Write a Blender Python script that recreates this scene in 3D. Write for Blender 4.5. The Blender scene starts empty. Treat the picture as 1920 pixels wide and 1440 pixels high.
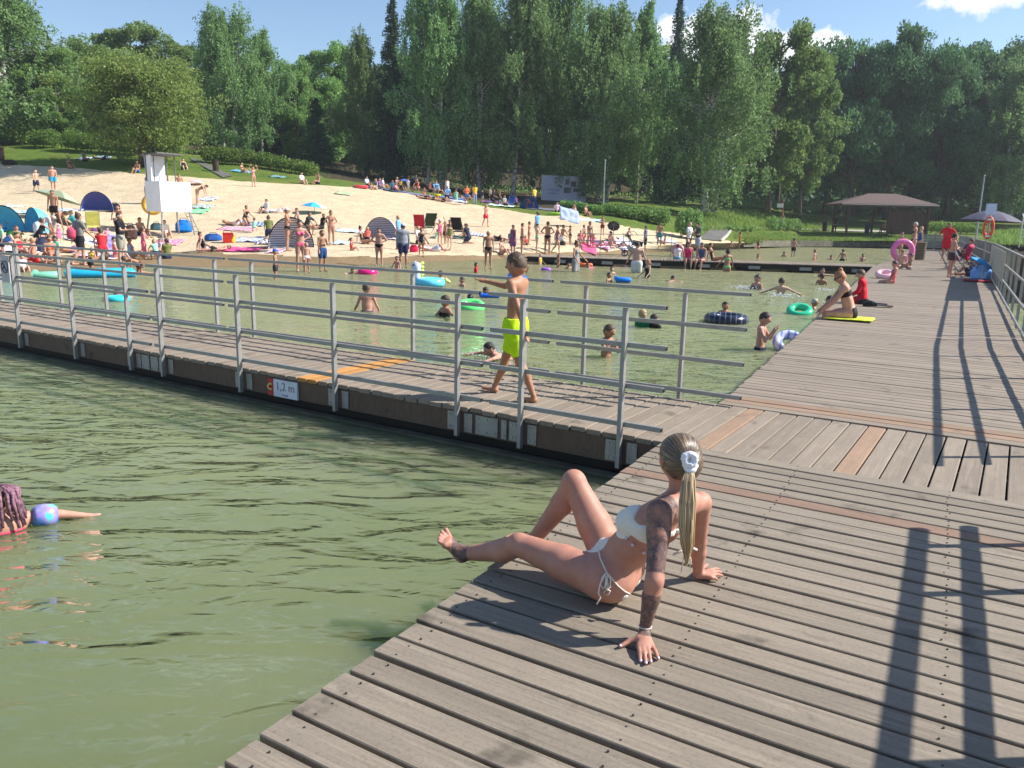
import bpy, bmesh, math, random
import numpy as np
from mathutils import Vector, Matrix, noise as mnoise
R_ = math.radians
random.seed(7); np.random.seed(7)
SC = bpy.context.scene
COL = SC.collection
# ---------------------------------------------------------------- camera, sky, sun, exposure
CH = 1.7; CF = 1480.0; CP = math.atan(CF/7066.0); CR = 0.022
vF = np.array([0, math.cos(CP), -math.sin(CP)]); r0 = np.array([1., 0, 0]); u0 = np.array([0, math.sin(CP), math.cos(CP)])
vR = math.cos(CR)*r0+math.sin(CR)*u0; vU = -math.sin(CR)*r0+math.cos(CR)*u0
cam_data = bpy.data.cameras.new('camera'); cam = bpy.data.objects.new('camera', cam_data); COL.objects.link(cam)
cam.matrix_world = Matrix(((vR[0], vU[0], -vF[0], 0), (vR[1], vU[1], -vF[1], 0), (vR[2], vU[2], -vF[2], CH), (0, 0, 0, 1)))
cam_data.sensor_width = 36; cam_data.lens = CF/1920*36; cam_data.clip_start = 0.05; cam_data.clip_end = 5000
SC.camera = cam
SUN_AZ = 5.0; SUN_EL = 40.0
world = bpy.data.worlds.new('World'); SC.world = world; world.use_nodes = True
wn = world.node_tree.nodes; wl = world.node_tree.links
sky = wn.new('ShaderNodeTexSky'); sky.sky_type = 'NISHITA'; sky.sun_disc = False
sky.sun_elevation = R_(SUN_EL); sky.sun_rotation = R_(90-SUN_AZ); sky.air_density = 1.0; sky.dust_density = 0.3; sky.ozone_density = 2.6
wtc = wn.new('ShaderNodeTexCoord')
def wnode(ty, **kw):
    n = wn.new(ty)
    for k, v in kw.items(): setattr(n, k, v)
    return n
def wm(op, a, b=0.0, clamp=False):
    m = wnode('ShaderNodeMath', operation=op, use_clamp=clamp)
    for i, v in enumerate((a, b)):
        if isinstance(v, (int, float)): m.inputs[i].default_value = v
        else: wl.new(v, m.inputs[i])
    return m.outputs[0]
# small cumulus in the sky, placed by compass bearing and height: (bearing deg, elevation deg, half width, half height)
wno = wnode('ShaderNodeTexNoise'); wno.inputs['Scale'].default_value = 34; wno.inputs['Detail'].default_value = 7; wno.inputs['Roughness'].default_value = .58; wl.new(wtc.outputs['Generated'], wno.inputs['Vector'])
wn2 = wnode('ShaderNodeTexNoise'); wn2.inputs['Scale'].default_value = 16; wn2.inputs['Detail'].default_value = 4; wl.new(wtc.outputs['Generated'], wn2.inputs['Vector'])
cloud_mask = None
for px_, py_, hw, hh in ((1300, 78, .042, .036), (1392, 84, .036, .042), (1508, 104, .050, .026), (1450, 100, .035, .02), (1865, -6, .06, .016), (330, -240, .2, .03), (1500, -300, .3, .04)):
    d_ = Vector(vF+vR*((px_-960)/CF)-vU*((py_-720)/CF)).normalized(); az_ = Vector((d_.y, -d_.x, 0)).normalized(); up_ = az_.cross(d_)
    sb = wnode('ShaderNodeVectorMath', operation='SUBTRACT'); wl.new(wtc.outputs['Generated'], sb.inputs[0]); sb.inputs[1].default_value = d_
    da = wnode('ShaderNodeVectorMath', operation='DOT_PRODUCT'); wl.new(sb.outputs[0], da.inputs[0]); da.inputs[1].default_value = az_/hw
    db = wnode('ShaderNodeVectorMath', operation='DOT_PRODUCT'); wl.new(sb.outputs[0], db.inputs[0]); db.inputs[1].default_value = up_/hh
    dc = wnode('ShaderNodeVectorMath', operation='DOT_PRODUCT'); wl.new(wtc.outputs['Generated'], dc.inputs[0]); dc.inputs[1].default_value = d_
    ln = wm('SQRT', wm('ADD', wm('MULTIPLY', da.outputs['Value'], da.outputs['Value']), wm('MULTIPLY', db.outputs['Value'], db.outputs['Value'])))
    m_ = wm('ADD', wm('SUBTRACT', 1.0, ln), wm('MULTIPLY', wm('SUBTRACT', wno.outputs['Fac'], .5), 2.6)); m_ = wm('MULTIPLY', wm('MULTIPLY', m_, 2.6, True), wm('GREATER_THAN', dc.outputs['Value'], 0.0))
    cloud_mask = m_ if cloud_mask is None else wm('MAXIMUM', cloud_mask, m_)
crmp = wnode('ShaderNodeValToRGB'); crmp.color_ramp.elements[0].position = .35; crmp.color_ramp.elements[0].color = (6.0, 6.3, 6.9, 1); crmp.color_ramp.elements[1].position = .6; crmp.color_ramp.elements[1].color = (8.2, 8.2, 8.3, 1); wl.new(wn2.outputs['Fac'], crmp.inputs[0])
cmix = wnode('ShaderNodeMix', data_type='RGBA'); wl.new(wm('MULTIPLY', cloud_mask, .95), cmix.inputs[0]); wl.new(sky.outputs[0], cmix.inputs[6]); wl.new(crmp.outputs[0], cmix.inputs[7])
wl.new(cmix.outputs[2], wn['Background'].inputs[0]); wn['Background'].inputs[1].default_value = 0.105
sd = bpy.data.lights.new('sun', 'SUN'); sd.energy = 5.0; sd.angle = R_(0.6); sd.color = (1.0, 0.955, 0.88)
so = bpy.data.objects.new('sun', sd); COL.objects.link(so)
sunv = Vector((math.cos(R_(SUN_AZ))*math.cos(R_(SUN_EL)), math.sin(R_(SUN_AZ))*math.cos(R_(SUN_EL)), math.sin(R_(SUN_EL))))
so.rotation_euler = sunv.to_track_quat('Z', 'Y').to_euler(); so.location = (20, -5, 30)
SC.view_settings.view_transform = 'Standard'; SC.view_settings.look = 'None'; SC.view_settings.exposure = 0.68; SC.view_settings.gamma = 1
SC.render.engine = 'CYCLES'; SC.cycles.max_bounces = 6; SC.cycles.transparent_max_bounces = 6
SC.cycles.caustics_reflective = False; SC.cycles.caustics_refractive = False

# ---------------------------------------------------------------- picture measurements -> places in the world
def ray(x, y):
    return vF+vR*((x-960)/CF)-vU*((y-720)/CF)
def unp(x, y, z=0.0):
    d = ray(x, y); t = (z-CH)/d[2]; return Vector((d[0]*t, d[1]*t, z))
def atw(x, y, w):
    d = ray(x, y); return Vector((d[0]*w, d[1]*w, CH+d[2]*w))
WZ = -0.36
PROF = {
 -500: [(560, None), (440, 33), (400, 41), (357, 57), (300, 66), (255, 80), (225, 100)],
 0: [(512, None), (440, 33), (400, 42), (357, 57), (305, 66), (268, 77), (240, 100)],
 300: [(500, None), (460, 40), (430, 44), (383, 51), (345, 58), (318, 64), (290, 73), (265, 100)],
 625: [(500, None), (470, 37), (450, 41), (400, 53), (345, 66), (325, 76), (300, 105)],
 900: [(488, None), (470, 40.5), (423, 54), (385, 65), (370, 74), (345, 110)],
 1150: [(478, None), (450, 51), (425, 57), (405, 64), (385, 76), (360, 112)],
 1350: [(468, None), (455, 60), (440, 66), (400, 82), (385, 95), (368, 125)],
 1500: [(461, None), (452, 76), (432, 88), (415, 105), (398, 140)],
 1700: [(461, None), (452, 76), (437, 87), (420, 106), (405, 140)],
 1860: [(466, None), (458, 74), (438, 88), (422, 106), (408, 140)],
 2500: [(490, None), (480, 70), (450, 88), (430, 106), (415, 140)]}
PK = sorted(PROF)
for k_ in PK:
    y_ = PROF[k_][0][0]; d_ = ray(k_, y_); PROF[k_][0] = (y_, (WZ-CH)/d_[2])
def _colw(k, y):
    p = PROF[k]
    if y >= p[0][0]:
        d = ray(k, y); return (WZ-CH)/d[2]
    for (ya, wa), (yb, wb) in zip(p, p[1:]):
        if y >= yb: return wa+(wb-wa)*(ya-y)/(ya-yb)
    return p[-1][1]
def gp(x, y):
    """ground (or water) point seen at the measured place"""
    x = min(max(x, PK[0]), PK[-1]-1e-3)
    i = max(j for j in range(len(PK)-1) if PK[j] <= x); a, b = PK[i], PK[i+1]; t = (x-a)/(b-a)
    ya, yb = PROF[a][0][0], PROF[b][0][0]; ys = ya+(yb-ya)*t
    if y >= ys: return unp(x, y, WZ), (WZ-CH)/ray(x, y)[2]
    # same relative height in both columns
    def rel(k): 
        p = PROF[k]; return p
    # map through fraction of [shore .. top]
    ta, tb = PROF[a][-1][0], PROF[b][-1][0]; tt = ta+(tb-ta)*t
    f = (ys-y)/(ys-tt)
    wa = _colw(a, ya-(ya-ta)*f); wb = _colw(b, yb-(yb-tb)*f); w = wa+(wb-wa)*t
    return atw(x, y, w), w

# ---------------------------------------------------------------- helpers
def tag(o, label=None, cat=None, group=None, kind=None):
    if label: o['label'] = label
    if cat: o['category'] = cat
    if group: o['group'] = group
    if kind: o['kind'] = kind
    return o
def empty(name, loc=(0, 0, 0), rz=0.0, sc=1.0):
    o = bpy.data.objects.new(name, None); COL.objects.link(o); o.location = loc; o.rotation_euler = (0, 0, rz); o.scale = (sc, sc, sc)
    o.empty_display_size = 0.1
    return o
def link_mesh(name, verts, faces, mat=None, parent=None, smooth=False, mats=None, midx=None):
    me = bpy.data.meshes.new(name); me.from_pydata([tuple(v) for v in verts], [], [tuple(f) for f in faces]); me.update()
    for m in (mats or ([mat] if mat else [])): me.materials.append(m)
    if midx is not None: me.polygons.foreach_set('material_index', midx)
    if smooth: me.polygons.foreach_set('use_smooth', [True]*len(me.polygons))
    o = bpy.data.objects.new(name, me); COL.objects.link(o)
    if parent: o.parent = parent
    return o
def copy_tree(o, parent=None):
    c = o.copy(); COL.objects.link(c)
    if parent: c.parent = parent
    for ch in list(o.children): copy_tree(ch, c)
    return c
class MB:
    """collects shapes and links them as one mesh object"""
    def __init__(s): s.v = []; s.f = []; s.m = []
    def add(s, V, F, mi=0):
        b = len(s.v); s.v += [tuple(v) for v in V]; s.f += [tuple(i+b for i in f) for f in F]; s.m += [mi]*len(F); return s
    def box(s, c, size, rot=None, mi=0, bev=0.0):
        hx, hy, hz = [q/2 for q in size]
        if bev <= 0:
            V = [Vector((x, y, z)) for x in (-hx, hx) for y in (-hy, hy) for z in (-hz, hz)]
            F = [(0, 1, 3, 2), (4, 6, 7, 5), (0, 4, 5, 1), (2, 3, 7, 6), (0, 2, 6, 4), (1, 5, 7, 3)]
        else:
            b = bev; V = []; F = []
            ring = [(-hx+b, -hy), (hx-b, -hy), (hx, -hy+b), (hx, hy-b), (hx-b, hy), (-hx+b, hy), (-hx, hy-b), (-hx, -hy+b)]
            inn = [(max(-hx+b, min(hx-b, x)), max(-hy+b, min(hy-b, y))) for x, y in ring]
            V = [Vector((x, y, -hz)) for x, y in ring]+[Vector((x, y, hz-b)) for x, y in ring]+[Vector((x, y, hz)) for x, y in inn]
            n = 8
            for k in range(2):
                for i in range(n): F.append((k*n+i, k*n+(i+1) % n, (k+1)*n+(i+1) % n, (k+1)*n+i))
            F.append(tuple(range(2*n, 3*n))); F.append(tuple(reversed(range(n))))
        if rot is not None: V = [rot @ v for v in V]
        c = Vector(c); return s.add([v+c for v in V], F, mi)
    def bar(s, a, b, w, h, mi=0, up=(0, 0, 1)):
        a = Vector(a); b = Vector(b); d = b-a; L = d.length; d.normalize(); u = Vector(up)
        if abs(d.dot(u)) > .98: u = Vector((1, 0, 0))
        x = d.cross(u).normalized(); z = x.cross(d)
        rot = Matrix((x, d, z)).transposed(); return s.box((a+b)/2, (w, L, h), rot, mi)
    def tube(s, pts, r, n=8, mi=0, cap=True, flat=1.0):
        pts = [Vector(p) for p in pts]; rs = r if isinstance(r, (list, tuple)) else [r]*len(pts); V = []; F = []
        pu = None
        for i, p in enumerate(pts):
            d = (pts[min(i+1, len(pts)-1)]-pts[max(i-1, 0)]).normalized()
            if pu is None: pu = Vector((0, 0, 1)) if abs(d.z) < .9 else Vector((1, 0, 0))
            x = d.cross(pu).normalized(); pu = x.cross(d).normalized()
            for k in range(n):
                a = 2*math.pi*k/n; V.append(p+(x*math.cos(a)+pu*math.sin(a)*flat)*rs[i])
        for i in range(len(pts)-1):
            for k in range(n): F.append((i*n+k, i*n+(k+1) % n, (i+1)*n+(k+1) % n, (i+1)*n+k))
        if cap: F.append(tuple(reversed(range(n)))); F.append(tuple(range((len(pts)-1)*n, len(pts)*n)))
        return s.add(V, F, mi)
    def lathe(s, prof, n=24, c=(0, 0, 0), mi=0, rot=None, sx=1, sy=1):
        V = []; F = []
        for r, z in prof:
            for k in range(n):
                a = 2*math.pi*k/n; V.append(Vector((r*math.cos(a)*sx, r*math.sin(a)*sy, z)))
        for i in range(len(prof)-1):
            for k in range(n): F.append((i*n+k, i*n+(k+1) % n, (i+1)*n+(k+1) % n, (i+1)*n+k))
        if rot is not None: V = [rot @ v for v in V]
        c = Vector(c); return s.add([v+c for v in V], F, mi)
    def torus(s, c, R, r, n=32, m=12, rot=None, mi=0, sz=1.0):
        V = []; F = []
        for i in range(n):
            a = 2*math.pi*i/n
            for j in range(m):
                b = 2*math.pi*j/m; V.append(Vector(((R+r*math.cos(b))*math.cos(a), (R+r*math.cos(b))*math.sin(a), r*math.sin(b)*sz)))
        for i in range(n):
            for j in range(m): F.append((i*m+j, ((i+1) % n)*m+j, ((i+1) % n)*m+(j+1) % m, i*m+(j+1) % m))
        if rot is not None: V = [rot @ v for v in V]
        c = Vector(c); return s.add([v+c for v in V], F, mi)
    def build(s, name, mat, parent=None, smooth=False):
        mats = mat if isinstance(mat, (list, tuple)) else [mat]
        return link_mesh(name, s.v, s.f, None, parent, smooth, mats, s.m)

# ---------------------------------------------------------------- materials
def s2l(c): return tuple(((v/255)/12.92 if v/255 <= .04045 else ((v/255+.055)/1.055)**2.4) for v in c)
class NT:
    def __init__(s, name):
        s.mat = bpy.data.materials.new(name); s.mat.use_nodes = True; s.t = s.mat.node_tree; s.n = s.t.nodes; s.l = s.t.links
        s.b = s.n['Principled BSDF']; s.co = s.n.new('ShaderNodeTexCoord')
    def new(s, ty, **kw):
        nd = s.n.new(ty)
        for k, v in kw.items():
            if k.startswith('i_'):
                key = k[2:]; key = int(key) if key.isdigit() else key.replace('_', ' '); nd.inputs[key].default_value = v
            else: setattr(nd, k, v)
        return nd
    def link(s, a, b): s.l.new(a, b)
    def noise(s, vec, scale, detail=4, rough=.55, dist=0.0):
        nd = s.new('ShaderNodeTexNoise'); nd.inputs['Scale'].default_value = scale; nd.inputs['Detail'].default_value = detail
        nd.inputs['Roughness'].default_value = rough; nd.inputs['Distortion'].default_value = dist; s.link(vec, nd.inputs['Vector']); return nd.outputs['Fac']
    def mapping(s, scale=(1, 1, 1), rot=(0, 0, 0), src='Object'):
        m = s.new('ShaderNodeMapping'); m.inputs['Scale'].default_value = scale; m.inputs['Rotation'].default_value = rot; s.link(s.co.outputs[src], m.inputs['Vector']); return m.outputs[0]
    def ramp(s, fac, stops):
        r = s.new('ShaderNodeValToRGB'); e = r.color_ramp.elements
        while len(e) < len(stops): e.new(0.5)
        for i, (p, c) in enumerate(stops): e[i].position = p; e[i].color = (*c, 1) if len(c) == 3 else c
        s.link(fac, r.inputs[0]); return r.outputs[0]
    def mix(s, fac, a, b, mode='MIX'):
        m = s.new('ShaderNodeMix'); m.data_type = 'RGBA'; m.blend_type = mode
        if isinstance(fac, (int, float)): m.inputs[0].default_value = fac
        else: s.link(fac, m.inputs[0])
        for i, v in ((6, a), (7, b)):
            if isinstance(v, (tuple, list)): m.inputs[i].default_value = (*v[:3], 1)
            else: s.link(v, m.inputs[i])
        return m.outputs[2]
    def math(s, op, a, b=0.0, c=None, clamp=False):
        m = s.new('ShaderNodeMath'); m.operation = op; m.use_clamp = clamp
        for i, v in enumerate([a, b] + ([c] if c is not None else [])):
            if isinstance(v, (int, float)): m.inputs[i].default_value = v
            else: s.link(v, m.inputs[i])
        return m.outputs[0]
    def bump(s, h, st=.3, dist=.01):
        b = s.new('ShaderNodeBump'); b.inputs['Strength'].default_value = st; b.inputs['Distance'].default_value = dist
        s.link(h, b.inputs['Height']); s.link(b.outputs[0], s.b.inputs['Normal']); return b
    def color(s, c):
        if isinstance(c, (tuple, list)): s.b.inputs['Base Color'].default_value = (*c[:3], 1)
        else: s.link(c, s.b.inputs['Base Color'])
    def set(s, **kw):
        for k, v in kw.items(): s.b.inputs[k.replace('_', ' ')].default_value = v
        return s
_MC = {}
def mat_plain(rgb, rough=.6, metal=0.0, var=.12, scale=6.0, spec=.3, key=None, sub=0.0):
    """plain coloured stuff with slight blotches; rgb are linear base colours"""
    k = (tuple(round(c, 3) for c in rgb), rough, metal, var, scale, sub)
    if k in _MC: return _MC[k]
    t = NT('paint'); f = t.noise(t.co.outputs['Object'], scale, 3)
    lo = tuple(c*(1-var) for c in rgb); hi = tuple(min(1, c*(1+var)) for c in rgb)
    t.color(t.ramp(f, [(.35, lo), (.65, hi)])); t.set(Roughness=rough, Metallic=metal); t.b.inputs['Specular IOR Level'].default_value = spec
    if sub: t.b.inputs['Subsurface Weight'].default_value = sub; t.b.inputs['Subsurface Radius'].default_value = (.02, .008, .004); t.b.inputs['Subsurface Scale'].default_value = .5
    _MC[k] = t.mat; return t.mat

def mat_wood(name, base, dark, tint=None, s_along=1.2, wet=False):
    t = NT(name); g = t.new('ShaderNodeNewGeometry'); rnd = g.outputs['Random Per Island']
    cv = t.new('ShaderNodeVectorMath'); cv.operation = 'ADD'; sc = t.new('ShaderNodeVectorMath'); sc.operation = 'SCALE'; sc.inputs['Scale'].default_value = 37.0
    comb = t.new('ShaderNodeCombineXYZ'); t.link(rnd, comb.inputs[0]); t.link(rnd, comb.inputs[1]); t.link(rnd, comb.inputs[2]); t.link(comb.outputs[0], sc.inputs[0])
    t.link(t.co.outputs['Object'], cv.inputs[0]); t.link(sc.outputs[0], cv.inputs[1])
    mp = t.new('ShaderNodeMapping'); mp.inputs['Scale'].default_value = (s_along, 42, 8); t.link(cv.outputs[0], mp.inputs[0])
    mp2 = t.new('ShaderNodeMapping'); mp2.inputs['Scale'].default_value = (2.4, 6, 3); t.link(cv.outputs[0], mp2.inputs[0])
    gr = t.noise(mp.outputs[0], 1.0, 6, .7, .6); bl = t.noise(mp2.outputs[0], 1.0, 5, .65, .5)
    big = t.noise(t.co.outputs['Object'], .55, 3); fine = t.noise(t.co.outputs['Object'], 60, 3, .7)
    c = t.mix(t.ramp(gr, [(.36, (0, 0, 0)), (.62, (1, 1, 1))]), dark, base)
    c = t.mix(t.ramp(bl, [(.38, (.75,)*3), (.62, (0,)*3)]), c, tuple(v*.5 for v in base))
    isl = t.ramp(rnd, [(0, tuple(v*.78 for v in base)), (.5, base), (1, tuple(min(1, v*1.18) for v in base))])
    c = t.mix(.45, c, isl)
    c = t.mix(t.ramp(fine, [(.25, (.35,)*3), (.5, (0,)*3)]), c, tuple(v*.6 for v in dark))
    st = t.noise(t.co.outputs['Object'], 2.6, 4, .6, .2)
    c = t.mix(t.ramp(st, [(.60, (0,)*3), (.70, (.65,)*3)]), c, tuple(v*.55 for v in dark))
    t.color(c); t.set(Roughness=.72); t.b.inputs['Specular IOR Level'].default_value = .35
    h = t.math('ADD', t.math('MULTIPLY', gr, .7), t.math('MULTIPLY', fine, .3)); t.bump(h, .55, .004)
    return t.mat
M = {}
M['board'] = mat_wood('weathered_wood', (.305, .255, .195), (.108, .086, .064))
M['board_far'] = mat_wood('weathered_wood_far', (.325, .262, .20), (.175, .138, .105))
M['board_orange'] = mat_wood('new_wood', (.36, .235, .155), (.24, .16, .11))
M['board_worn'] = mat_wood('reddish_worn_wood', (.30, .195, .135), (.17, .11, .08)); M['board_paint'] = mat_wood('orange_painted_wood', (.62, .30, .09), (.45, .2, .05))
M['beam'] = mat_wood('brown_beam', (.17, .11, .075), (.075, .048, .035))
M['beam_dark'] = mat_wood('gap_dark_beam', (.018, .015, .011), (.009, .008, .006))  # near-black painted in for the dark seen through the gaps between boards
def mat_steel():
    t = NT('galvanised_steel'); f = t.noise(t.co.outputs['Object'], 9, 4, .6); v = t.new('ShaderNodeTexVoronoi'); v.inputs['Scale'].default_value = 45; t.link(t.co.outputs['Object'], v.inputs['Vector'])
    c = t.mix(.35, t.ramp(f, [(.3, (.24, .235, .225)), (.7, (.36, .35, .335))]), t.ramp(v.outputs['Distance'], [(0, (.24, .24, .235)), (1, (.40, .39, .38))]))
    t.color(c); t.set(Metallic=.35, Roughness=.48); return t.mat
M['steel'] = mat_steel()
M['steel_dull'] = mat_plain((.36, .35, .32), .55, .3, .2, 12)
M['black'] = mat_plain((.015, .015, .017), .45)
M['white'] = mat_plain((.80, .80, .79), .5, 0, .04)

def mat_water():
    t = NT('lake_water'); t.set(Roughness=1.0); t.b.inputs['Specular IOR Level'].default_value = 0.0
    t.b.inputs['Subsurface Weight'].default_value = 1.0; t.b.inputs['Subsurface Radius'].default_value = (.8, 1, .6); t.b.inputs['Subsurface Scale'].default_value = 2.0
    pos = t.new('ShaderNodeNewGeometry').outputs['Position']
    def mp(sc, rot):
        m = t.new('ShaderNodeMapping'); m.inputs['Scale'].default_value = sc; m.inputs['Rotation'].default_value = (0, 0, rot); t.link(pos, m.inputs[0]); return m.outputs[0]
    a = t.noise(mp((.9, 2.0, 1), R_(8)), 1.3, 2.0, .45, .9)
    b = t.noise(mp((1.0, 1.9, 1), R_(-14)), 3.6, 2.0, .5, 1.0)
    c = t.noise(mp((1, 1.6, 1), R_(20)), 12, 2, .5, .4)
    big = t.noise(mp((.3, .6, 1), 0), 1.0, 3)
    mask = t.ramp(t.noise(mp((.5, .9, 1), R_(30)), .9, 2), [(.35, (.25,)*3), (.65, (1,)*3)])
    sep = t.new('ShaderNodeSeparateXYZ'); t.link(pos, sep.inputs[0])
    h = t.math('ADD', t.math('ADD', a, t.math('MULTIPLY', t.math('MULTIPLY', b, .42), mask)), t.math('MULTIPLY', c, .03))
    bp = t.new('ShaderNodeBump'); bp.inputs['Strength'].default_value = 1.0
    am = t.new('ShaderNodeMapRange'); am.inputs[1].default_value = 2; am.inputs[2].default_value = 13; am.inputs[3].default_value = .06; am.inputs[4].default_value = .34; t.link(sep.outputs[1], am.inputs[0]); t.link(am.outputs[0], bp.inputs['Distance']); t.link(h, bp.inputs['Height'])
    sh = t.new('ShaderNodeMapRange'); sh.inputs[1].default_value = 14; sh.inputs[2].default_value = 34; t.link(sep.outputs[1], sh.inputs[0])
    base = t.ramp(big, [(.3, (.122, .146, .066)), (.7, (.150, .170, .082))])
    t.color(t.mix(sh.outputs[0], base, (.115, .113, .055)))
    rg = t.new('ShaderNodeMapRange'); rg.inputs[1].default_value = 8; rg.inputs[2].default_value = 34; rg.inputs[3].default_value = .02; rg.inputs[4].default_value = .08; t.link(sep.outputs[1], rg.inputs[0])
    gl = t.new('ShaderNodeBsdfGlossy'); gl.inputs['Color'].default_value = (1, 1, 1, 1); t.link(rg.outputs[0], gl.inputs['Roughness']); t.link(bp.outputs[0], gl.inputs['Normal'])
    fr = t.new('ShaderNodeFresnel'); fr.inputs['IOR'].default_value = 1.38; t.link(bp.outputs[0], fr.inputs['Normal'])
    mx = t.new('ShaderNodeMixShader'); t.link(fr.outputs[0], mx.inputs[0]); t.link(t.b.outputs[0], mx.inputs[1]); t.link(gl.outputs[0], mx.inputs[2]); t.link(mx.outputs[0], t.n['Material Output'].inputs[0])
    return t.mat
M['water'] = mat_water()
def mat_ground():
    t = NT('beach_and_lawn'); at = t.new('ShaderNodeAttribute'); at.attribute_name = 'zone'
    P = t.new('ShaderNodeNewGeometry').outputs['Position']
    n1 = t.noise(P, 1.1, 5, .65); n2 = t.noise(P, 6, 4, .7); n3 = t.noise(P, .25, 3)
    sand = t.mix(t.ramp(n1, [(.3, (0,)*3), (.65, (1,)*3)]), (.53, .415, .27), (.66, .53, .36))
    sand = t.mix(t.ramp(n2, [(.30, (.75,)*3), (.46, (0,)*3)]), sand, (.33, .25, .155))
    grass = t.mix(t.ramp(n1, [(.35, (0,)*3), (.65, (1,)*3)]), (.052, .10, .018), (.12, .165, .032))
    grass = t.mix(t.ramp(n2, [(.35, (.5,)*3), (.55, (0,)*3)]), grass, (.03, .055, .013))
    grass = t.mix(t.ramp(n3, [(.45, (0,)*3), (.7, (.6,)*3)]), grass, (.20, .185, .06))
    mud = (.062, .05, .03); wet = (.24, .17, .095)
    grass = t.mix(.25, grass, (.14, .22, .03)); sp = t.new('ShaderNodeSeparateColor'); t.link(at.outputs['Color'], sp.inputs[0])
    jit = t.math('MULTIPLY', t.math('SUBTRACT', n2, .5), .5)
    def th(o): return t.math('MULTIPLY', t.math('SUBTRACT', t.math('ADD', o, jit), .42), 6.0, clamp=True)
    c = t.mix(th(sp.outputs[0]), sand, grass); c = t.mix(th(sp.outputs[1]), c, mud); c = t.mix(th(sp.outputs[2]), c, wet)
    t.color(c); t.set(Roughness=.95); t.b.inputs['Specular IOR Level'].default_value = .1
    t.bump(t.math('ADD', n1, t.math('MULTIPLY', n2, .5)), .8, .12)
    return t.mat
M['ground'] = mat_ground()

# ---------------------------------------------------------------- ground, water
def build_ground():
    xs = list(np.linspace(-500, 2500, 241)); V = []; F = []; zone = []
    rows = []
    for x in xs:
        x = min(x, 2499.9); ca = []
        i = max(j for j in range(len(PK)-1) if PK[j] <= x); a, b = PK[i], PK[i+1]; t = (x-a)/(b-a)
        ys = PROF[a][0][0]*(1-t)+PROF[b][0][0]*t; yt = PROF[a][-1][0]*(1-t)+PROF[b][-1][0]*t
        p0, w0 = gp(x, ys+.01)
        ny = 70
        # under water towards the viewer, then up the beach, then the forest floor
        col = [(Vector((p0.x*s, p0.y*s, WZ-dz)), 'w') for s, dz in ((.02, 1.6), (.5, 1.5), (.75, 1.3), (.88, .8), (.96, .25), (.99, .06))]
        for k in range(ny+1):
            y = ys-(ys-yt)*k/ny; p, w = gp(x, y-.001 if k == 0 else y); col.append((p, y))
        pl = col[-1][0]
        for s, up in ((1.12, .3), (1.35, 9), (1.7, 13), (2.4, 14), (6, 14), (14, 14)): col.append((Vector((pl.x*s, pl.y*s, pl.z+up)), -1))
        rows.append((x, col))
    for x, col in rows:
        for p, y in col:
            dz = 0
            if y != 'w': dz = .10*mnoise.noise(Vector((p.x*.8, p.y*.8, 0)))*(1 if p.z > WZ+.1 else .1)
            V.append((p.x, p.y, p.z+dz))
            # zone: r grass, g forest floor, b wet sand
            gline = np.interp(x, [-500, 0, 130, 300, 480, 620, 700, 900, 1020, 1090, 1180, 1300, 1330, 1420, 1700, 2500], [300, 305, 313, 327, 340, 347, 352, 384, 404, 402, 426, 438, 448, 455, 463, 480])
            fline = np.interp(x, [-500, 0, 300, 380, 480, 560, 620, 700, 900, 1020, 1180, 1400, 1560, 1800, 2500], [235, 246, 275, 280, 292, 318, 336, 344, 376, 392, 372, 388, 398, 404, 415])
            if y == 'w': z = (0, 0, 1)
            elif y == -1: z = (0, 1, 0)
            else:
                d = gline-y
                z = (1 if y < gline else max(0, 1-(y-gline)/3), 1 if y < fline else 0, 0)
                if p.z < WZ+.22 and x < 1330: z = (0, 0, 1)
            zone.append((*z, 1))
    n = len(rows[0][1])
    for i in range(len(rows)-1):
        for k in range(n-1): F.append((i*n+k, (i+1)*n+k, (i+1)*n+k+1, i*n+k+1))
    o = link_mesh('ground', V, F, M['ground'], smooth=True)
    ca = o.data.color_attributes.new('zone', 'FLOAT_COLOR', 'POINT'); ca.data.foreach_set('color', [c for z in zone for c in z])
    tag(o, kind='structure'); return o
build_ground()
o = link_mesh('lake_water', [(-400, -60, WZ), (400, -60, WZ), (400, 300, WZ), (-400, 300, WZ)], [(0, 1, 2, 3)], M['water']); tag(o, kind='structure')

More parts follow.
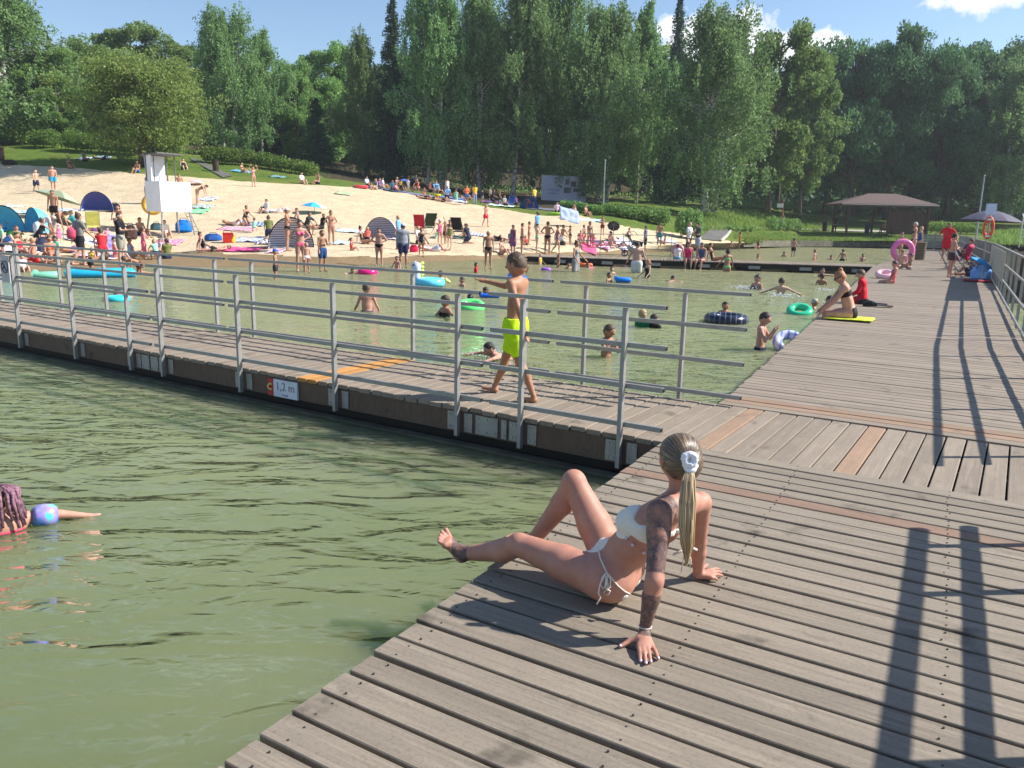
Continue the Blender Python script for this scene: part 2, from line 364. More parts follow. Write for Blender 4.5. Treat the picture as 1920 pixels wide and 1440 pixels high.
# ---------------------------------------------------------------- jetties
def dirv(a): return Vector((math.cos(R_(a)), math.sin(R_(a)), 0))
def lineX(p, d, q, e):
    """intersection of p+s d and q+t e"""
    den = d.x*e.y-d.y*e.x; s = ((q.x-p.x)*e.y-(q.y-p.y)*e.x)/den; return p+d*s
BD = dirv(-32.3); BN = Vector((-BD.y, BD.x, 0))           # bridge direction, and across it (away from camera)
B0 = Vector((1.17, 6.03, 0)); BW = 1.58
def deck_boards(name, origin, ang, count, length, pitch, mat, orange=(), jitter=.012, t=.04, bw=.132, parent=None, paint=(), z=0.0, w0=None, omat='board_orange'):
    """boards laid side by side: each runs along local x, they step along local y"""
    mb = MB(); rnd = random.Random(hash(name) % 1000 if False else len(name)*13)
    for i in range(count):
        g = rnd.uniform(-.004, .004); L0 = rnd.uniform(-jitter, jitter); L1 = rnd.uniform(-jitter, jitter)
        L = length(i) if callable(length) else length
        x0 = (w0(i) if w0 else 0)+L0; x1 = L+L1
        mi = 1 if i in orange else (2 if i in paint else 0)
        rot = Matrix.Rotation(rnd.uniform(-.0012, .0012), 3, 'Z') @ Matrix.Rotation(rnd.uniform(-.006, .006), 3, 'X')
        mb.box(((x0+x1)/2, i*pitch+pitch/2, -t/2+z+rnd.uniform(-.003, .002)), (x1-x0, bw+g, t), rot, mi, bev=.004)
    o = mb.build('deck_board', [mat, M[omat], M['board_paint']], parent)
    o.location = origin; o.rotation_euler = (0, 0, R_(ang)); return o
def uvw(o, a, x, y, z=0): 
    d = dirv(a); return Vector(o)+d*x+Vector((-d.y, d.x, 0))*y+Vector((0, 0, z))
# near deck: left edge direction 61.4, boards run at -31.2
ND = dirv(61.4); NE = Vector((-.10, 3.648, 0)); NB = -31.0
near_deck = empty('wooden_deck', (0, 0, 0)); tag(near_deck, 'grey weathered board deck in the foreground that the woman in the cream bikini sits on', 'jetty')
top = lineX(NE, ND, B0, BD)
pn_ = .150; nb_ = 62
bdir = dirv(NB); step = Vector((-bdir.y, bdir.x, 0))
# origin so the last board touches the bridge strip
org = top-step*(pn_*nb_)
def nx0(i):
    p = org+step*(pn_*(i+.5)); q = lineX(p, bdir, NE, ND); return (q-p).dot(bdir)
deck_boards('near', org, NB, nb_, lambda i: nx0(i)+3.15, pn_, M['board'], orange={nb_-6}, w0=nx0, omat='board_worn', parent=near_deck, jitter=.006, bw=.130)
mb = MB()
for off in (.10, 1.05, 2.0, 3.0):
    a = uvw(NE, 61.4, -9, -off, -.13); b = uvw(NE, 61.4, 2.35, -off, -.13); mb.bar(a, b, .08, .16)
mb.build('support_beam', M['beam_dark'], near_deck)
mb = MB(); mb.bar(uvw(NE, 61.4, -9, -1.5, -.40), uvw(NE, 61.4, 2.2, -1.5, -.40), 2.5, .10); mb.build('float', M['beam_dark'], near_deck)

rs_ = random.Random(2); smb = MB()
for i in range(8, nb_):
    p = org+step*(pn_*(i+.5))
    for off in (.10, 1.05, 2.0, 3.0):
        q0 = lineX(p, bdir, NE+Vector((ND.y, -ND.x, 0))*off, ND)
        for sg in (-1, 1): smb.lathe([(0, .0012), (.0042, .001), (.0042, -.004)], 6, tuple(q0+step*sg*.038+bdir*rs_.uniform(-.012, .012)+Vector((0, 0, .003))))
smb_o = smb.build('deck_screws', mat_plain((.05, .045, .04), .6), near_deck); smb_o['kind'] = 'stuff'
# bridge strip
bridge = empty('wooden_footbridge', (0, 0, 0)); tag(bridge, 'narrow board footbridge with steel railings that the boy in neon trunks walks on', 'jetty')
BL = 26.0; BRr = 5.2; pb = .150; nbb = int((BL+BRr)/pb)
# boards run across the bridge (direction BN); step along -BD from the right end
bo = B0+BD*BRr
angN = -32.3+90
ori = bo
def bidx(px, py):
    p = unp(px, py); return int(((bo-p).dot(BD))/pb)
oi = bidx(1362, 797); oi2 = bidx(1612, 850)
pi_ = bidx(680, 690)
deck_boards('bridge', ori, angN, nbb, BW, pb, M['board_far'], orange={oi, oi2}, paint={pi_, pi_+1}, parent=bridge, jitter=.012, bw=.137)
mb = MB()
mb.bar(B0+BN*.05+BD*(-BL)+Vector((0, 0, -.15)), B0+BN*.05+BD*(-.03)+Vector((0, 0, -.15)), .06, .205)
mb.bar(B0+BN*(BW-.05)+BD*(-BL)+Vector((0, 0, -.15)), B0+BN*(BW-.05)+BD*.6+Vector((0, 0, -.15)), .06, .205)
mb.build('edge_beam', M['beam'], bridge)
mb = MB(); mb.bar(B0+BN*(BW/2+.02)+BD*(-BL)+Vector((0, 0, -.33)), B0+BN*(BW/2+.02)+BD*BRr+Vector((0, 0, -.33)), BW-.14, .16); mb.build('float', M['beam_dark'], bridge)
mb = MB(); mb.bar(B0-BN*.03+BD*(-BL)+Vector((0, 0, -.352)), B0-BN*.03+BD*(-.1)+Vector((0, 0, -.352)), .10, .03); mb.build('float_rim', mat_plain((.09, .085, .06), .8, 0, .3, 4), bridge)
# far deck
FD = dirv(62.6); FE = lineX(Vector((2.074, 7.572, 0)), FD, B0+BN*BW, BD); FW = 3.15
LPTS = ([0, 8, 30, 44, 70], [0, -.1, -.5, -.1, .4]); RPTS = ([0, 6, 25, 45, 70], [3.05, 3.05, 3.6, 3.5, 3.3])
def fd(u, n, z=0.0): return FE+FD*u+Vector((FD.y, -FD.x, 0))*n+Vector((0, 0, z))
def fdl(u): return float(np.interp(u, *LPTS))
def fdr(u): return float(np.interp(u, *RPTS))
far_deck = empty('wooden_deck', (0, 0, 0)); tag(far_deck, 'long board jetty running away to the far bank, steel railing along its right side', 'jetty')
FB = -31.6; fb = dirv(FB); fst = Vector((-fb.y, fb.x, 0)); nf = 430
def fx0(i):
    p = FE+fst*(.15*(i+.5)); q = lineX(p, fb, FE, FD); return (q-p).dot(fb)
org2 = FE+BN*.03
deck_boards('far__', org2, FB, nf, lambda i: fx0(i)+fdr(.15*i), .15, M['board_far'], orange={1, 2}, w0=lambda i: fx0(i)+fdl(.15*i), parent=far_deck, jitter=.012, bw=.136)
mb = MB()
for off in (0, 1):
    for ua, ub in ((.3, 8), (8, 30), (30, 44), (44, 64)):
        f_ = (lambda u: fdl(u)+.1) if off == 0 else (lambda u: fdr(u)-.1)
        mb.bar(fd(ua, f_(ua), -.14), fd(ub, f_(ub), -.14), .07, .19)
mb.build('support_beam', M['beam_dark'], far_deck)
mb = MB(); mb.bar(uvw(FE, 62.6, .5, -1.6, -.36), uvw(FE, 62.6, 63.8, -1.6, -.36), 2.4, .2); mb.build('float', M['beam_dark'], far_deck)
# cross pier in the middle distance
P1 = unp(985, 480); pdv = (unp(1640, 500)-P1).normalized(); P2 = lineX(P1, pdv, FE, FD); PL = (P2-P1).length-.15
pn2 = Vector((-pdv.y, pdv.x, 0)); PW = 2.3
pier = empty('wooden_pier'); tag(pier, 'pale boardwalk pier crossing the bathing water in the middle distance, bathers sitting on its edge', 'jetty')
ang = math.degrees(math.atan2(pn2.y, pn2.x))
deck_boards('p', P1+pdv*PL, ang, int(PL/.15), PW, .15, M['board_far'], parent=pier, jitter=.01)
mb = MB(); mb.bar(P1+pn2*.06+Vector((0, 0, -.15)), P1+pn2*.06+pdv*PL+Vector((0, 0, -.15)), .07, .22); mb.bar(P1+pn2*(PW-.06)+Vector((0, 0, -.15)), P1+pn2*(PW-.06)+pdv*PL+Vector((0, 0, -.15)), .07, .22); mb.build('edge_beam', M['beam_dark'], pier)
mb = MB()
for k in range(7):
    a = P1+pn2*(PW/2)+pdv*(.8+k*PL/7); mb.bar(a+Vector((0, 0, -.36)), a+pdv*(PL/7-1.3)+Vector((0, 0, -.36)), 1.9, .3)
mb.build('float', M['beam_dark'], pier)
for k in range(7):
    mb = MB(); a = P1-pn2*.005+pdv*(1.4+k*PL/7.2); mb.bar(a+Vector((0, 0, -.2)), a+pdv*.5+Vector((0, 0, -.2)), .02, .14); mb.build('bracket', M['steel_dull'], pier)
def prail():
    inv = P1+pn2*PW
    s0 = 2.2; s1 = 7.2
    railing('thin railing along the far side of the cross pier, in front of the stroller', inv, pdv, pn2, s0, s1, [s0+.1, s0+1.1, s0+2.2, s0+2.5, s1-.5], 'pier railings', rail=.035, post=.04)
# steel brackets and the depth sign on the near footbridge edge
def on_edge(px, py):  # position along the near bridge edge for a measured place
    return (unp(px, py)-B0).dot(BD)
def plate(s0, s1, z0=-.235, z1=-.06):
    plate_mb = MB(); bolt_mb = MB(); a = B0+BD*s0+BN*.012; b = B0+BD*s1+BN*.012; zc = (z0+z1)/2
    plate_mb.bar(a+Vector((0, 0, zc)), b+Vector((0, 0, zc)), .012, z1-z0)
    n = max(2, int((s1-s0)/.09)+1)
    for k in range(n):
        for z in (z0+.03, z1-.03):
            c = B0+BD*(s0+.025+(s1-s0-.05)*k/(n-1))+BN*.0+Vector((0, 0, z)); bolt_mb.bar(c, c+BN*.01, .02, .02)
    pl_ = plate_mb.build('bracket', M['steel'], bridge); bolt_mb.build('bolt_heads', M['steel_dull'], pl_)
NPX = [(33, 617), (125, 637), (235, 655), (300, 665), (452, 690), (628, 722), (840, 768), (967, 787), (1165, 815)]
NPS = [on_edge(*p) for p in NPX]
FPX = [(20, 562), (59, 567), (134, 578), (218, 590), (313, 606), (419, 620), (485, 630), (793, 670), (985, 703), (1097, 718), (1272, 746)]
FPS = [(unp(*p)-B0).dot(BD) for p in FPX]
for s_ in NPS: plate(s_-.14, s_-.05); plate(s_+.05, s_+.14)
sA = on_edge(870, 772); sB = on_edge(940, 783); plate(NPS[6]+.18, NPS[6]+.42); plate(NPS[6]+.46, NPS[7]-.17)
plate(NPS[2]+.16, (NPS[2]+NPS[3])/2-.01); plate((NPS[2]+NPS[3])/2+.02, NPS[3]-.16)

# ---------------------------------------------------------------- railings
RH = (.09, .41, .74, 1.06)
def railing(label, base, d, out, s0, s1, posts, group, hs=RH, below=.27, rail=.039, post=.046, zr=0.0, pfn=None):
    root = empty('railing', base+d*s0); tag(root, label, 'railing', group); inv = -(base+d*s0)
    pt = pfn or (lambda s, o=0.0: base+d*s+out*o)
    top = hs[-1]
    for s in posts:
        mb = MB(); mb.bar(pt(s)+Vector((0, 0, -below))+inv, pt(s)+Vector((0, 0, top-.025))+inv, post, post*.75, up=tuple(d)); mb.build('post', M['steel'], root)
    for h in hs:
        mb = MB(); n = 1 if pfn is None else 6
        for k in range(n):
            a = s0+(s1-s0)*k/n; b = s0+(s1-s0)*(k+1)/n
            off = 0.0 if h == top else -.045
            mb.bar(pt(a, off)+Vector((0, 0, h))+inv, pt(b, off)+Vector((0, 0, h))+inv, rail*(1.15 if h == top else .8), rail*(.8 if h == top else 1.0))
        r = mb.build('rail', M['steel'], root)
        for e, sg in ((s0, -1), (s1, 1)):
            cp = MB(); off = 0.0 if h == top else -.045
            q = pt(e, off)+Vector((0, 0, h))+inv; dd = (pt(s1)-pt(s0)).normalized(); cp.bar(q+dd*sg*.001, q+dd*sg*.008, rail*.7, rail*.7); cp.build('end_cap', M['black'], r)
    return root
prail()
g_rail = 'galvanised railings along the footbridge'
nb = B0-BN*.035
railing('near-side footbridge railing section at the far left, carrying the round no-diving sign', nb, BD, -BN, -14.5, on_edge(268, 661), [-14.2, -13.0, -11.7]+NPS[0:3], g_rail)
railing('long near-side footbridge railing section above the white depth sign', nb, BD, -BN, on_edge(275, 663), on_edge(893, 771), NPS[3:7], g_rail)
railing('near-side footbridge railing section in front of the boy, ending at the woman sunbathing', nb, BD, -BN, on_edge(908, 775), on_edge(1237, 828), NPS[7:9], g_rail)
fbp = B0+BN*(BW+.035)
def fs(x): return float(np.interp(x, [p[0] for p in FPX], FPS))
railing('water-side footbridge railing section at the far left in front of the crowded beach', fbp, BD, BN, -16.0, fs(437), [-15.7, -14.4, -13.1]+FPS[0:6], g_rail)
railing('water-side footbridge railing section running behind the boy in neon trunks', fbp, BD, BN, fs(447), fs(1035), FPS[6:9], g_rail)
railing('short water-side footbridge railing section right of the boy, nearest the jetty corner', fbp, BD, BN, fs(1052), FPS[10]+.62, FPS[9:11], g_rail)
g_r2 = 'railings along the right side of the long jetty'
def rp(s, o=0.0): return fd(s, fdr(max(s, 0))+.03+o)
names_ = ['far jetty railing section nearest the footbridge crossing, at the right edge of the picture', 'far jetty railing section just before the pale banner', 'far jetty railing section behind the blue beach umbrella', 'far jetty railing section beside the life buoy sign', 'farthest jetty railing section, near the bank']
for i_, (a_, b_) in enumerate([(-.35, 7.4), (7.5, 15.2), (15.3, 26.5), (26.6, 40), (40.1, 60)]):
    k_ = max(2, int((b_-a_)/1.3)); railing(names_[i_], fd(0, 0), FD, Vector((FD.y, -FD.x, 0)), a_, b_, [a_+.25+(b_-a_-.5)*j/(k_-1) for j in range(k_)], g_r2, hs=(.1, .46, .84, 1.2), pfn=rp)
def rp2(s, o=0.0): return uvw(NE, 61.4, s, -(2.95+o))
s_end = (fd(-2.0, 3.0)-NE).dot(ND)+.14
railing('steel railing beside the foreground deck, just outside the right edge of the picture', NE, ND, Vector((ND.y, -ND.x, 0)), s_end-9.0, s_end, [s_end-.3, s_end-.95, s_end-2.35, s_end-3.7, s_end-5.1, s_end-6.5], g_r2, hs=(.1, .46, .80, 1.10), pfn=rp2, rail=.055)
# banner on the jetty railing
mb = MB()
for k in range(8): a = 14.9+k*1.32; mb.bar(rp(a, -.09)+Vector((0, 0, .80)), rp(a+1.32, -.09)+Vector((0, 0, .80)), .008, .72)
tag(mb.build('banner', mat_plain((.50, .46, .38), .8, 0, .1, 2)), 'long pale beige banner tied to the jetty railing behind the blue umbrella', 'banner')
# palisade in the water on the right
pal = empty('timber_palisade'); tag(pal, 'pale upright-board palisade standing in the water right of the jetty railing', 'fence')
A_ = unp(1812, 444, .95); B_ = unp(1935, 482, .95); A_.z = B_.z = 0; L_ = (B_-A_).length; dA = (B_-A_).normalized(); rnd = random.Random(3)
mb = MB(); s_ = 0
while s_ < L_:
    w_ = rnd.uniform(.16, .24); h_ = .95+rnd.uniform(-.04, .04); c = A_+dA*(s_+w_/2); mb.bar(Vector((c.x, c.y, -.6)), Vector((c.x, c.y, h_)), w_-.02, .04, up=(-dA.y, dA.x, 0)); s_ += w_+.01
mb.build('boards', mat_wood('palisade_wood', (.40, .34, .26), (.24, .2, .15)), pal)
mb = MB(); s_ = .5
while s_ < L_: c = A_+dA*s_+Vector((-dA.y, dA.x, 0))*-.08; mb.bar(Vector((c.x, c.y, -.7)), Vector((c.x, c.y, 1.05)), .1, .1); s_ += 2.6
mb.build('posts', mat_wood('palisade_post', (.33, .28, .2), (.2, .17, .13)), pal)
# depth sign on the bridge edge: 1.2 m
def text_mesh(name, body, size, mat, parent, loc, xdir, ydir, ext=.002):
    cu = bpy.data.curves.new(name, 'FONT'); cu.body = body; cu.size = size; cu.extrude = ext; cu.align_x = 'CENTER'; cu.align_y = 'CENTER'
    tmp = bpy.data.objects.new(name, cu); dg = bpy.context.evaluated_depsgraph_get(); me = bpy.data.meshes.new_from_object(tmp, depsgraph=dg); bpy.data.objects.remove(tmp)
    me.materials.clear(); me.materials.append(mat); o = bpy.data.objects.new(name, me); COL.objects.link(o)
    x = Vector(xdir).normalized(); y = Vector(ydir).normalized(); z = x.cross(y)
    o.matrix_world = Matrix(((x.x, y.x, z.x, loc[0]), (x.y, y.y, z.y, loc[1]), (x.z, y.z, z.z, loc[2]), (0, 0, 0, 1)))
    if parent: o.parent = parent
    return o
sg = empty('depth_sign'); tag(sg, 'white 1.2 m depth sign with a red end on the footbridge edge beam', 'sign')
s0_ = on_edge(492, 700); s1_ = on_edge(546, 710); sm_ = on_edge(502, 702)
mb = MB(); mb.bar(B0+BD*sm_+Vector((0, 0, -.155)), B0+BD*s1_+Vector((0, 0, -.155)), .02, .19); mb.build('panel', mat_plain((.72, .74, .82), .4), sg)
mb = MB(); mb.bar(B0+BD*s0_+Vector((0, 0, -.155)), B0+BD*(sm_-.002)+Vector((0, 0, -.155)), .02, .19); mb.build('red_panel', mat_plain((.45, .04, .04), .4), sg)
cc = B0+BD*((sm_+s1_)/2)-BN*.013
text_mesh('lettering', '1,2 m', .13, mat_plain((.35, .28, .33), .5), sg, cc+Vector((0, 0, -.135)), BD, (0, 0, 1))
text_mesh('lettering', 'woda', .04, mat_plain((.45, .42, .5), .5), sg, cc+Vector((0, 0, -.22)), BD, (0, 0, 1))
mb = MB(); mb.torus(B0+BD*((s0_+sm_)/2)-BN*.012+Vector((0, 0, -.15)), .03, .010, 20, 6, rot=Matrix.Rotation(R_(90), 3, 'X')); mb.build('emblem', mat_plain((.75, .6, .15), .4), sg)
# round no-diving sign on the far-left post
sg = empty('no_diving_sign'); tag(sg, 'small grey sign with a round diver symbol, on the leftmost near-side railing post', 'sign')
c0 = nb+BD*NPS[0]-BN*.05; cz = 1.7
yb = [unp(33, 617)]
c0 = nb+BD*(NPS[0]-.10)-BN*.045
mb = MB(); mb.bar(c0+Vector((0, 0, .66)), c0+Vector((0, 0, 1.04)), .22, .012, up=tuple(BN)); mb.build('panel', mat_plain((.50, .50, .52), .4), sg)
mb = MB(); mb.torus(c0-BN*.009+Vector((0, 0, .88)), .082, .008, 28, 6, rot=Matrix.Rotation(R_(-32.3), 3, 'Z') @ Matrix.Rotation(R_(90), 3, 'X')); mb.build('ring_symbol', mat_plain((.13, .1, .14), .5), sg)
mb = MB(); mb.tube([c0-BN*.011+BD*-.03+Vector((0, 0, .93)), c0-BN*.011+BD*.0+Vector((0, 0, .885)), c0-BN*.011+BD*.035+Vector((0, 0, .83))], .010, 6); mb.tube([c0-BN*.011+BD*-.01+Vector((0, 0, .90)), c0-BN*.011+BD*-.045+Vector((0, 0, .85))], .007, 6); mb.build('diver_symbol', mat_plain((.13, .1, .14), .5), sg)

# ---------------------------------------------------------------- plants
def mat_leaf(name, a, b, c, transl=.45):
    t = NT(name); g = t.new('ShaderNodeNewGeometry'); oi = t.new('ShaderNodeObjectInfo')
    col = t.ramp(g.outputs['Random Per Island'], [(0, a), (.55, b), (1, c)])
    n = t.noise(t.co.outputs['Object'], .45, 2)
    col = t.mix(t.ramp(n, [(.4, (0,)*3), (.65, (.45,)*3)]), col, c)
    hv = t.new('ShaderNodeHueSaturation'); t.link(col, hv.inputs['Color'])
    t.link(t.math('ADD', t.math('MULTIPLY', oi.outputs['Random'], .028), .494), hv.inputs['Hue']); t.link(t.math('ADD', t.math('MULTIPLY', oi.outputs['Random'], .5), 1.2), hv.inputs['Value'])
    d = t.new('ShaderNodeBsdfDiffuse'); tr = t.new('ShaderNodeBsdfTranslucent'); mx = t.new('ShaderNodeMixShader'); mx.inputs[0].default_value = transl
    t.link(hv.outputs[0], d.inputs[0]); t.link(hv.outputs[0], tr.inputs[0]); t.link(d.outputs[0], mx.inputs[1]); t.link(tr.outputs[0], mx.inputs[2])
    gl = t.new('ShaderNodeBsdfGlossy'); gl.inputs['Roughness'].default_value = .45; gl.inputs['Color'].default_value = (.8, .85, .8, 1); m2 = t.new('ShaderNodeMixShader'); m2.inputs[0].default_value = .012
    t.link(mx.outputs[0], m2.inputs[1]); t.link(gl.outputs[0], m2.inputs[2]); out = t.n['Material Output']; t.link(m2.outputs[0], out.inputs[0]); return t.mat
M['birch_leaf'] = mat_leaf('birch_foliage', (.085, .145, .060), (.135, .215, .080), (.20, .29, .105))
M['broad_leaf'] = mat_leaf('broad_foliage', (.085, .15, .045), (.135, .215, .06), (.20, .28, .085))
M['yellow_leaf'] = mat_leaf('yellow_green_foliage', (.095, .155, .04), (.15, .215, .055), (.225, .285, .08))
M['dark_leaf'] = mat_leaf('oak_foliage', (.042, .085, .042), (.07, .13, .058), (.11, .18, .07))
M['needle'] = mat_leaf('spruce_foliage', (.03, .06, .04), (.045, .085, .052), (.07, .115, .06), .15)
M['hedge_leaf'] = mat_leaf('hedge_foliage', (.065, .115, .025), (.105, .17, .035), (.16, .225, .05))
M['reed_leaf'] = mat_leaf('bank_foliage', (.08, .14, .03), (.15, .22, .045), (.24, .30, .08))
def mat_bark(name, birch):
    t = NT(name)
    if birch:
        m = t.mapping((3, 3, 9)); n = t.noise(m, 1.2, 4, .6); t.color(t.ramp(n, [(.42, (.05, .045, .04)), (.5, (.50, .48, .43)), (1, (.66, .64, .58))]))
    else:
        m = t.mapping((9, 9, 1.4)); n = t.noise(m, 1.5, 5, .65); t.color(t.ramp(n, [(.35, (.05, .038, .028)), (.65, (.135, .105, .078))]))
    t.set(Roughness=.9); t.bump(n, .5, .03); return t.mat
M['birch_bark'] = mat_bark('birch_bark', True); M['bark'] = mat_bark('bark', False)
def leaf_quads(P, size, rng, hang=False, needle=False):
    """one small leaf-spray face per point"""
    n = len(P); a = rng.normal(size=(n, 3)); 
    if hang: a[:, 2] -= 1.6
    if needle: a[:, 2] *= .35
    a /= np.linalg.norm(a, axis=1)[:, None]; b = rng.normal(size=(n, 3)); b -= a*(a*b).sum(1)[:, None]; b /= np.linalg.norm(b, axis=1)[:, None]
    s = size*rng.uniform(.6, 1.35, n)[:, None]; w = s*(.34 if needle else .5)
    V = np.stack([P-a*s*.5, P+b*w*.55, P+a*s*.5, P-b*w*.55], 1).reshape(-1, 3); return V
def mesh_from_quads(name, V, mat, parent=None):
    me = bpy.data.meshes.new(name); n = len(V)//4
    me.vertices.add(len(V)); me.vertices.foreach_set('co', np.ascontiguousarray(V, dtype=np.float32).ravel())
    me.loops.add(len(V)); me.loops.foreach_set('vertex_index', np.arange(len(V), dtype=np.int32)); me.polygons.add(n)
    me.polygons.foreach_set('loop_start', np.arange(0, len(V), 4, dtype=np.int32)); me.polygons.foreach_set('loop_total', np.full(n, 4, dtype=np.int32)); me.update(); me.validate()
    me.materials.append(mat); o = bpy.data.objects.new(name, me); COL.objects.link(o); 
    if parent: o.parent = parent
    return o
def make_tree(kind, seed, H=17.0, W=7.0, low=.18, n_leaf=11000, size=.27, leafmat='birch_leaf', bark='birch_bark', stems=1):
    rng = np.random.default_rng(seed); rnd = random.Random(seed)
    root = empty({'birch': 'birch_tree', 'broad': 'broadleaf_tree', 'oak': 'oak_tree', 'spruce': 'spruce_tree'}[kind])
    mb = MB(); pts = []; tips = []
    for st in range(stems):
        ox, oy = (rnd.uniform(-.6, .6), rnd.uniform(-.6, .6)) if stems > 1 else (0, 0); lean = Vector((rnd.uniform(-.05, .05)+ox*.1, rnd.uniform(-.05, .05)+oy*.1, 0))
        tp = []; top = .97 if kind in ('birch', 'spruce') else .72
        for k in range(9):
            z = H*top*k/8; tp.append(Vector((ox, oy, 0))+lean*z+Vector((rnd.uniform(-.12, .12), rnd.uniform(-.12, .12), z)))
        r_ = H*(.011 if kind == 'birch' else .017); mb.tube(tp, [r_*(1.25 if k == 0 else 1-.105*k) for k in range(9)], 8)
        nl = {'birch': 34, 'broad': 30, 'oak': 34, 'spruce': 0}[kind]
        for j in range(nl):
            t = low+(1-low)*((j+.5)/nl)**.85; zc = t*H*top*.97; i = min(7, int(zc/(H*top)*8)); f = zc/(H*top)*8-i; base = tp[i].lerp(tp[i+1], f)
            az = rnd.uniform(0, 6.283); tt = (t-low)/(1-low)
            env = {'birch': .35+.65*math.sin(math.pi*min(1, max(0, tt*.85+.12)))**.8, 'broad': math.sin(math.pi*(tt*.72+.2))**.6, 'oak': math.sin(math.pi*(tt*.66+.22))**.5}[kind]
            if kind == 'birch': env *= 1.0-.72*max(0, tt-.45)/.55
            L = W/2*env*rnd.uniform(.6, 1.12); up = rnd.uniform(.3, .8) if kind == 'birch' else rnd.uniform(.1, .55)
            q = base+Vector((math.cos(az)*L*.5, math.sin(az)*L*.5, L*up*.6)); e = base+Vector((math.cos(az)*L, math.sin(az)*L, L*up*.75))
            mb.tube([base, q, e], [r_*.34, r_*.2, r_*.07], 5, cap=False)
            for k in range(5 if kind != 'birch' else 4):
                f = rnd.uniform(.4, 1.05); p = base.lerp(q, f*2) if f < .5 else q.lerp(e, (f-.5)*2)
                tips.append(p+Vector((rnd.gauss(0, L*.16), rnd.gauss(0, L*.16), rnd.gauss(0, .4))))
    mb.build('trunk', M[bark], root, smooth=True)
    if kind == 'birch':
        T = np.array([list(p) for p in tips]); S = []; per = n_leaf/(len(tips)*4)
        for p in T:
            for s in range(4):
                n = max(3, int(per*rng.uniform(.5, 1.5))); L = rng.uniform(.7, 2.6); o_ = rng.normal(0, .42, 3)*[1, 1, .5]; t = rng.uniform(0, 1, n)
                sway = rng.normal(0, .12, 2); q = p+o_+np.stack([sway[0]*t*L, sway[1]*t*L, -t*L], 1)+rng.normal(0, .13, (n, 3)); S.append(q)
        P = np.concatenate(S); V = leaf_quads(P, size, rng, hang=True)
    elif kind == 'spruce':
        S = []; nw = 40
        for k in range(nw):
            z = H*(low+(1-low)*k/nw); Rw = W/2*(1-k/nw)**.85+.15; nb = 9
            for j in range(nb):
                az = rnd.uniform(0, 6.283); L = Rw*rnd.uniform(.7, 1.1); n = int(n_leaf/nw/nb*(.4+1.2*(1-k/nw))); t = rng.uniform(.08, 1, n)
                x = t*L; zz = z-rnd.uniform(.1, .4)*x+.18*x*x/max(L, .1)*.6+rng.normal(0, .17, n); lat = rng.normal(0, 1, n)*.16*(1.2-t)*L
                S.append(np.stack([math.cos(az)*x-math.sin(az)*lat, math.sin(az)*x+math.cos(az)*lat, zz-np.abs(lat)*.25], 1))
        P = np.concatenate(S); V = leaf_quads(P, size, rng, needle=True)
    else:
        T = np.array([list(p) for p in tips]); S = []; per = n_leaf/len(tips)
        for p in T:
            n = max(8, int(per*rng.uniform(.5, 1.5))); r = rng.uniform(.55, 1.15)*W*.105; u = rng.normal(size=(n, 3)); u /= np.linalg.norm(u, axis=1)[:, None]; rr = rng.uniform(.45, 1.05, n)[:, None]
            S.append(p+u*rr*r*[1.15, 1.15, .72]+[0, 0, .15])
        P = np.concatenate(S); V = leaf_quads(P, size, rng)
    mesh_from_quads('crown', V, M[leafmat], root)
    return root
T = {}
T['birchA'] = make_tree('birch', 1, 18, 7.4, .20, 44000, .235)
T['birchB'] = make_tree('birch', 2, 18, 6.2, .14, 40000, .235, stems=2)
T['birchC'] = make_tree('birch', 3, 18, 8.4, .10, 50000, .24, stems=3)
T['broadA'] = make_tree('broad', 4, 15, 9.0, .16, 38000, .26, 'broad_leaf', 'bark')
T['broadB'] = make_tree('broad', 5, 15, 7.5, .12, 36000, .26, 'broad_leaf', 'bark')
T['yellow'] = make_tree('broad', 6, 11, 11.0, .10, 44000, .235, 'yellow_leaf', 'bark', stems=3)
T['oakA'] = make_tree('oak', 7, 17, 12.0, .18, 42000, .31, 'dark_leaf', 'bark')
T['oakB'] = make_tree('oak', 8, 17, 10.0, .14, 38000, .31, 'dark_leaf', 'bark')
T['spruce'] = make_tree('spruce', 9, 18, 6.0, .05, 26000, .26, 'needle', 'bark')
TSZ = {}
for k_ in T:
    T[k_].location = (0, -900, 0); co = np.array([v.co[:] for v in [c_ for c_ in T[k_].children if c_.name.startswith('crown')][0].data.vertices]); TSZ[k_] = (float(np.percentile(co[:, 2], 99.8)), float(np.percentile(np.hypot(co[:, 0], co[:, 1]), 99 if k_ == 'spruce' else 95)*2))
used_ = set()
def plant(kind, px, ybase, w, ytop, label, wid=None, group='trees at the edge of the wood', rz=None):
    b = atw(px, ybase, w)
    # height so that the top reaches the measured height
    t_ = atw(px, ytop, w); Hh = max(4, t_.z-b.z); base_h, base_w = TSZ[kind]
    src = T[kind]
    o = src if kind not in used_ else copy_tree(src)
    used_.add(kind); s = Hh/base_h; sw = s if wid is None else wid*w/CF/base_w*1.1
    o.location = b; o.scale = (sw, sw, s); o.rotation_euler = (0, 0, rz if rz is not None else random.uniform(0, 6.28)); tag(o, label, 'tree', group); return o
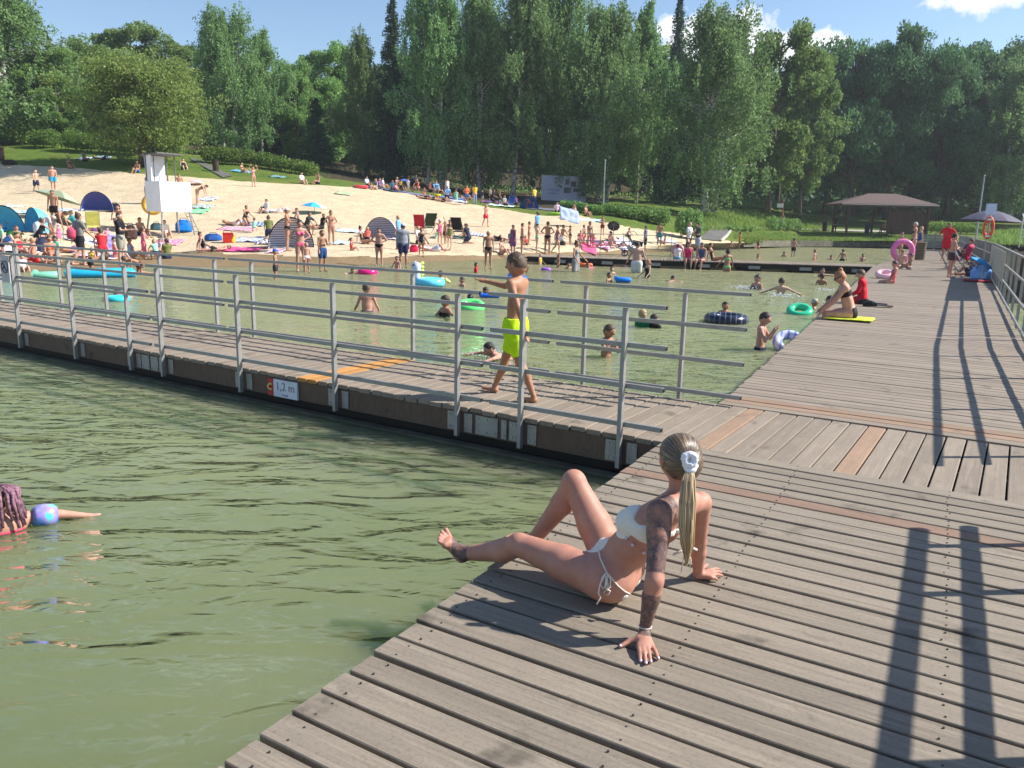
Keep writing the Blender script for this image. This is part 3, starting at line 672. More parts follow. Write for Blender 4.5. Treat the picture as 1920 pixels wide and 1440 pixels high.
TR = [
 ('birchC', 22, 300, 78, -40, 210, 'tall dark weeping birch cut off by the left edge, behind the clipped hedge'),
 ('broadB', 112, 285, 80, 90, 120, 'mid-green tree with a bare low stem right of the leftmost birch'),
 ('broadA', 190, 290, 92, 85, 150, 'broad tree behind the hedge, left of the pale pointed one'),
 ('broadB', 258, 290, 96, 50, 130, 'pale green pointed tree rising above the yellowish round tree'),
 ('yellow', 275, 312, 66, 108, 205, 'round yellow-green tree on the grass behind the white lifeguard tower'),
 ('broadB', 352, 300, 100, 80, 110, 'narrow dark tree just right of the yellow-green round one'),
 ('birchC', 428, 300, 84, 28, 130, 'tall weeping birch with a spiky top above the middle hedge'),
 ('birchA', 492, 310, 88, 72, 110, 'weeping birch leaning on the spiky-topped one, left of the layered pine'),
 ('broadA', 560, 325, 92, 125, 100, 'low rounded tree between the weeping birches and the pale slender birch'),
 ('spruce', 596, 335, 80, 190, 90, 'short layered spruce at the right end of the middle hedge'),
 ('broadB', 622, 335, 98, 88, 110, 'grey-green tree behind the layered spruce'),
 ('birchB', 678, 345, 84, 76, 84, 'slender pale birch left of the tall pointed spruce'),
 ('spruce', 738, 348, 84, 18, 100, 'tall blackish spruce with a pointed top between two pale birches'),
 ('birchB', 812, 360, 80, -20, 120, 'twin-stemmed birch with white trunks showing above the crowd on the lawn'),
 ('birchA', 836, 362, 84, 30, 90, 'white-trunked birch right behind the twin-stemmed one'),
 ('birchC', 900, 372, 82, -5, 150, 'dense tall birch above the two people in orange and yellow'),
 ('birchA', 962, 378, 80, -30, 150, 'tall birch left of the white information board'),
 ('birchC', 1030, 386, 84, -35, 150, 'tallest birch cut off by the top edge, above the information board'),
 ('birchC', 1128, 388, 80, 26, 150, 'wide pale birch directly left of the thin grey flagpole'),
 ('birchA', 1192, 388, 84, 30, 110, 'pale birch between the flagpole and the thin larch'),
 ('spruce', 1252, 390, 92, 2, 74, 'thin spiky larch poking into the sky left of the low-hanging birch'),
 ('birchC', 1330, 398, 76, 28, 185, 'large low-hanging birch beside the mound, its branches nearly touching the grass'),
 ('broadB', 1436, 398, 90, 62, 140, 'tall light poplar with two pale stems left of the dark oaks'),
 ('broadB', 1500, 400, 94, 90, 100, 'narrow light tree on the right flank of the poplar'),
 ('oakA', 1588, 412, 104, 92, 170, 'dark oak behind the left half of the shelter roof'),
 ('oakB', 1660, 412, 106, 74, 150, 'highest dark oak, right behind the shelter'),
 ('oakA', 1742, 415, 104, 106, 150, 'dark rounded oak right of the shelter'),
 ('oakB', 1830, 415, 108, 96, 150, 'dark oak behind the thin lamp post'),
 ('oakA', 1925, 415, 110, 92, 160, 'dark oak cut off by the right edge of the picture'),
 ('birchC', 1885, 418, 100, 128, 150, 'pale weeping birch in front of the dark oaks at the right edge'),
]
for kd, px, yb, w, yt, wd, lb in TR: plant(kd, px, yb, w, yt, lb, wd)
rnd = random.Random(11)
BG = []
for i in range(46):
    px = -260+i*52+rnd.uniform(-18, 18); yb = float(np.interp(px, [-260, 300, 700, 1100, 1500, 2200], [268, 280, 335, 372, 400, 410])); w = rnd.uniform(104, 128)
    yt = float(np.interp(px, [-260, 60, 160, 330, 520, 700, 900, 1100, 1250, 1330, 1480, 1560, 1700, 2200], [60, 120, 118, 140, 140, 140, 60, 80, 110, 130, 130, 140, 120, 110]))+rnd.uniform(-12, 22)
    kd = rnd.choice(['broadA', 'broadB', 'birchA', 'oakB'] if px < 1450 else ['oakA', 'oakB', 'broadA']); BG.append((kd, px, yb, w, yt))
for kd, px, yb, w, yt in BG: plant(kd, px, yb, w, yt, 'tree in the back rows of the wood, mostly hidden behind the front trees', rnd.uniform(150, 190), group='back rows of the wood')
# far wood that closes the view between the stems: nobody could count it
rng = np.random.default_rng(5); Q = []
for i in range(42000):
    px = rng.uniform(-500, 2400); yb = float(np.interp(px, [-500, 300, 700, 1100, 1500, 2400], [262, 285, 345, 375, 402, 412])); b = atw(px, yb, 140+rng.uniform(-8, 14)); Q.append((b.x, b.y, b.z-1+14*rng.uniform(0, 1)**1.4))
V = leaf_quads(np.array(Q), 1.5, rng); tag(mesh_from_quads('distant_wood', V, M['dark_leaf']), 'dark mass of the deeper wood behind the tree trunks', 'wood', kind='stuff')
Q = []
for i in range(15000):
    px = rng.uniform(600, 1560); yb = float(np.interp(px, [500, 620, 900, 1100, 1400, 1560], [318, 333, 360, 372, 384, 394])); b = atw(px, yb, float(np.interp(px, [500, 900, 1400, 1560], [84, 92, 98, 108]))+rng.uniform(0, 14)); Q.append((b.x, b.y, b.z-.2+abs(rng.normal(0, .55))))
V = leaf_quads(np.array(Q), .3, rng); tag(mesh_from_quads('undergrowth', V, M['broad_leaf']), 'low green undergrowth between the trunks', 'undergrowth', kind='stuff')
def leafmass(name, blobs, n, size, mat, label, cat, group=None, hang=False):
    rng = np.random.default_rng(len(label)*7+n); tot = sum(b[3]*b[4]*b[5] for b in blobs); S = []
    for (cx, cy, cz, rx, ry, rz) in blobs:
        k = max(20, int(n*rx*ry*rz/tot)); u = rng.normal(size=(k, 3)); u /= np.linalg.norm(u, axis=1)[:, None]; rr = rng.uniform(.55, 1.06, k)[:, None]; p = np.array([cx, cy, cz])+u*rr*[rx, ry, rz]; p[:, 2] = np.where(p[:, 2] < cz-rz*.6, cz-rng.uniform(0, rz*.6, k), p[:, 2]); S.append(p)
    P = np.concatenate(S); c = P.mean(0); c[2] = P[:, 2].min(); root = empty(name, tuple(c)); tag(root, label, cat, group)
    mesh_from_quads('foliage', leaf_quads(P-c, size, rng, hang=hang), mat, root)
    mb = MB(); r2 = random.Random(n)
    for b in blobs[:14]:
        for q in range(2):
            a = Vector((b[0]-c[0]+r2.uniform(-.2, .2), b[1]-c[1], b[2]-c[2]-b[5])); mb.tube([a, a+Vector((r2.uniform(-.3, .3), r2.uniform(-.3, .3), b[5]*1.2))], [.04, .015], 5)
    mb.build('stem', M['bark'], root); return root
def hedge(x0, x1, yb0, yb1, hpx0, hpx1, wd, n, label, mat='hedge_leaf', cat='hedge', size=.2, k=12, name='clipped_hedge', group=None, dw=0):
    bl = []; r2 = random.Random(x0)
    for i in range(k):
        t = (i+.5)/k; x = x0+(x1-x0)*t; y = yb0+(yb1-yb0)*t; p, w = gp(x, y); w += dw; p = atw(x, y, w); h = (hpx0+(hpx1-hpx0)*t)*w/CF; r = (x1-x0)/k*w/CF*.85
        bl.append((p.x, p.y, p.z+h*.48, r*r2.uniform(.95, 1.2), wd*r2.uniform(.8, 1.1), h*.54*r2.uniform(.9, 1.1)))
    return leafmass(name, bl, n, size, M[mat], label, cat, group)
hedge(-60, 52, 270, 272, 34, 33, 1.2, 5000, 'clipped green hedge at the left edge above the beach lawn', k=8)
hedge(60, 106, 276, 277, 32, 32, 1.1, 2600, 'small rounded hedge piece between the two long left hedges', k=3)
hedge(122, 262, 282, 292, 36, 36, 1.1, 6000, 'long clipped hedge behind the sunbathers under the yellow-green tree', k=12)
hedge(386, 478, 306, 312, 32, 30, 1.1, 4500, 'clipped hedge right of the sloping path, left of the darker piece', k=8)
hedge(482, 592, 314, 330, 30, 24, 1.1, 4500, 'darker clipped hedge tapering into the wood behind the lawn', k=8)
hedge(1052, 1130, 392, 404, 18, 18, .8, 3000, 'dark ground shrubs in front of the white information board', 'broad_leaf', 'shrub', k=8, name='shrub')
hedge(1130, 1252, 400, 424, 20, 30, .9, 5500, 'bright leafy shrub bank sloping to the right of the information board', 'broad_leaf', 'shrub', k=9, name='shrub')
hedge(1270, 1312, 444, 450, 50, 52, .8, 3200, 'tall dark bush behind the people standing on the cross pier', 'broad_leaf', 'shrub', k=3, name='shrub')
hedge(1440, 1496, 432, 434, 26, 24, .8, 2200, 'low bush behind the child carrying a towel on the path', 'broad_leaf', 'shrub', k=4, name='shrub')
hedge(1362, 1412, 433, 434, 10, 9, .6, 900, 'small flat shrub left of the bush by the path', 'broad_leaf', 'shrub', k=4, name='shrub')
hedge(1735, 1960, 412, 418, 20, 24, 1.0, 6000, 'dark bushy row behind the grey parasol at the right', 'broad_leaf', 'shrub', k=12, name='shrub', size=.26)
hedge(1738, 1850, 436, 440, 22, 18, .8, 3200, 'sunny bank shrubs right of the shelter, behind the lifeguards', 'reed_leaf', 'shrub', k=8, name='shrub')
# meadow on the mound and bank weeds
def grass(name, label, region, n, size, mat, hh):
    rng = np.random.default_rng(n); Q = []
    for i in range(n):
        x, y = region(rng); p, w = gp(x, y); Q.append((p.x, p.y, p.z+hh*rng.uniform(.1, .8)))
    P = np.array(Q); a = rng.normal(0, .28, (n, 3)); a[:, 2] = 1; b = rng.normal(size=(n, 3)); b[:, 2] = 0; b /= np.linalg.norm(b, axis=1)[:, None]
    s = size*rng.uniform(.5, 1.3, n)[:, None]; V = np.stack([P-a*s*.5-b*s*.12, P-a*s*.5+b*s*.12, P+a*s*.5+b*s*.02, P+a*s*.5-b*s*.02], 1).reshape(-1, 3)
    return tag(mesh_from_quads(name, V, mat), label, 'grass', kind='stuff')
def r_mound(r): x = r.uniform(1315, 1560); return x, r.uniform(float(np.interp(x, [1315, 1420, 1560], [398, 394, 408])), 434)
def r_strip(r): x = r.uniform(1375, 1735); return x, r.uniform(436, 449)
def r_bank(r): x = r.uniform(1395, 1760); return x, r.uniform(452, 461+(2 if x > 1600 else 0))
def r_left(r): x = r.uniform(-60, 620); y0 = float(np.interp(x, [-60, 0, 130, 300, 480, 620], [270, 272, 285, 318, 333, 345])); return x, r.uniform(y0-24, y0)
def r_right(r): x = r.uniform(1850, 2050); return x, r.uniform(436, 466)
grass('meadow_grass', 'tall sunny meadow grass on the mound by the path', r_mound, 9000, .34, M['reed_leaf'], .35)
grass('lawn', 'mown bright lawn strip between the path and the pond wall', r_strip, 7000, .16, M['hedge_leaf'], .1)
grass('bank_weeds', 'weeds on the stony bank of the far pond', r_bank, 6000, .32, M['reed_leaf'], .3)
grass('beach_lawn', 'short grass along the top of the sandy beach', r_left, 9000, .14, M['hedge_leaf'], .08)
grass('bank_grass', 'lush grass right of the jetty railing', r_right, 7000, .4, M['reed_leaf'], .5)

# ---------------------------------------------------------------- bodies: smooth union of tapered limbs, one skin
class Field:
    def __init__(s, lo, hi, vox):
        s.lo = np.array(lo, float)-vox*3; s.vox = vox; s.n = np.ceil((np.array(hi, float)+vox*3-s.lo)/vox).astype(int)+1
        s.D = np.full(tuple(s.n), 1.0, np.float32)
    def _sub(s, lo, hi):
        a = np.clip(np.floor((np.array(lo)-s.lo)/s.vox).astype(int), 0, s.n-1); b = np.clip(np.ceil((np.array(hi)-s.lo)/s.vox).astype(int)+1, 1, s.n)
        sl = tuple(slice(a[i], b[i]) for i in range(3))
        ax = [s.lo[i]+s.vox*np.arange(a[i], b[i]) for i in range(3)]
        return sl, np.meshgrid(*ax, indexing='ij', sparse=True)
    def prim(s, a, b, ra, rb, k=.02, q=1.0, lat=None, op='u'):
        a = np.array(a, float); b = np.array(b, float); R = max(ra, rb)*max(q, 1)+k*1.5+2*s.vox
        sl, (X, Y, Z) = s._sub(np.minimum(a, b)-R, np.maximum(a, b)+R)
        px, py, pz = X-a[0], Y-a[1], Z-a[2]; ba = b-a
        if q != 1.0 and lat is not None:
            l = np.array(lat, float); l /= np.linalg.norm(l); c = 1-1/q; d = px*l[0]+py*l[1]+pz*l[2]
            px = px-l[0]*d*c; py = py-l[1]*d*c; pz = pz-l[2]*d*c; ba = ba-l*(ba@l)*c
        L2 = max(float(ba@ba), 1e-9); h = np.clip((px*ba[0]+py*ba[1]+pz*ba[2])/L2, 0, 1)
        r = ra+(rb-ra)*h; d = np.sqrt((px-ba[0]*h)**2+(py-ba[1]*h)**2+(pz-ba[2]*h)**2)-r
        D = s.D[sl]
        if op == 'u':
            if k > 0: hh = np.clip(.5+.5*(D-d)/k, 0, 1); s.D[sl] = D*(1-hh)+d*hh-k*hh*(1-hh)
            else: s.D[sl] = np.minimum(D, d)
        elif op == 'c':   # carve
            hh = np.clip(.5-.5*(D+d)/k, 0, 1); s.D[sl] = D*(1-hh)-d*hh+k*hh*(1-hh)
    def grid(s):
        return np.meshgrid(*[s.lo[i]+s.vox*np.arange(s.n[i]) for i in range(3)], indexing='ij', sparse=True)
    def cut(s, f): s.D = np.maximum(s.D, f.astype(np.float32))
def surface(F):
    D = F.D; S = D < 0; n = D.shape
    cnt = np.zeros(tuple(np.array(n)-1), np.uint8)
    for i in (0, 1):
        for j in (0, 1):
            for k in (0, 1): cnt += S[i:n[0]-1+i, j:n[1]-1+j, k:n[2]-1+k]
    C = np.argwhere((cnt > 0) & (cnt < 8)); 
    if len(C) == 0: return np.zeros((0, 3)), []
    idx = np.full(cnt.shape, -1, np.int32); idx[tuple(C.T)] = np.arange(len(C))
    acc = np.zeros((len(C), 3)); num = np.zeros(len(C)); cor = [(i, j, k) for i in (0, 1) for j in (0, 1) for k in (0, 1)]
    vals = {c: D[tuple((C+c).T)] for c in cor}
    for a in cor:
        for ax in range(3):
            if a[ax]: continue
            b = list(a); b[ax] = 1; b = tuple(b); va, vb = vals[a], vals[b]; m = (va < 0) != (vb < 0)
            t = np.where(m, va/(va-vb+1e-12), 0); p = np.array(a, float)[None]+np.zeros((len(C), 3)); p[:, ax] += t
            acc[m] += p[m]; num[m] += 1
    V = F.lo+(C+acc/num[:, None])*F.vox
    Fs = []
    for ax in range(3):
        o = [i for i in range(3) if i != ax]
        s0 = [slice(1, -1)]*3; s0[ax] = slice(0, n[ax]-1); s1 = list(s0); s1[ax] = slice(1, n[ax])
        A = S[tuple(s0)]; B = S[tuple(s1)]; E = np.argwhere(A != B)
        if len(E) == 0: continue
        off = np.ones(3, int); off[ax] = 0; P = E+off; inside = A[tuple(E.T)]
        def g(d0, d1):
            q = P.copy(); q[:, o[0]] += d0; q[:, o[1]] += d1; return idx[tuple(q.T)]
        q = np.stack([g(-1, -1), g(0, -1), g(0, 0), g(-1, 0)], 1)
        flip = inside if ax != 1 else ~inside
        q[~flip] = q[~flip][:, ::-1]; Fs.append(q)
    return V, np.concatenate(Fs)
def sdf_obj(name, F, mat, parent=None, smooth_it=1, mats=None, midf=None):
    V, Q = surface(F)
    if len(V) == 0: return None
    for _ in range(smooth_it):   # light relaxation of the grid
        acc = np.zeros_like(V); c = np.zeros(len(V))
        for i in range(4):
            for j in (1, 3):
                np.add.at(acc, Q[:, i], V[Q[:, (i+j) % 4]]); np.add.at(c, Q[:, i], 1)
        V = V*.5+.5*acc/np.maximum(c, 1)[:, None]
    me = bpy.data.meshes.new(name); me.vertices.add(len(V)); me.vertices.foreach_set('co', V.astype(np.float32).ravel())
    me.loops.add(len(Q)*4); me.loops.foreach_set('vertex_index', Q.astype(np.int32).ravel()); me.polygons.add(len(Q))
    me.polygons.foreach_set('loop_start', np.arange(0, len(Q)*4, 4, dtype=np.int32)); me.polygons.foreach_set('loop_total', np.full(len(Q), 4, dtype=np.int32))
    me.polygons.foreach_set('use_smooth', np.ones(len(Q), bool))
    for m in (mats or [mat]): me.materials.append(m)
    if midf is not None: me.polygons.foreach_set('material_index', midf(V[Q].mean(1)).astype(np.int32))
    me.update(); o = bpy.data.objects.new(name, me); COL.objects.link(o)
    if parent: o.parent = parent
    return o
def mat_skin(name, rgb, tattoo=False, wet=.56):
    t = NT(name); P = t.co.outputs['Object']; n = t.noise(P, 14, 4, .6); f = t.noise(P, 90, 2)
    lo = (rgb[0]*.93, rgb[1]*.84, rgb[2]*.80); hi = (min(1, rgb[0]*1.06), rgb[1]*1.06, rgb[2]*1.06)
    c = t.ramp(n, [(.32, lo), (.68, hi)])
    if tattoo:
        m1 = t.noise(P, 22, 6, .8, 1.1); m2 = t.noise(P, 7, 2, .5, .5); v = t.new('ShaderNodeTexVoronoi'); v.inputs['Scale'].default_value = 26; v.feature = 'DISTANCE_TO_EDGE'; t.link(P, v.inputs['Vector'])
        k = t.math('MULTIPLY', t.math('MULTIPLY', t.ramp(m1, [(.40, (.45,)*3), (.50, (1,)*3), (.60, (.75,)*3)]), t.ramp(v.outputs['Distance'], [(.02, (1,)*3), (.25, (.75,)*3)])), t.ramp(m2, [(.30, (.3,)*3), (.38, (1,)*3)])); c = t.mix(k, c, (.060, .052, .055))
    t.color(c); t.set(Roughness=wet); t.b.inputs['Specular IOR Level'].default_value = .4
    t.b.inputs['Subsurface Weight'].default_value = .12; t.b.inputs['Subsurface Radius'].default_value = (.8, .3, .15); t.b.inputs['Subsurface Scale'].default_value = .012
    t.bump(f, .12, .002); return t.mat
SK = {'fair': mat_skin('skin_fair', (.60, .38, .28)), 'tan': mat_skin('skin_tanned', (.42, .225, .14)), 'pink': mat_skin('skin_pinkish', (.55, .30, .22)), 'boy': mat_skin('skin_tanned_boy', (.40, .20, .115)), 'lady': mat_skin('skin_sunned', (.47, .232, .168)), 'tattoo': mat_skin('skin_tattooed', (.46, .225, .16), True)}
def mat_hair(name, a, b, along=(1, 1, 1)):
    t = NT(name); m = t.mapping(along); n = t.noise(m, 1.0, 4, .7, .3); t.color(t.ramp(n, [(.3, a), (.7, b)])); t.set(Roughness=.62); t.b.inputs['Specular IOR Level'].default_value = .5; t.bump(n, .5, .006); return t.mat
HR = {'dark': mat_hair('hair_dark', (.014, .010, .008), (.035, .024, .017), (60, 60, 8)), 'brown': mat_hair('hair_brown', (.05, .03, .017), (.11, .065, .036), (60, 60, 8)), 'blond': mat_hair('hair_blond', (.28, .18, .09), (.48, .34, .18), (60, 60, 8)), 'grey': mat_hair('hair_grey', (.35, .33, .3), (.55, .53, .5), (60, 60, 8)), 'ginger': mat_hair('hair_ginger', (.26, .11, .04), (.42, .2, .08), (60, 60, 8))}
CL = {}
def cloth(rgb, rough=.75):
    k = tuple(rgb)
    if k not in CL: CL[k] = mat_plain(s2l(rgb), rough, 0, .1, 9)
    return CL[k]
def nrm(v): v = np.array(v, float); return v/np.linalg.norm(v)

# poses: direction of each bone in the body's own frame (x right hand side, y forward, z up)
def ps(torso=(0, 0, 1), hd=(0, .02, 1), ul=(-.12, .05, -1), fl=(-.03, .25, -1), ur=(.12, .05, -1), fr=(.03, .25, -1), tl=(-.05, 0, -1), sl=(-.02, -.03, -1), tr=(.05, 0, -1), sr=(.02, -.03, -1), look=0, base='feet', flat=None, fdir=None):
    return dict(torso=torso, hd=hd, ul=ul, fl=fl, ur=ur, fr=fr, tl=tl, sl=sl, tr=tr, sr=sr, look=look, base=base, fdir=fdir)
POSE = {
 'stand': ps(), 'hips': ps(ul=(-.6, -.15, -.8), fl=(.75, .25, -.35), ur=(.6, -.15, -.8), fr=(-.75, .25, -.35)),
 'crossed': ps(ul=(-.15, .25, -1), fl=(.8, .5, .1), ur=(.15, .25, -1), fr=(-.8, .5, .2)),
 'walk': ps(torso=(0, .06, 1), ul=(-.1, -.45, -1), fl=(-.03, -.1, -1), ur=(.1, .5, -1), fr=(0, .9, -.8), tl=(-.03, .45, -1), sl=(0, .02, -1), tr=(.03, -.22, -1), sr=(.02, -.75, -1)),
 'walk2': ps(torso=(0, .06, 1), ul=(-.1, .4, -1), fl=(0, .7, -.8), ur=(.1, -.35, -1), fr=(.03, -.1, -1), tl=(-.03, -.2, -1), sl=(0, -.7, -1), tr=(.03, .42, -1), sr=(.02, .05, -1)),
 'wave': ps(ul=(-.7, .2, .6), fl=(-.2, .3, 1)), 'phone': ps(ul=(-.1, .35, -1), fl=(.5, .6, .7)), 'both_up': ps(ul=(-.8, .1, .5), fl=(.5, .2, .9), ur=(.8, .1, .5), fr=(-.5, .2, .9)),
 'hold': ps(ul=(-.15, .45, -1), fl=(.2, 1, .1), ur=(.15, .45, -1), fr=(-.2, 1, .1)),
 'bend': ps(torso=(0, .85, .5), hd=(0, .9, .1), ul=(-.1, .25, -1), fl=(-.05, .3, -1), ur=(.1, .25, -1), fr=(.05, .3, -1), tl=(-.06, -.1, -1), tr=(.06, -.05, -1)),
 'squat': ps(torso=(0, .45, .9), ul=(-.2, .8, -.6), fl=(.1, .6, -.8), ur=(.2, .8, -.6), fr=(-.1, .6, -.8), tl=(-.25, 1, .1), sl=(0, -.25, -1), tr=(.25, 1, .1), sr=(0, -.25, -1), base='feet'),
 'kneel': ps(torso=(0, .3, 1), ul=(-.15, .5, -.9), fl=(.05, .8, -.4), ur=(.15, .5, -.9), fr=(-.05, .8, -.4), tl=(-.1, .75, -.75), sl=(0, -1, -.05), tr=(.1, .75, -.75), sr=(0, -1, -.05), base='knee', fdir=(0, -1, -.1)),
 'sit': ps(torso=(0, -.05, 1), ul=(-.15, .35, -1), fl=(.1, .8, -.3), ur=(.15, .35, -1), fr=(-.1, .8, -.3), tl=(-.15, 1, .62), sl=(0, .55, -.9), tr=(.15, 1, .62), sr=(0, .55, -.9), base='seat'),
 'sit_flat': ps(torso=(0, -.35, 1), ul=(-.25, -.35, -.9), fl=(-.05, -.1, -1), ur=(.25, -.35, -.9), fr=(.05, -.1, -1), tl=(-.12, 1, .08), sl=(-.02, 1, -.1), tr=(.12, 1, .3), sr=(.02, .8, -.4), base='seat', fdir=(0, .4, 1)),
 'sit_edge': ps(torso=(0, .12, 1), hd=(0, .25, 1), ul=(-.2, .1, -1), fl=(.1, .5, -.85), ur=(.2, .1, -1), fr=(-.1, .5, -.85), tl=(-.1, 1, -.05), sl=(0, .1, -1), tr=(.1, 1, -.05), sr=(0, .18, -1), base='seat'),
 'chair': ps(torso=(0, -.3, 1), ul=(-.25, .4, -.9), fl=(0, 1, -.05), ur=(.25, .4, -.9), fr=(0, 1, -.05), tl=(-.14, 1, .12), sl=(0, .35, -1), tr=(.14, 1, .12), sr=(0, .3, -1), base='seat'),
 'lie': ps(torso=(0, -1, .12), hd=(0, -.9, .35), ul=(-.35, .8, -.1), fl=(0, .9, -.1), ur=(.35, .8, -.1), fr=(0, .9, -.1), tl=(-.1, 1, .04), sl=(0, 1, -.05), tr=(.1, .75, .6), sr=(0, .6, -.8), base='seat', fdir=(0, .3, 1)),
 'prone': ps(torso=(0, 1, .22), hd=(0, .7, .7), ul=(-.3, .75, -.5), fl=(.3, .9, 0), ur=(.3, .75, -.5), fr=(-.3, .9, 0), tl=(-.08, -1, 0), sl=(0, -1, 0), tr=(.08, -1, 0), sr=(0, -1, .3), base='seat', fdir=(0, -1, .1)),
 'swim': ps(torso=(0, .95, .28), hd=(0, .35, 1), ul=(-.9, .6, .05), fl=(-.3, 1, -.2), ur=(.9, .6, .05), fr=(.4, 1, -.2), tl=(-.1, -1, -.3), sl=(0, -1, -.2), tr=(.1, -1, -.3), sr=(0, -1, -.2), base='chest', fdir=(0, -1, 0)),
 'wade': ps(ul=(-.35, .2, -.9), fl=(-.25, .6, -.55), ur=(.35, .2, -.9), fr=(.25, .6, -.55)),
 'wade_face': ps(hd=(0, .25, 1), ul=(-.3, .45, -.8), fl=(.35, .55, .9), ur=(.3, .45, -.8), fr=(-.35, .55, .9)),
 'all4': ps(torso=(0, .95, .3), hd=(0, .8, .3), ul=(-.1, .1, -1), fl=(0, .1, -1), ur=(.1, .1, -1), fr=(0, .1, -1), tl=(-.1, .1, -1), sl=(0, -1, -.1), tr=(.1, .1, -1), sr=(0, -1, -.1), base='knee', fdir=(0, -1, 0)),
}
def skeleton(H, pose, child=False, fat=1.0, female=False):
    p = POSE[pose] if isinstance(pose, str) else pose
    hh = .155 if child else .13; J = {}; t = nrm(p['torso']); lat = np.array([1., 0, 0]); f = np.cross(t, lat) if False else np.cross(lat, t)*-1
    pel = np.zeros(3); tor = H*.30; sw = H*(.098 if female or child else .112); hw = H*.052
    J['pel'] = pel; J['ch'] = pel+t*tor*.72; J['nk'] = pel+t*tor*1.03
    hd = nrm(p['hd']); J['hd'] = J['nk']+hd*H*(.092 if child else .085); J['hdir'] = hd; J['hr'] = H*hh*.5
    for s, sg in (('l', -1), ('r', 1)):
        J['sh'+s] = pel+t*tor*.93+lat*sg*sw; J['el'+s] = J['sh'+s]+nrm(p['u'+s])*H*.168; J['wr'+s] = J['el'+s]+nrm(p['f'+s])*H*.148
        J['ha'+s] = J['wr'+s]+nrm(p['f'+s])*H*.06
        J['hp'+s] = pel+lat*sg*hw-t*H*.02; J['kn'+s] = J['hp'+s]+nrm(p['t'+s])*H*.245; J['an'+s] = J['kn'+s]+nrm(p['s'+s])*H*.24
        fd_ = nrm(p['fdir']) if p.get('fdir') else np.array([sg*.15, 1, -.0]); J['he'+s] = J['an'+s]+np.array([0, -.01, -.028])*H*(1 if not p.get('fdir') else 0); J['to'+s] = J['he'+s]+nrm(fd_)*H*.115
    b = p['base']
    zmin = {'feet': min(J['hel'][2], J['her'][2], J['tol'][2], J['tor'][2])-H*.016, 'seat': J['pel'][2]-H*.062*fat**.5, 'knee': min(J['knl'][2], J['knr'][2], J['anl'][2])-H*.028, 'chest': None}[b]
    if b == 'chest': off = np.array([0, -J['ch'][1]*.8, -J['ch'][2]-H*.0])
    elif b == 'feet': off = np.array([0, -(J['hel'][1]+J['her'][1])/2-H*.03, -zmin])
    else: off = np.array([0, 0, -zmin])
    for k in J:
        if k not in ('hdir', 'hr'): J[k] = J[k]+off
    J['lat'] = lat; J['t'] = t; J['fw'] = np.cross(t, lat); J['H'] = H; J['fat'] = fat; J['fem'] = female; J['child'] = child; J['look'] = p['look']
    if J['fw'][1] < 0 and abs(t[2]) > .3: J['fw'] = -J['fw']
    return J
def body_prims(J, e=0.0, parts=None):
    H, fa, t, lat, fw = J['H'], J['fat'], J['t'], J['lat'], J['fw']; L = []; fem = J['fem']
    def P(g, a, b, ra, rb, k=.02, q=1.0, l=None):
        if parts is None or g in parts: L.append((a, b, ra*H+e, rb*H+e, k*H, q, l))
    pel, ch, nk = J['pel'], J['ch'], J['nk']; wst = pel+(ch-pel)*.5
    P('pelvis', pel-t*H*.015, pel+t*H*.03, .052*fa, .050*fa, .03, 1.55 if fem else 1.45, lat)
    P('belly', pel+t*H*.03, wst+t*H*.02, .050*fa, (.044 if fem else .047)*fa, .03, 1.5 if not fem else 1.42, lat)
    P('chest', wst, ch+t*H*.03, .045*fa, .052*(fa**.6), .03, 1.62 if not fem else 1.5, lat)
    P('shoulder', J['shl'], J['shr'], .027*fa**.4, .027*fa**.4, .05)
    P('shoulder', nk-t*H*.02, (J['shl']+nk)/2-t*H*.015, .028, .024, .04); P('shoulder', nk-t*H*.02, (J['shr']+nk)/2-t*H*.015, .028, .024, .04)
    P('neck', nk-t*H*.02, nk+J['hdir']*H*.05, .031, .027, .015)
    if fem:
        for s in (-1, 1): P('bust', ch+lat*s*H*.042+fw*H*.035, ch+lat*s*H*.045+fw*H*.045-t*H*.01, .030, .030, .015)
    for s in 'lr':
        P('uarm', J['sh'+s], J['el'+s], .027*fa**.6, .0205*fa**.5, .012); P('farm', J['el'+s], J['wr'+s], .0215*fa**.5, .0145, .008)
        d = nrm(J['wr'+s]-J['el'+s])
        P('hand', J['wr'+s], J['wr'+s]+d*H*.04, .013, .018, .008, 1.3, lat)
        for q in (-1.5, -.5, .5, 1.5): P('hand', J['wr'+s]+d*H*.045+lat*q*H*.0085, J['wr'+s]+d*H*(.094-.006*abs(q))+lat*q*H*.011-fw*H*.004, .0058, .0048, .003)
        sg = 1 if s == 'l' else -1; P('hand', J['wr'+s]+d*H*.015+lat*sg*H*.014, J['wr'+s]+d*H*.055+lat*sg*H*.03, .0075, .0055, .004)
        hp = J['hp'+s]; P('thigh', hp, J['kn'+s], .049*fa**.7, .030*fa**.3, .03); P('thigh', hp-nrm(J['kn'+s]-hp)*-H*.03+0, hp+(J['kn'+s]-hp)*.5, .050*fa**.7, .040*fa**.6, .03)
        k, a = J['kn'+s], J['an'+s]; back = -fw*H*.010; P('shin', k, k+(a-k)*.38+back, .029, .0315, .012); P('shin', k+(a-k)*.38+back, a, .0305, .0175, .01)
        P('foot', a, J['he'+s], .018, .017, .01); P('foot', J['he'+s], J['to'+s], .0165, .0125, .01, 1.5, lat)
    return L
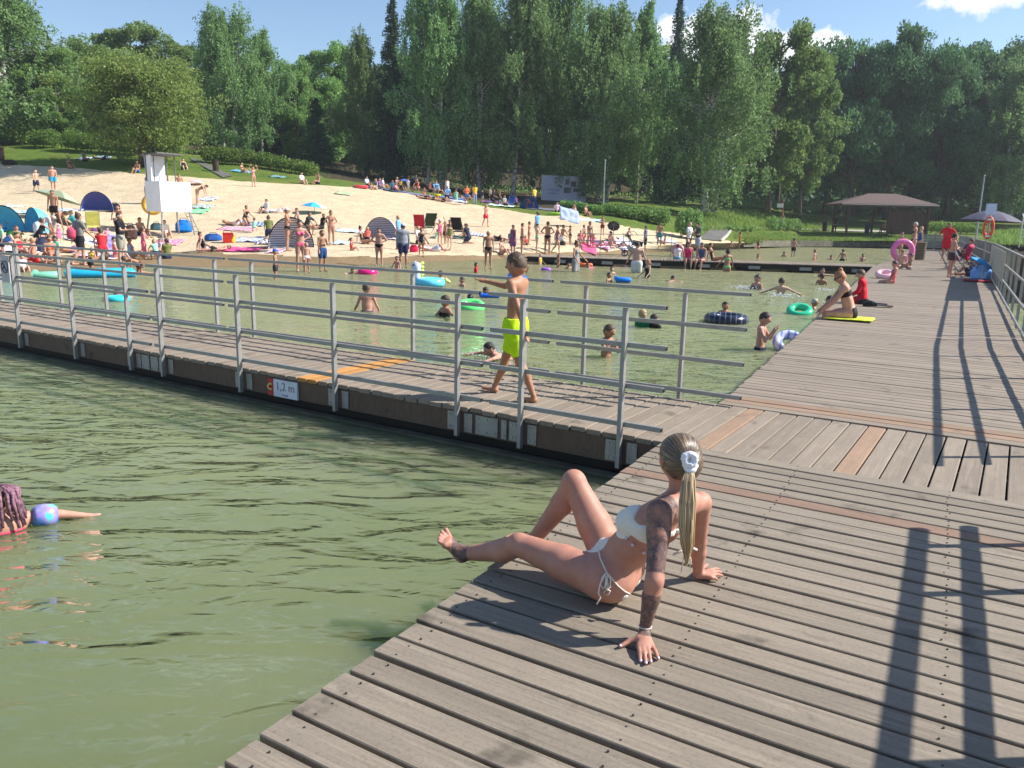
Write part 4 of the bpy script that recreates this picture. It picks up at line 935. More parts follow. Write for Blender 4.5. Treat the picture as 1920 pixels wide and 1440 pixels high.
def head_prims(J, e=0.0):
    H, r, h, c = J['H'], J['hr'], J['hdir'], J['hd']; fw = J['hf']; s = J['hs']
    L = [(c-h*r*.05, c+h*r*.28, r*.86+e, r*.80+e, .01*H, 1.0, None), (c+fw*r*.05-h*r*.1, c+fw*r*.18+h*r*.12, r*.82+e, r*.80+e, .01*H, 1.0, None),
         (c+fw*r*.22-h*r*.40, c+fw*r*.42-h*r*.62, r*.52+e, r*.30+e, .012*H, 1.15, s)]
    return L
def face_prims(J):
    H, r, h, c = J['H'], J['hr'], J['hdir'], J['hd']; fw = J['hf']; s = J['hs']; k = .004*H
    L = [(c+fw*r*.86+h*r*.05, c+fw*r*1.06-h*r*.18, r*.10, r*.15, k, 1, None), (c+fw*r*.78-h*r*.48-s*r*.12, c+fw*r*.78-h*r*.48+s*r*.12, r*.10, r*.10, k, 1, None)]
    for q in (-1, 1): L.append((c+s*q*r*.84+h*r*.08, c+s*q*r*.88-h*r*.22, r*.12, r*.09, k*.5, 1, None))
    return L
GARM = {
 'briefs': ([('pelvis', .007), ('belly', .007), ('thigh', .007)], None), 'trunks': ([('pelvis', .010), ('belly', .010), ('thigh', .012)], None), 'shorts': ([('pelvis', .012), ('belly', .012), ('thigh', .014)], None), 'bottom': ([('pelvis', .005), ('belly', .005), ('thigh', .005)], None),
 'bra': ([('chestband', .006), ('bust', .006)], None), 'onepiece': ([('pelvis', .006), ('thigh', .006), ('belly', .006), ('chest', .006), ('bust', .006)], None),
 'tshirt': ([('belly', .016), ('chest', .014), ('shoulder', .012), ('bust', .010)], 'sleeve'), 'longsleeve': ([('pelvis', .018), ('belly', .018), ('chest', .014), ('shoulder', .012)], 'sleevelong'),
 'vest': ([('belly', .012), ('chest', .010), ('bust', .010), ('shoulder', .004)], None), 'dress': ([('pelvis', .02), ('belly', .014), ('chest', .012), ('bust', .01)], 'skirt'), 'trousers': ([('pelvis', .012)], 'legs')}
NFIG = [0]
def person(loc, H, pose, face_to, skin='fair', hair='brown', hstyle='short', wear=(), label='', child=False, female=False, fat=1.0, group='bathers and sunbathers around the lake', look=0, sub=0.0, cat='person', vox=None, hat=None, w=None, zoff=0.0, eyes=True):
    """wear: [(garment, rgb)], face_to: world angle (radians) of local +y"""
    J = skeleton(H, pose, child, fat, female); h = J['hdir']
    lk = R_(look); f0 = np.array([math.sin(lk), math.cos(lk), 0.]); f0 = f0-h*(f0@h)
    if np.linalg.norm(f0) < .3: f0 = J['fw']
    J['hf'] = nrm(f0); J['hs'] = nrm(np.cross(J['hf'], h))
    loc = Vector(loc); dist = max(3, (loc-Vector((0, 0, CH))).length)
    vx = vox or min(.024, max(.008, dist*.00062))
    root = empty('person', loc-Vector((0, 0, sub))+Vector((0, 0, zoff)), face_to-math.pi/2); tag(root, label, cat, group)
    small = dist > 22
    pr = body_prims(J)
    if small: pr = [q for q in pr if q[2] > .006*H or True]
    allp = pr+head_prims(J)+(face_prims(J))
    pts = np.array([q[0] for q in allp]+[q[1] for q in allp]); lo, hi = pts.min(0)-.12*H*fat, pts.max(0)+.12*H*fat
    F = Field(lo, hi, vx)
    minr = vx*.62
    for a, b, ra, rb, k, q, l in allp: F.prim(a, b, max(ra, minr), max(rb, minr), k, q, l)
    if sub > .15: F.cut(-(F.grid()[2]-(sub-.12))+0*F.D)
    sdf_obj('body', F, SK[skin], root)
    # hair
    r, c = J['hr'], J['hd']; hf, hs = J['hf'], J['hs']
    if hair:
        F = Field(c-r*1.6-(.0 if hstyle not in ('long',) else .0), c+r*1.9, vx*.8)
        hv = {'short': -.085}.get(hstyle, 0); F.prim(c-h*r*.02, c+h*r*.30, r*(.92+hv), r*(.88+hv), .01); F.prim(c+hf*r*.0, c+hf*r*.14+h*r*(.30 if hstyle == 'short' else .25), r*.87, r*.83, .01)
        if dist < 22:
            rg = random.Random(5)
            for _ in range(46):
                a_ = rg.uniform(0, 6.283); e_ = rg.uniform(.1, 1.0); q = c+h*r*(.30+.55*math.sqrt(max(0, 1.05-e_*e_)))+(hf*math.cos(a_)+hs*math.sin(a_))*r*.82*e_; F.prim(q, q+hf*r*.24-h*r*.04+hs*rg.uniform(-.1, .1)*r, r*.10, r*.04, .008)
        X, Y, Z = F.grid(); d = ((X-c[0])*hf[0]+(Y-c[1])*hf[1]+(Z-c[2])*hf[2])/r; u = ((X-c[0])*h[0]+(Y-c[1])*h[1]+(Z-c[2])*h[2])/r
        F.cut(((d*.75-u*.72)-.18+0*F.D)*r)
        F.cut((((-u-.12+.42*np.minimum(d, 0)*.9) if hstyle == 'short' else (-u-.55))+0*F.D)*r)
        if hstyle in ('bun',): q = c+h*r*1.05-hf*r*.45; F.prim(q, q+h*r*.1, r*.38, r*.36, .01)
        if hstyle in ('pony',): q = c+h*r*.3-hf*r*.95; F.prim(q, q-hf*r*.35-h*r*.9, r*.22, r*.3, .01)
        sdf_obj('hair', F, HR[hair], root, smooth_it=0)
        if hstyle == 'long':
            back = c-hf*r*.5-h*r*.2; e_ = back-J['t']*r*1.6-J['fw']*0; F = Field(np.minimum(back, e_)-r, np.maximum(back, e_)+r, vx*.8); F.prim(back, e_, r*.62, r*.42, .01, 1.3, hs); sdf_obj('long_hair', F, HR[hair], root, smooth_it=0)
    if hat:
        kind, rgb = hat; F = Field(c-r*2.2, c+r*2.2, vx*.8)
        F.prim(c+h*r*.35, c+h*r*.42, r*.95, r*.9, .01); X, Y, Z = F.grid(); u = ((X-c[0])*h[0]+(Y-c[1])*h[1]+(Z-c[2])*h[2]); F.cut(-(u-r*.35)+0*F.D)
        if kind == 'cap': F.prim(c+hf*r*.8+h*r*.45, c+hf*r*1.5+h*r*.38, r*.4, r*.32, .01) if False else F.prim(c+hf*r*.6+h*r*.5, c+hf*r*1.5+h*r*.4, max(.012, r*.16), max(.012, r*.12), .01, 3.0, hs)
        if kind == 'brim':
            for a_ in range(10):
                an = a_*.6283; q = c+h*r*.42+(hf*math.cos(an)+hs*math.sin(an))*r*1.35; F.prim(c+h*r*.45, q, max(vx*.6, r*.14), max(vx*.6, r*.12), .01)
        sdf_obj('hat', F, cloth(rgb), root, smooth_it=0)
    for g, rgb in wear:
        ps_, extra = GARM[g]; L = []
        for part, ex in ps_:
            if part == 'chestband':
                m = J['ch']-J['t']*H*.005; L += [(m-J['t']*H*.012, m+J['t']*H*.012, .052*H*fat**.6+ex*H, .052*H*fat**.6+ex*H, .01, 1.5 if female else 1.62, J['lat'])]
            else: L += body_prims(J, ex*H, {part})
        for s in 'lr':
            hp, kn, an = J['hp'+s], J['kn'+s], J['an'+s]
            if extra == 'legs': L += [(hp, kn, .056*H, .041*H, .01, 1, None), (kn, an, .041*H, .030*H, .01, 1, None)]
            if extra in ('sleeve', 'sleevelong'): L.append((J['sh'+s], J['sh'+s]+(J['el'+s]-J['sh'+s])*(.55 if extra == 'sleeve' else 1), .037*H, .033*H, .015, 1, None))
            if extra == 'sleevelong': L.append((J['el'+s], J['wr'+s], .033*H, .024*H, .015, 1, None))
            if extra == 'skirt': L.append((hp, hp+(kn-hp)*.85, .062*H*fat, .060*H*fat, .06, 1.2, J['lat']))
        pts = np.array([q[0] for q in L]+[q[1] for q in L]); F = Field(pts.min(0)-.13*H*fat, pts.max(0)+.13*H*fat, vx*.9)
        for a, b, ra, rb, k, q, l in L: F.prim(a, b, max(ra, vx*.62), max(rb, vx*.62), k, q, l)
        t_ = J['t']; X, Y, Z = F.grid(); o = J['pel']
        u = (X-o[0])*t_[0]+(Y-o[1])*t_[1]+(Z-o[2])*t_[2]
        if g in ('briefs', 'bottom', 'trunks', 'shorts', 'trousers'): F.cut(u-H*(.045 if g != 'bottom' else .03)+0*F.D)
        lim = {'briefs': (.052, .55), 'bottom': (.045, .7), 'onepiece': (.05, .65), 'trunks': (.125, 0), 'shorts': (.20, 0)}.get(g)
        if lim:
            lt = J['lat']; q = (X-o[0])*lt[0]+(Y-o[1])*lt[1]+(Z-o[2])*lt[2]; us = []
            for s in 'lr':
                d_ = nrm(J['kn'+s]-J['hp'+s]); us.append((X-J['hp'+s][0])*d_[0]+(Y-J['hp'+s][1])*d_[1]+(Z-J['hp'+s][2])*d_[2])
            F.cut(np.where(q < 0, us[0], us[1])+lim[1]*np.abs(q)-H*lim[0]+0*F.D)
        if g == 'onepiece': F.cut(u-H*.26+0*F.D)
        if g in ('bra',): F.cut(np.abs(u-((J['ch']-o)@t_)+H*.005)-H*.034+0*F.D)
        if g == 'vest': F.cut(u-H*.275+0*F.D)
        if dist < 22 and g in ('shorts', 'dress', 'tshirt', 'trunks'): F.D = (F.D+.0032*np.sin(X*70+Z*28+2*np.sin(Z*30))*np.sin(Y*60+Z*18)).astype(np.float32)
        if sub > .15: F.cut(-(Z-(sub-.10))+0*F.D)
        sdf_obj({'briefs': 'swim_briefs', 'trunks': 'swim_trunks', 'shorts': 'shorts', 'bottom': 'bikini_bottom', 'bra': 'bikini_top', 'onepiece': 'swimsuit', 'tshirt': 'shirt', 'longsleeve': 'shirt', 'vest': 'vest', 'dress': 'dress', 'trousers': 'trousers'}[g], F, cloth(rgb), root, smooth_it=0)
    if dist < 40 and eyes:
        for q in (-1, 1):
            mb = MB(); p = c+hf*r*.84+hs*q*r*.30+h*r*.04; mb.lathe([(0, -r*.09), (r*.08, -r*.05), (r*.10, 0), (r*.08, r*.05), (0, r*.09)], 8, tuple(p))
            mb.build('eye', cloth((35, 25, 22)), root)
    NFIG[0] += 1; J['root'] = root; return J
# ---------------------------------------------------------------- the woman in the foreground
from mathutils.bvhtree import BVHTree
def dep(P): return float((np.array(P)-np.array([0, 0, CH])) @ vF)
def PW3(px, py, w): return np.array(atw(px, py, w))
def build_woman():
    O = Vector((.47, 3.38, 0)); root = empty('person', O); tag(root, 'tattooed woman in a cream bikini with a blond ponytail, sunbathing on the deck edge', 'person')
    o3 = np.array(O); A = lambda *v: np.array(v, float)-o3
    hpL, hpR = A(.42, 3.30, .125), A(.49, 3.50, .125)
    knL, knR = A(.055, 3.56, .165), A(.311, 3.66, .455); anL, anR = A(-.226, 3.77, .02), A(.135, 3.86, .07)
    shL, shR = A(.635, 3.14, .505), A(.868, 3.405, .455); elL, elR = A(.598, 2.985, .27), A(.90, 3.51, .225); wrL, wrR = A(.572, 2.992, .055), A(.925, 3.575, .035)
    nk = A(.742, 3.262, .535); hd = A(.737, 3.285, .695); pel = A(.47, 3.42, .125); wst = A(.565, 3.345, .27); ch = A(.655, 3.285, .40)
    latp = nrm(hpR-hpL); lats = nrm(shR-shL); fwt = nrm(np.cross(np.array([0, 0, 1.]), lats)); 
    if fwt[0] > 0: fwt = -fwt
    L = []
    def P(a, b, ra, rb, k=.02, q=1.0, l=None): L.append((np.array(a), np.array(b), ra, rb, k, q, l))
    P(hpL+[.05, .02, -.01], hpR+[.05, -.02, -.01], .108, .108, .04)                       # seat
    P(pel+[.0, 0, .01], wst, .100, .082, .05, 1.35, latp); P(wst, ch, .082, .090, .05, 1.38, lats); P(ch, ch+(nk-ch)*.55, .090, .070, .04, 1.5, lats)
    P(shL, shR, .043, .043, .05); P(nk-[.01, 0, .03], (shL+nk)/2, .045, .040, .04); P(nk-[.01, 0, .03], (shR+nk)/2, .045, .040, .04)
    P(nk-[0, 0, .03], nk+[-.002, .02, .09], .050, .047, .02)
    for s in (-1, 1): P(ch+lats*s*.072+fwt*.075, ch+lats*s*.078+fwt*.095-[0, 0, .01], .062, .056, .02)
    # legs
    for hp, kn, an in ((hpL, knL, anL), (hpR, knR, anR)):
        P(hp, hp+(kn-hp)*.45, .092, .080, .04); P(hp+(kn-hp)*.45, kn, .080, .056, .02); c = kn+(an-kn)*.32; b = nrm(np.cross(np.cross(kn-hp, an-kn), an-kn))
        if b @ (hp-kn) < 0: b = -b
        P(kn, kn, .057, .057, .01); P(kn, c+b*.016, .052, .056, .02); P(c+b*.016, an, .056, .034, .02)
    # left foot: heel down, toes up, seen from its side
    wa = dep(anL+o3); F3 = lambda x, y, dw=0: PW3(x, y, wa+dw)-o3
    P(anL, F3(866, 1043, .0), .036, .030, .015); P(anL, F3(845, 1020, .01), .034, .026, .02); P(F3(864, 1044), F3(838, 1018, .0), .027, .022, .015); P(F3(845, 1012, .02), F3(834, 1022, -.02), .020, .018, .015)
    for (x0, y0, x1, y1, r_, dw) in ((843, 1007, 836, 993, .0125, .03), (839, 1010, 828, 997, .0095, .015), (836, 1014, 824.5, 1003, .009, 0), (834, 1018, 822.5, 1009, .0085, -.012), (833, 1022, 822, 1015, .008, -.022)):
        P(F3(x0, y0, dw), F3(x1, y1, dw), r_*1.1, r_, .004)
    # right foot flat on the boards behind the left knee
    ft = anR+np.array([-.10, .12, -.045]); P(anR, anR+[.015, -.015, -.035], .034, .028, .015); P(anR+[.015, -.015, -.04], ft, .028, .020, .02, 1.2, np.array([.7, .7, 0])); P(anR, ft, .03, .018, .02)
    for q in range(5): e = np.array([.7, .7, 0])*(q-2)*.016; P(ft+e, ft+e*1.1+np.array([-.03, .035, -.005]), .010, .009, .004)
    # arms
    P(shL, elL, .050, .036, .02); P(shL, shL+(elL-shL)*.35, .052, .046, .02); P(elL, elL+(wrL-elL)*.35, .037, .037, .015); P(elL+(wrL-elL)*.35, wrL, .037, .0235, .012)
    P(shR, elR, .050, .036, .02); P(elR, elR+(wrR-elR)*.35, .036, .036, .015); P(elR+(wrR-elR)*.35, wrR, .036, .024, .012)
    U = lambda x, y, z: np.array(unp(x, y, z))-o3
    # left hand
    kn_ = [U(1198, 1211, .026), U(1206, 1212, .028), U(1214, 1212, .027), U(1222, 1211, .024)]
    for q in kn_: P(wrL+[0, -.01, -.015], q, .016, .0125, .012)
    tips = [U(1201, 1240, .009), U(1211, 1244, .009), U(1220, 1241, .009), U(1234, 1235, .009)]
    for a, b in zip(kn_, tips): m = (a+b)/2+np.array([0, 0, .006]); P(a, m, .0105, .0095, .004); P(m, b, .0095, .0075, .003)
    tb, tm, tt = U(1197, 1197, .034), U(1180, 1202, .022), U(1163, 1212, .010)
    P(wrL+[0, 0, -.012], tb, .016, .0145, .012); P(tb, tm, .0135, .0115, .005); P(tm, tt, .0115, .0085, .004)
    # right hand, fingers pointing away to the right
    kr = [U(1333, 1069, .026), U(1336, 1073, .027), U(1337, 1078, .025), U(1334, 1083, .022)]
    for q in kr: P(wrR+[.0, 0, -.012], q, .016, .012, .012)
    tr_ = [U(1347, 1067, .010), U(1352, 1073, .010), U(1354, 1079, .009), U(1345, 1087, .009)]
    for a, b in zip(kr, tr_): m = (a+b)/2+np.array([0, 0, .004]); P(a, m, .0102, .009, .004); P(m, b, .009, .0075, .003)
    P(wrR, U(1318, 1064, .02), .015, .013, .01); P(U(1318, 1064, .02), U(1326, 1059, .010), .012, .009, .004)
    # head, ears, jaw, nose (turned away, looking over the water to the left)
    h = nrm([.0, .03, 1]); hf = nrm([-.34, .94, .02]); hs = nrm(np.cross(hf, h)); r = .100; c = hd
    P(c-h*r*.05-hf*r*.1, c+h*r*.25, r*.84, r*.80, .02); P(c+hf*r*.1-h*r*.1, c+hf*r*.25+h*r*.12, r*.80, r*.78, .02); P(c+hf*r*.3-h*r*.45, c+hf*r*.55-h*r*.75, r*.48, r*.26, .02, 1.15, hs)
    P(c+hf*r*.95+h*r*.05, c+hf*r*1.18-h*r*.2, r*.1, r*.15, .006); P(c+hf*r*.92-h*r*.5-hs*r*.15, c+hf*r*.92-h*r*.5+hs*r*.15, r*.09, r*.09, .006)
    for q in (-1, 1):
        e = c+hs*q*r*.86-hf*r*.05
        P(e+h*r*.12, e+h*r*.02+hs*q*r*.14-hf*r*.06, r*.09, r*.10, .004); P(e+h*r*.0+hs*q*r*.12-hf*r*.05, e-h*r*.30+hs*q*r*.04, r*.11, r*.07, .004)
    pts = np.array([q[0] for q in L]+[q[1] for q in L]); F = Field(pts.min(0)-.13, pts.max(0)+.13, .0050)
    for a, b, ra, rb, k, q, l in L: F.prim(a, b, ra, rb, k, q, l)
    # hollow of the spine, armpit creases
    F.prim(ch-fwt*.118+(nk-ch)*.2, wst-fwt*.105, .012, .012, .03, op='c')
    X, Y, Z = F.grid(); F.D = np.where(X+o3[0] > (Y+o3[1]-3.648)/1.834-.099+.004, np.maximum(F.D, -(Z-.001)), F.D).astype(np.float32)
    def segd(p, a, b):
        ba = b-a; t = np.clip(((p-a) @ ba)/(ba @ ba), 0, 1); return np.linalg.norm(p-a-t[:, None]*ba, axis=1)
    def midf(C):
        m = (segd(C, shL+(shL-elL)*.05, elL) < .075) | (segd(C, elL, wrL-(wrL-elL)*.06) < .058)
        # a bare patch inside the elbow
        m &= ~(segd(C, elL-[0, 0, .0], elL+(wrL-elL)*.10) < .047)
        return m*1 | (((segd(C, anL+(knL-anL)*.05, F3(842, 1013)) < .05) & (C[:, 0] > -.76))*1)
    body = sdf_obj('body', F, None, root, 2, [SK['lady'], SK['tattoo']], midf)
    bv = BVHTree.FromPolygons([v.co[:] for v in body.data.vertices], [tuple(p.vertices) for p in body.data.polygons])
    co = Vector((0, 0, CH))-O
    def hit(x, y, off=.0):
        d = Vector(ray(x, y)).normalized(); p, n, i, t = bv.ray_cast(co, d)
        return None if p is None else np.array(p+n*off)
    cream = NT('cream_rib_fabric'); wv = cream.noise(cream.mapping((1, 1, 1)), 160, 2); cream.color((.78, .73, .65)); cream.set(Roughness=.85); cream.bump(wv, .5, .003); cream = cream.mat
    def patch(name, regs, e=.005):
        G = Field(F.lo+.015, F.lo+.015+.001, .0050); G.lo = F.lo; G.vox = F.vox; G.n = F.n; G.D = F.D-e
        R = np.full(F.D.shape, 1.0, np.float32); T_ = Field.__new__(Field); T_.lo = F.lo; T_.vox = F.vox; T_.n = F.n; T_.D = R
        for a, b, r1 in regs: T_.prim(a, b, r1, r1, .01)
        G.D = np.maximum(G.D, T_.D); return sdf_obj(name, G, cream, root, 1)
    H_ = lambda x, y: hit(x, y)
    def safe(l): return [q for q in l if q is not None]
    g = lambda x, y, fb: (hit(x, y) if hit(x, y) is not None else fb)
    bl, br = ch-lats*.078+fwt*.10, ch+lats*.078+fwt*.10
    patch('bikini_top', [(bl+lats*.01+[0, 0, -.03], bl+[0, 0, .012], .074), (br, br, .068), (bl-lats*.02-fwt*.04-[0, 0, .01], ch-lats*.12-fwt*.02-[0, 0, .025], .045), (ch-lats*.13-fwt*.02-[0, 0, .03], ch-lats*.07-fwt*.11-[0, 0, .03], .018), (ch-lats*.06-fwt*.10-[0, 0, .02], ch+lats*.10-fwt*.08-[0, 0, .01], .013)], .006)
    patch('bikini_bottom', [(g(1112, 1033, hpL), g(1130, 1016, pel), .026), (g(1128, 1022, pel), (hpL+hpR)/2-[.07, 0, -.03], .05), (g(1172, 1120, pel), g(1196, 1114, pel), .018), (pel+[.10, .0, -.05], pel+[.12, .05, .0], .05)], .005)
    def cord(name, pl, r_=.0035, off=.003, parent=root):
        pts = [hit(x, y, off) for x, y in pl]; pts = [p for p in pts if p is not None]
        # drop jumps
        out = [pts[0]]
        for p in pts[1:]:
            if np.linalg.norm(p-out[-1]) < .12: out.append(p)
        mb = MB(); mb.tube([Vector(p) for p in out], r_, 6); return mb.build(name, cream, parent, True)
    cord('waist_string', [(1124, 1022), (1123, 1034), (1126, 1048), (1132, 1062), (1138, 1074), (1148, 1086), (1158, 1098), (1170, 1108), (1180, 1113)])
    kx = hit(1136, 1074, .006)
    if kx is not None:
        w_ = dep(kx+o3); Q = lambda x, y, dw=-.006: PW3(x, y, w_+dw)-o3
        mb = MB()
        for pl in ([(1136, 1074), (1129, 1084), (1126, 1096), (1131, 1104), (1137, 1096), (1137, 1082)], [(1137, 1076), (1145, 1086), (1144, 1100), (1138, 1108), (1135, 1098), (1137, 1080)], [(1135, 1078), (1125, 1096), (1122, 1112), (1126, 1120), (1119, 1133)], [(1138, 1080), (1140, 1100), (1132, 1112), (1140, 1116), (1144, 1108), (1136, 1104)]):
            mb.tube([Vector(Q(x, y, -.006-.002*i)) for i, (x, y) in enumerate(pl)], .0034, 6)
        mb.build('tie_bow', cream, root, True)
    for x, y in ((1176, 1009), (1187, 1020), (1206, 1034)):
        p = hit(x, y, .008)
        if p is not None: mb = MB(); mb.lathe([(0, -.007), (.006, -.004), (.0075, 0), (.006, .004), (0, .007)], 10, tuple(p)); mb.build('pearl', mat_plain((.7, .68, .85), .2), root, True)
    # back tie with its loose ends
    tk = (ch+lats*.03-fwt*.115-[0, 0, .02]); w_ = dep(tk+o3)-.03; Q = lambda x, y, dw=0: PW3(x, y, w_+dw)-o3
    mb = MB(); mb.tube([Vector(Q(1262, 1040)), Vector(Q(1276, 1034, -.01)), Vector(Q(1288, 1030, -.01))], [.008, .011, .006], 8, flat=.5); mb.tube([Vector(Q(1290, 1030)), Vector(Q(1300, 1028)), Vector(Q(1307, 1031))], [.006, .011, .008], 8, flat=.5)
    mb.tube([Vector(Q(1285, 1034)), Vector(Q(1281, 1050)), Vector(Q(1277, 1074))], [.007, .007, .005], 6, flat=.4); mb.tube([Vector(Q(1291, 1034)), Vector(Q(1295, 1050)), Vector(Q(1293, 1064))], [.007, .007, .005], 6, flat=.4)
    mb.build('back_tie', cream, root, True)
    mb = MB()
    for t_ in tips+[tt]:
        mb.lathe([(0, -.003), (.006, -.001), (.006, .001), (0, .003)], 10, tuple(t_+np.array([0, -.002, .008])), sy=1.5)
    for q, t_ in enumerate(tips+[tt]):
        n_ = MB(); n_.lathe([(0, -.003), (.0058, -.001), (.0058, .0012), (0, .003)], 10, tuple(t_+np.array([0, -.003, .007])), sy=1.6); n_.build('fingernail', mat_plain((.72, .64, .80), .15), root, True)
    # hair: sleek to the back of the head
    G = Field(c-r*1.7, c+r*1.7, .004); G.prim(c-h*r*.02-hf*r*.1, c+h*r*.27, r*.93, r*.89, .01); G.prim(c+hf*r*.1, c+hf*r*.22+h*r*.15, r*.90, r*.86, .01); G.prim(c-hf*r*.55-h*r*.05, c-hf*r*.35-h*r*.55, r*.45, r*.42, .03)
    X, Y, Z = G.grid(); d = ((X-c[0])*hf[0]+(Y-c[1])*hf[1]+(Z-c[2])*hf[2])/r; u = ((X-c[0])*h[0]+(Y-c[1])*h[1]+(Z-c[2])*h[2])/r
    G.cut((d*.8-u*.6-.12+0*G.D)*r); G.cut((-u-.72+0*G.D)*r)
    t = NT('streaked_hair'); m = t.new('ShaderNodeVectorMath'); m.operation = 'SUBTRACT'; m.inputs[1].default_value = tuple(c-hf*r*.95+h*r*.05); t.link(t.co.outputs['Object'], m.inputs[0])
    sp = t.new('ShaderNodeSeparateXYZ'); t.link(m.outputs[0], sp.inputs[0]); an_ = t.math('ARCTAN2', sp.outputs[2], sp.outputs[0]); cb = t.new('ShaderNodeCombineXYZ'); t.link(t.math('MULTIPLY', an_, 9.0), cb.inputs[0]); t.link(t.math('MULTIPLY', sp.outputs[1], 5), cb.inputs[1])
    n1 = t.noise(cb.outputs[0], 2.2, 4, .7); t.color(t.ramp(n1, [(.40, (.04, .027, .018)), (.54, (.15, .10, .06)), (.68, (.44, .32, .19))])); t.set(Roughness=.35); t.bump(n1, .6, .004); hairm = t.mat
    ho = sdf_obj('hair', G, hairm, root, 2)
    rnd = random.Random(4); sc_ = c-hf*r*1.0+h*r*.02; wS = dep(sc_+o3)
    kp = [(1294, 872, wS-.015), (1291, 900, wS-.055), (1289, 940, wS-.075), (1288, 985, wS-.075), (1289, 1022, wS-.05), (1287, 1062, wS-.03)]
    mb = MB(); kpv = [np.array(atw(x, y, w))-o3 for x, y, w in kp]; wd = [.012, .026, .033, .031, .024, .004]
    for k in range(260):
        a = rnd.uniform(0, 6.283); rr = math.sqrt(rnd.random()); jl = rnd.uniform(.78, 1.0); pts = []
        for i, p in enumerate(kpv):
            f = i/(len(kpv)-1); off = wd[i]*rr; q = p+np.array([math.cos(a+f*.5)*off, math.sin(a+f*.5)*off*.55, 0])+np.array([rnd.gauss(0, .002), rnd.gauss(0, .002), 0]); pts.append(q)
        pts = pts[:-1]+[pts[-2]+(pts[-1]-pts[-2])*jl*rnd.uniform(.1, 1)]
        mb.tube([Vector(q) for q in pts], [.0022, .0034, .0036, .0034, .0026, .0008], 4, cap=False)
    t = NT('blond_strands'); rn = t.new('ShaderNodeNewGeometry').outputs['Random Per Island']; t.color(t.ramp(rn, [(0, (.24, .15, .07)), (.4, (.42, .29, .15)), (1, (.62, .48, .30))])); t.set(Roughness=.4)
    pt = mb.build('ponytail', t.mat, ho, True)
    mb = MB(); sc0 = np.array(atw(1293, 862, wS-.035))-o3
    rot = Matrix.Rotation(R_(78), 3, 'X')
    V0 = len(mb.v); mb.torus(tuple(sc0), .022, .0145, 40, 12, rot=rot); mb.v = [tuple(Vector(v)+Vector((mnoise.noise(Vector(v)*70)*.006, mnoise.noise(Vector(v)*70+Vector((9, 0, 0)))*.006, mnoise.noise(Vector(v)*70+Vector((0, 9, 0)))*.006))) for v in mb.v]
    sc1 = np.array(atw(1294, 874, wS-.028))-o3; b0 = len(mb.v); m2 = MB(); m2.torus(tuple(sc1), .020, .012, 36, 10, rot=Matrix.Rotation(R_(55), 3, 'X')); mb.add([tuple(Vector(v)+Vector((mnoise.noise(Vector(v)*80)*.006, 0, mnoise.noise(Vector(v)*80+Vector((0, 9, 0)))*.006))) for v in m2.v], m2.f)
    mb.build('scrunchie', mat_plain((.82, .82, .84), .8, 0, .05, 60), root, True)
    mb = MB(); mb.torus(tuple(wrL+(elL-wrL)*.04), .026, .0022, 24, 6); mb.build('bracelet', mat_plain((.75, .7, .6), .4), root, True)
    return root
build_woman()

# ---------------------------------------------------------------- the boy on the footbridge
bp = unp(958, 744)
boy = person(bp, 1.40, ps(torso=(0, -.02, 1), hd=(0, .06, 1), ul=(-.2, -.5, -1), fl=(-.02, -.38, -1), ur=(.12, 1, -.22), fr=(-.02, 1, .16), tl=(-.03, -.30, -1), sl=(-.02, -.52, -1), tr=(.03, .46, -1), sr=(.02, .40, -1)), R_(152), 'boy', 'brown', 'short', [('shorts', (196, 240, 20))],
       'boy in neon yellow swim shorts walking along the footbridge, one arm stretched out', child=True, group=None, vox=.0075, fat=1.04)

# ---------------------------------------------------------------- everyone else
def fdir(p, a): return math.atan2(-p.y, -p.x)+R_(a)
G_B = 'people on the beach'; G_W = 'people in the water'; G_J = 'people on the jetties'; G_L = 'people on the lawn and paths'
def who(px, py, hpx, pose, a, label, skin='fair', hair='brown', wear=(), hs='short', child=False, fem=False, fat=1.0, H=None, grp=None, hat=None, on=None, z=0.0, look=0):
    if on is None: p, w = gp(px, py)
    else: p = unp(px, py, on); w = dep(p)
    ratio = {'bend': .80, 'squat': .62, 'kneel': .74, 'sit': .53, 'sit_flat': .50, 'chair': .55, 'lie': .3, 'all4': .5, 'prone': .25}.get(pose if isinstance(pose, str) else 'x', .985)
    Hh = H or max(.8, min(1.95, hpx*w/CF/ratio))
    return person(p+Vector((0, 0, z)), Hh, pose, fdir(p, a), skin, hair, hs, wear, label, child or Hh < 1.42, fem, fat, grp or (G_J if on is not None else G_B), hat=hat, look=look)
def wader(px, py, hpx, a, label, skin='fair', hair='brown', wear=(), hs='short', child=True, fem=False, fat=1.0, H=None, pose='wade', hat=None, look=0, floor=.0):
    p = unp(px, py, WZ); w = dep(p); Hh = H or (1.25 if child else 1.7); vis = hpx*w/CF; sub = max(.12, Hh*.985-vis)
    return person(p, Hh, pose, fdir(p, a), skin, hair, hs, wear, label, child, fem, fat, G_W, hat=hat, sub=sub, look=look)
def swimmer(px, py, a, label, skin='fair', hair='brown', wear=(), hs='short', child=True, H=None, fem=False, z=-.03):
    p = unp(px, py, WZ); return person(p, H or (1.25 if child else 1.7), 'swim', fdir(p, a), skin, hair, hs, wear, label, child, fem, 1.0, G_W, zoff=z)
BK = (22, 22, 26); NV = (38, 44, 74); RD = (205, 35, 45); PK_ = (232, 80, 130); BL_ = (50, 120, 200); WT = (225, 225, 225); GR = (150, 150, 155); GN = (90, 190, 150); OR = (235, 120, 70); KH = (160, 155, 140)
def bik(c): return [('bra', c), ('bottom', c)]
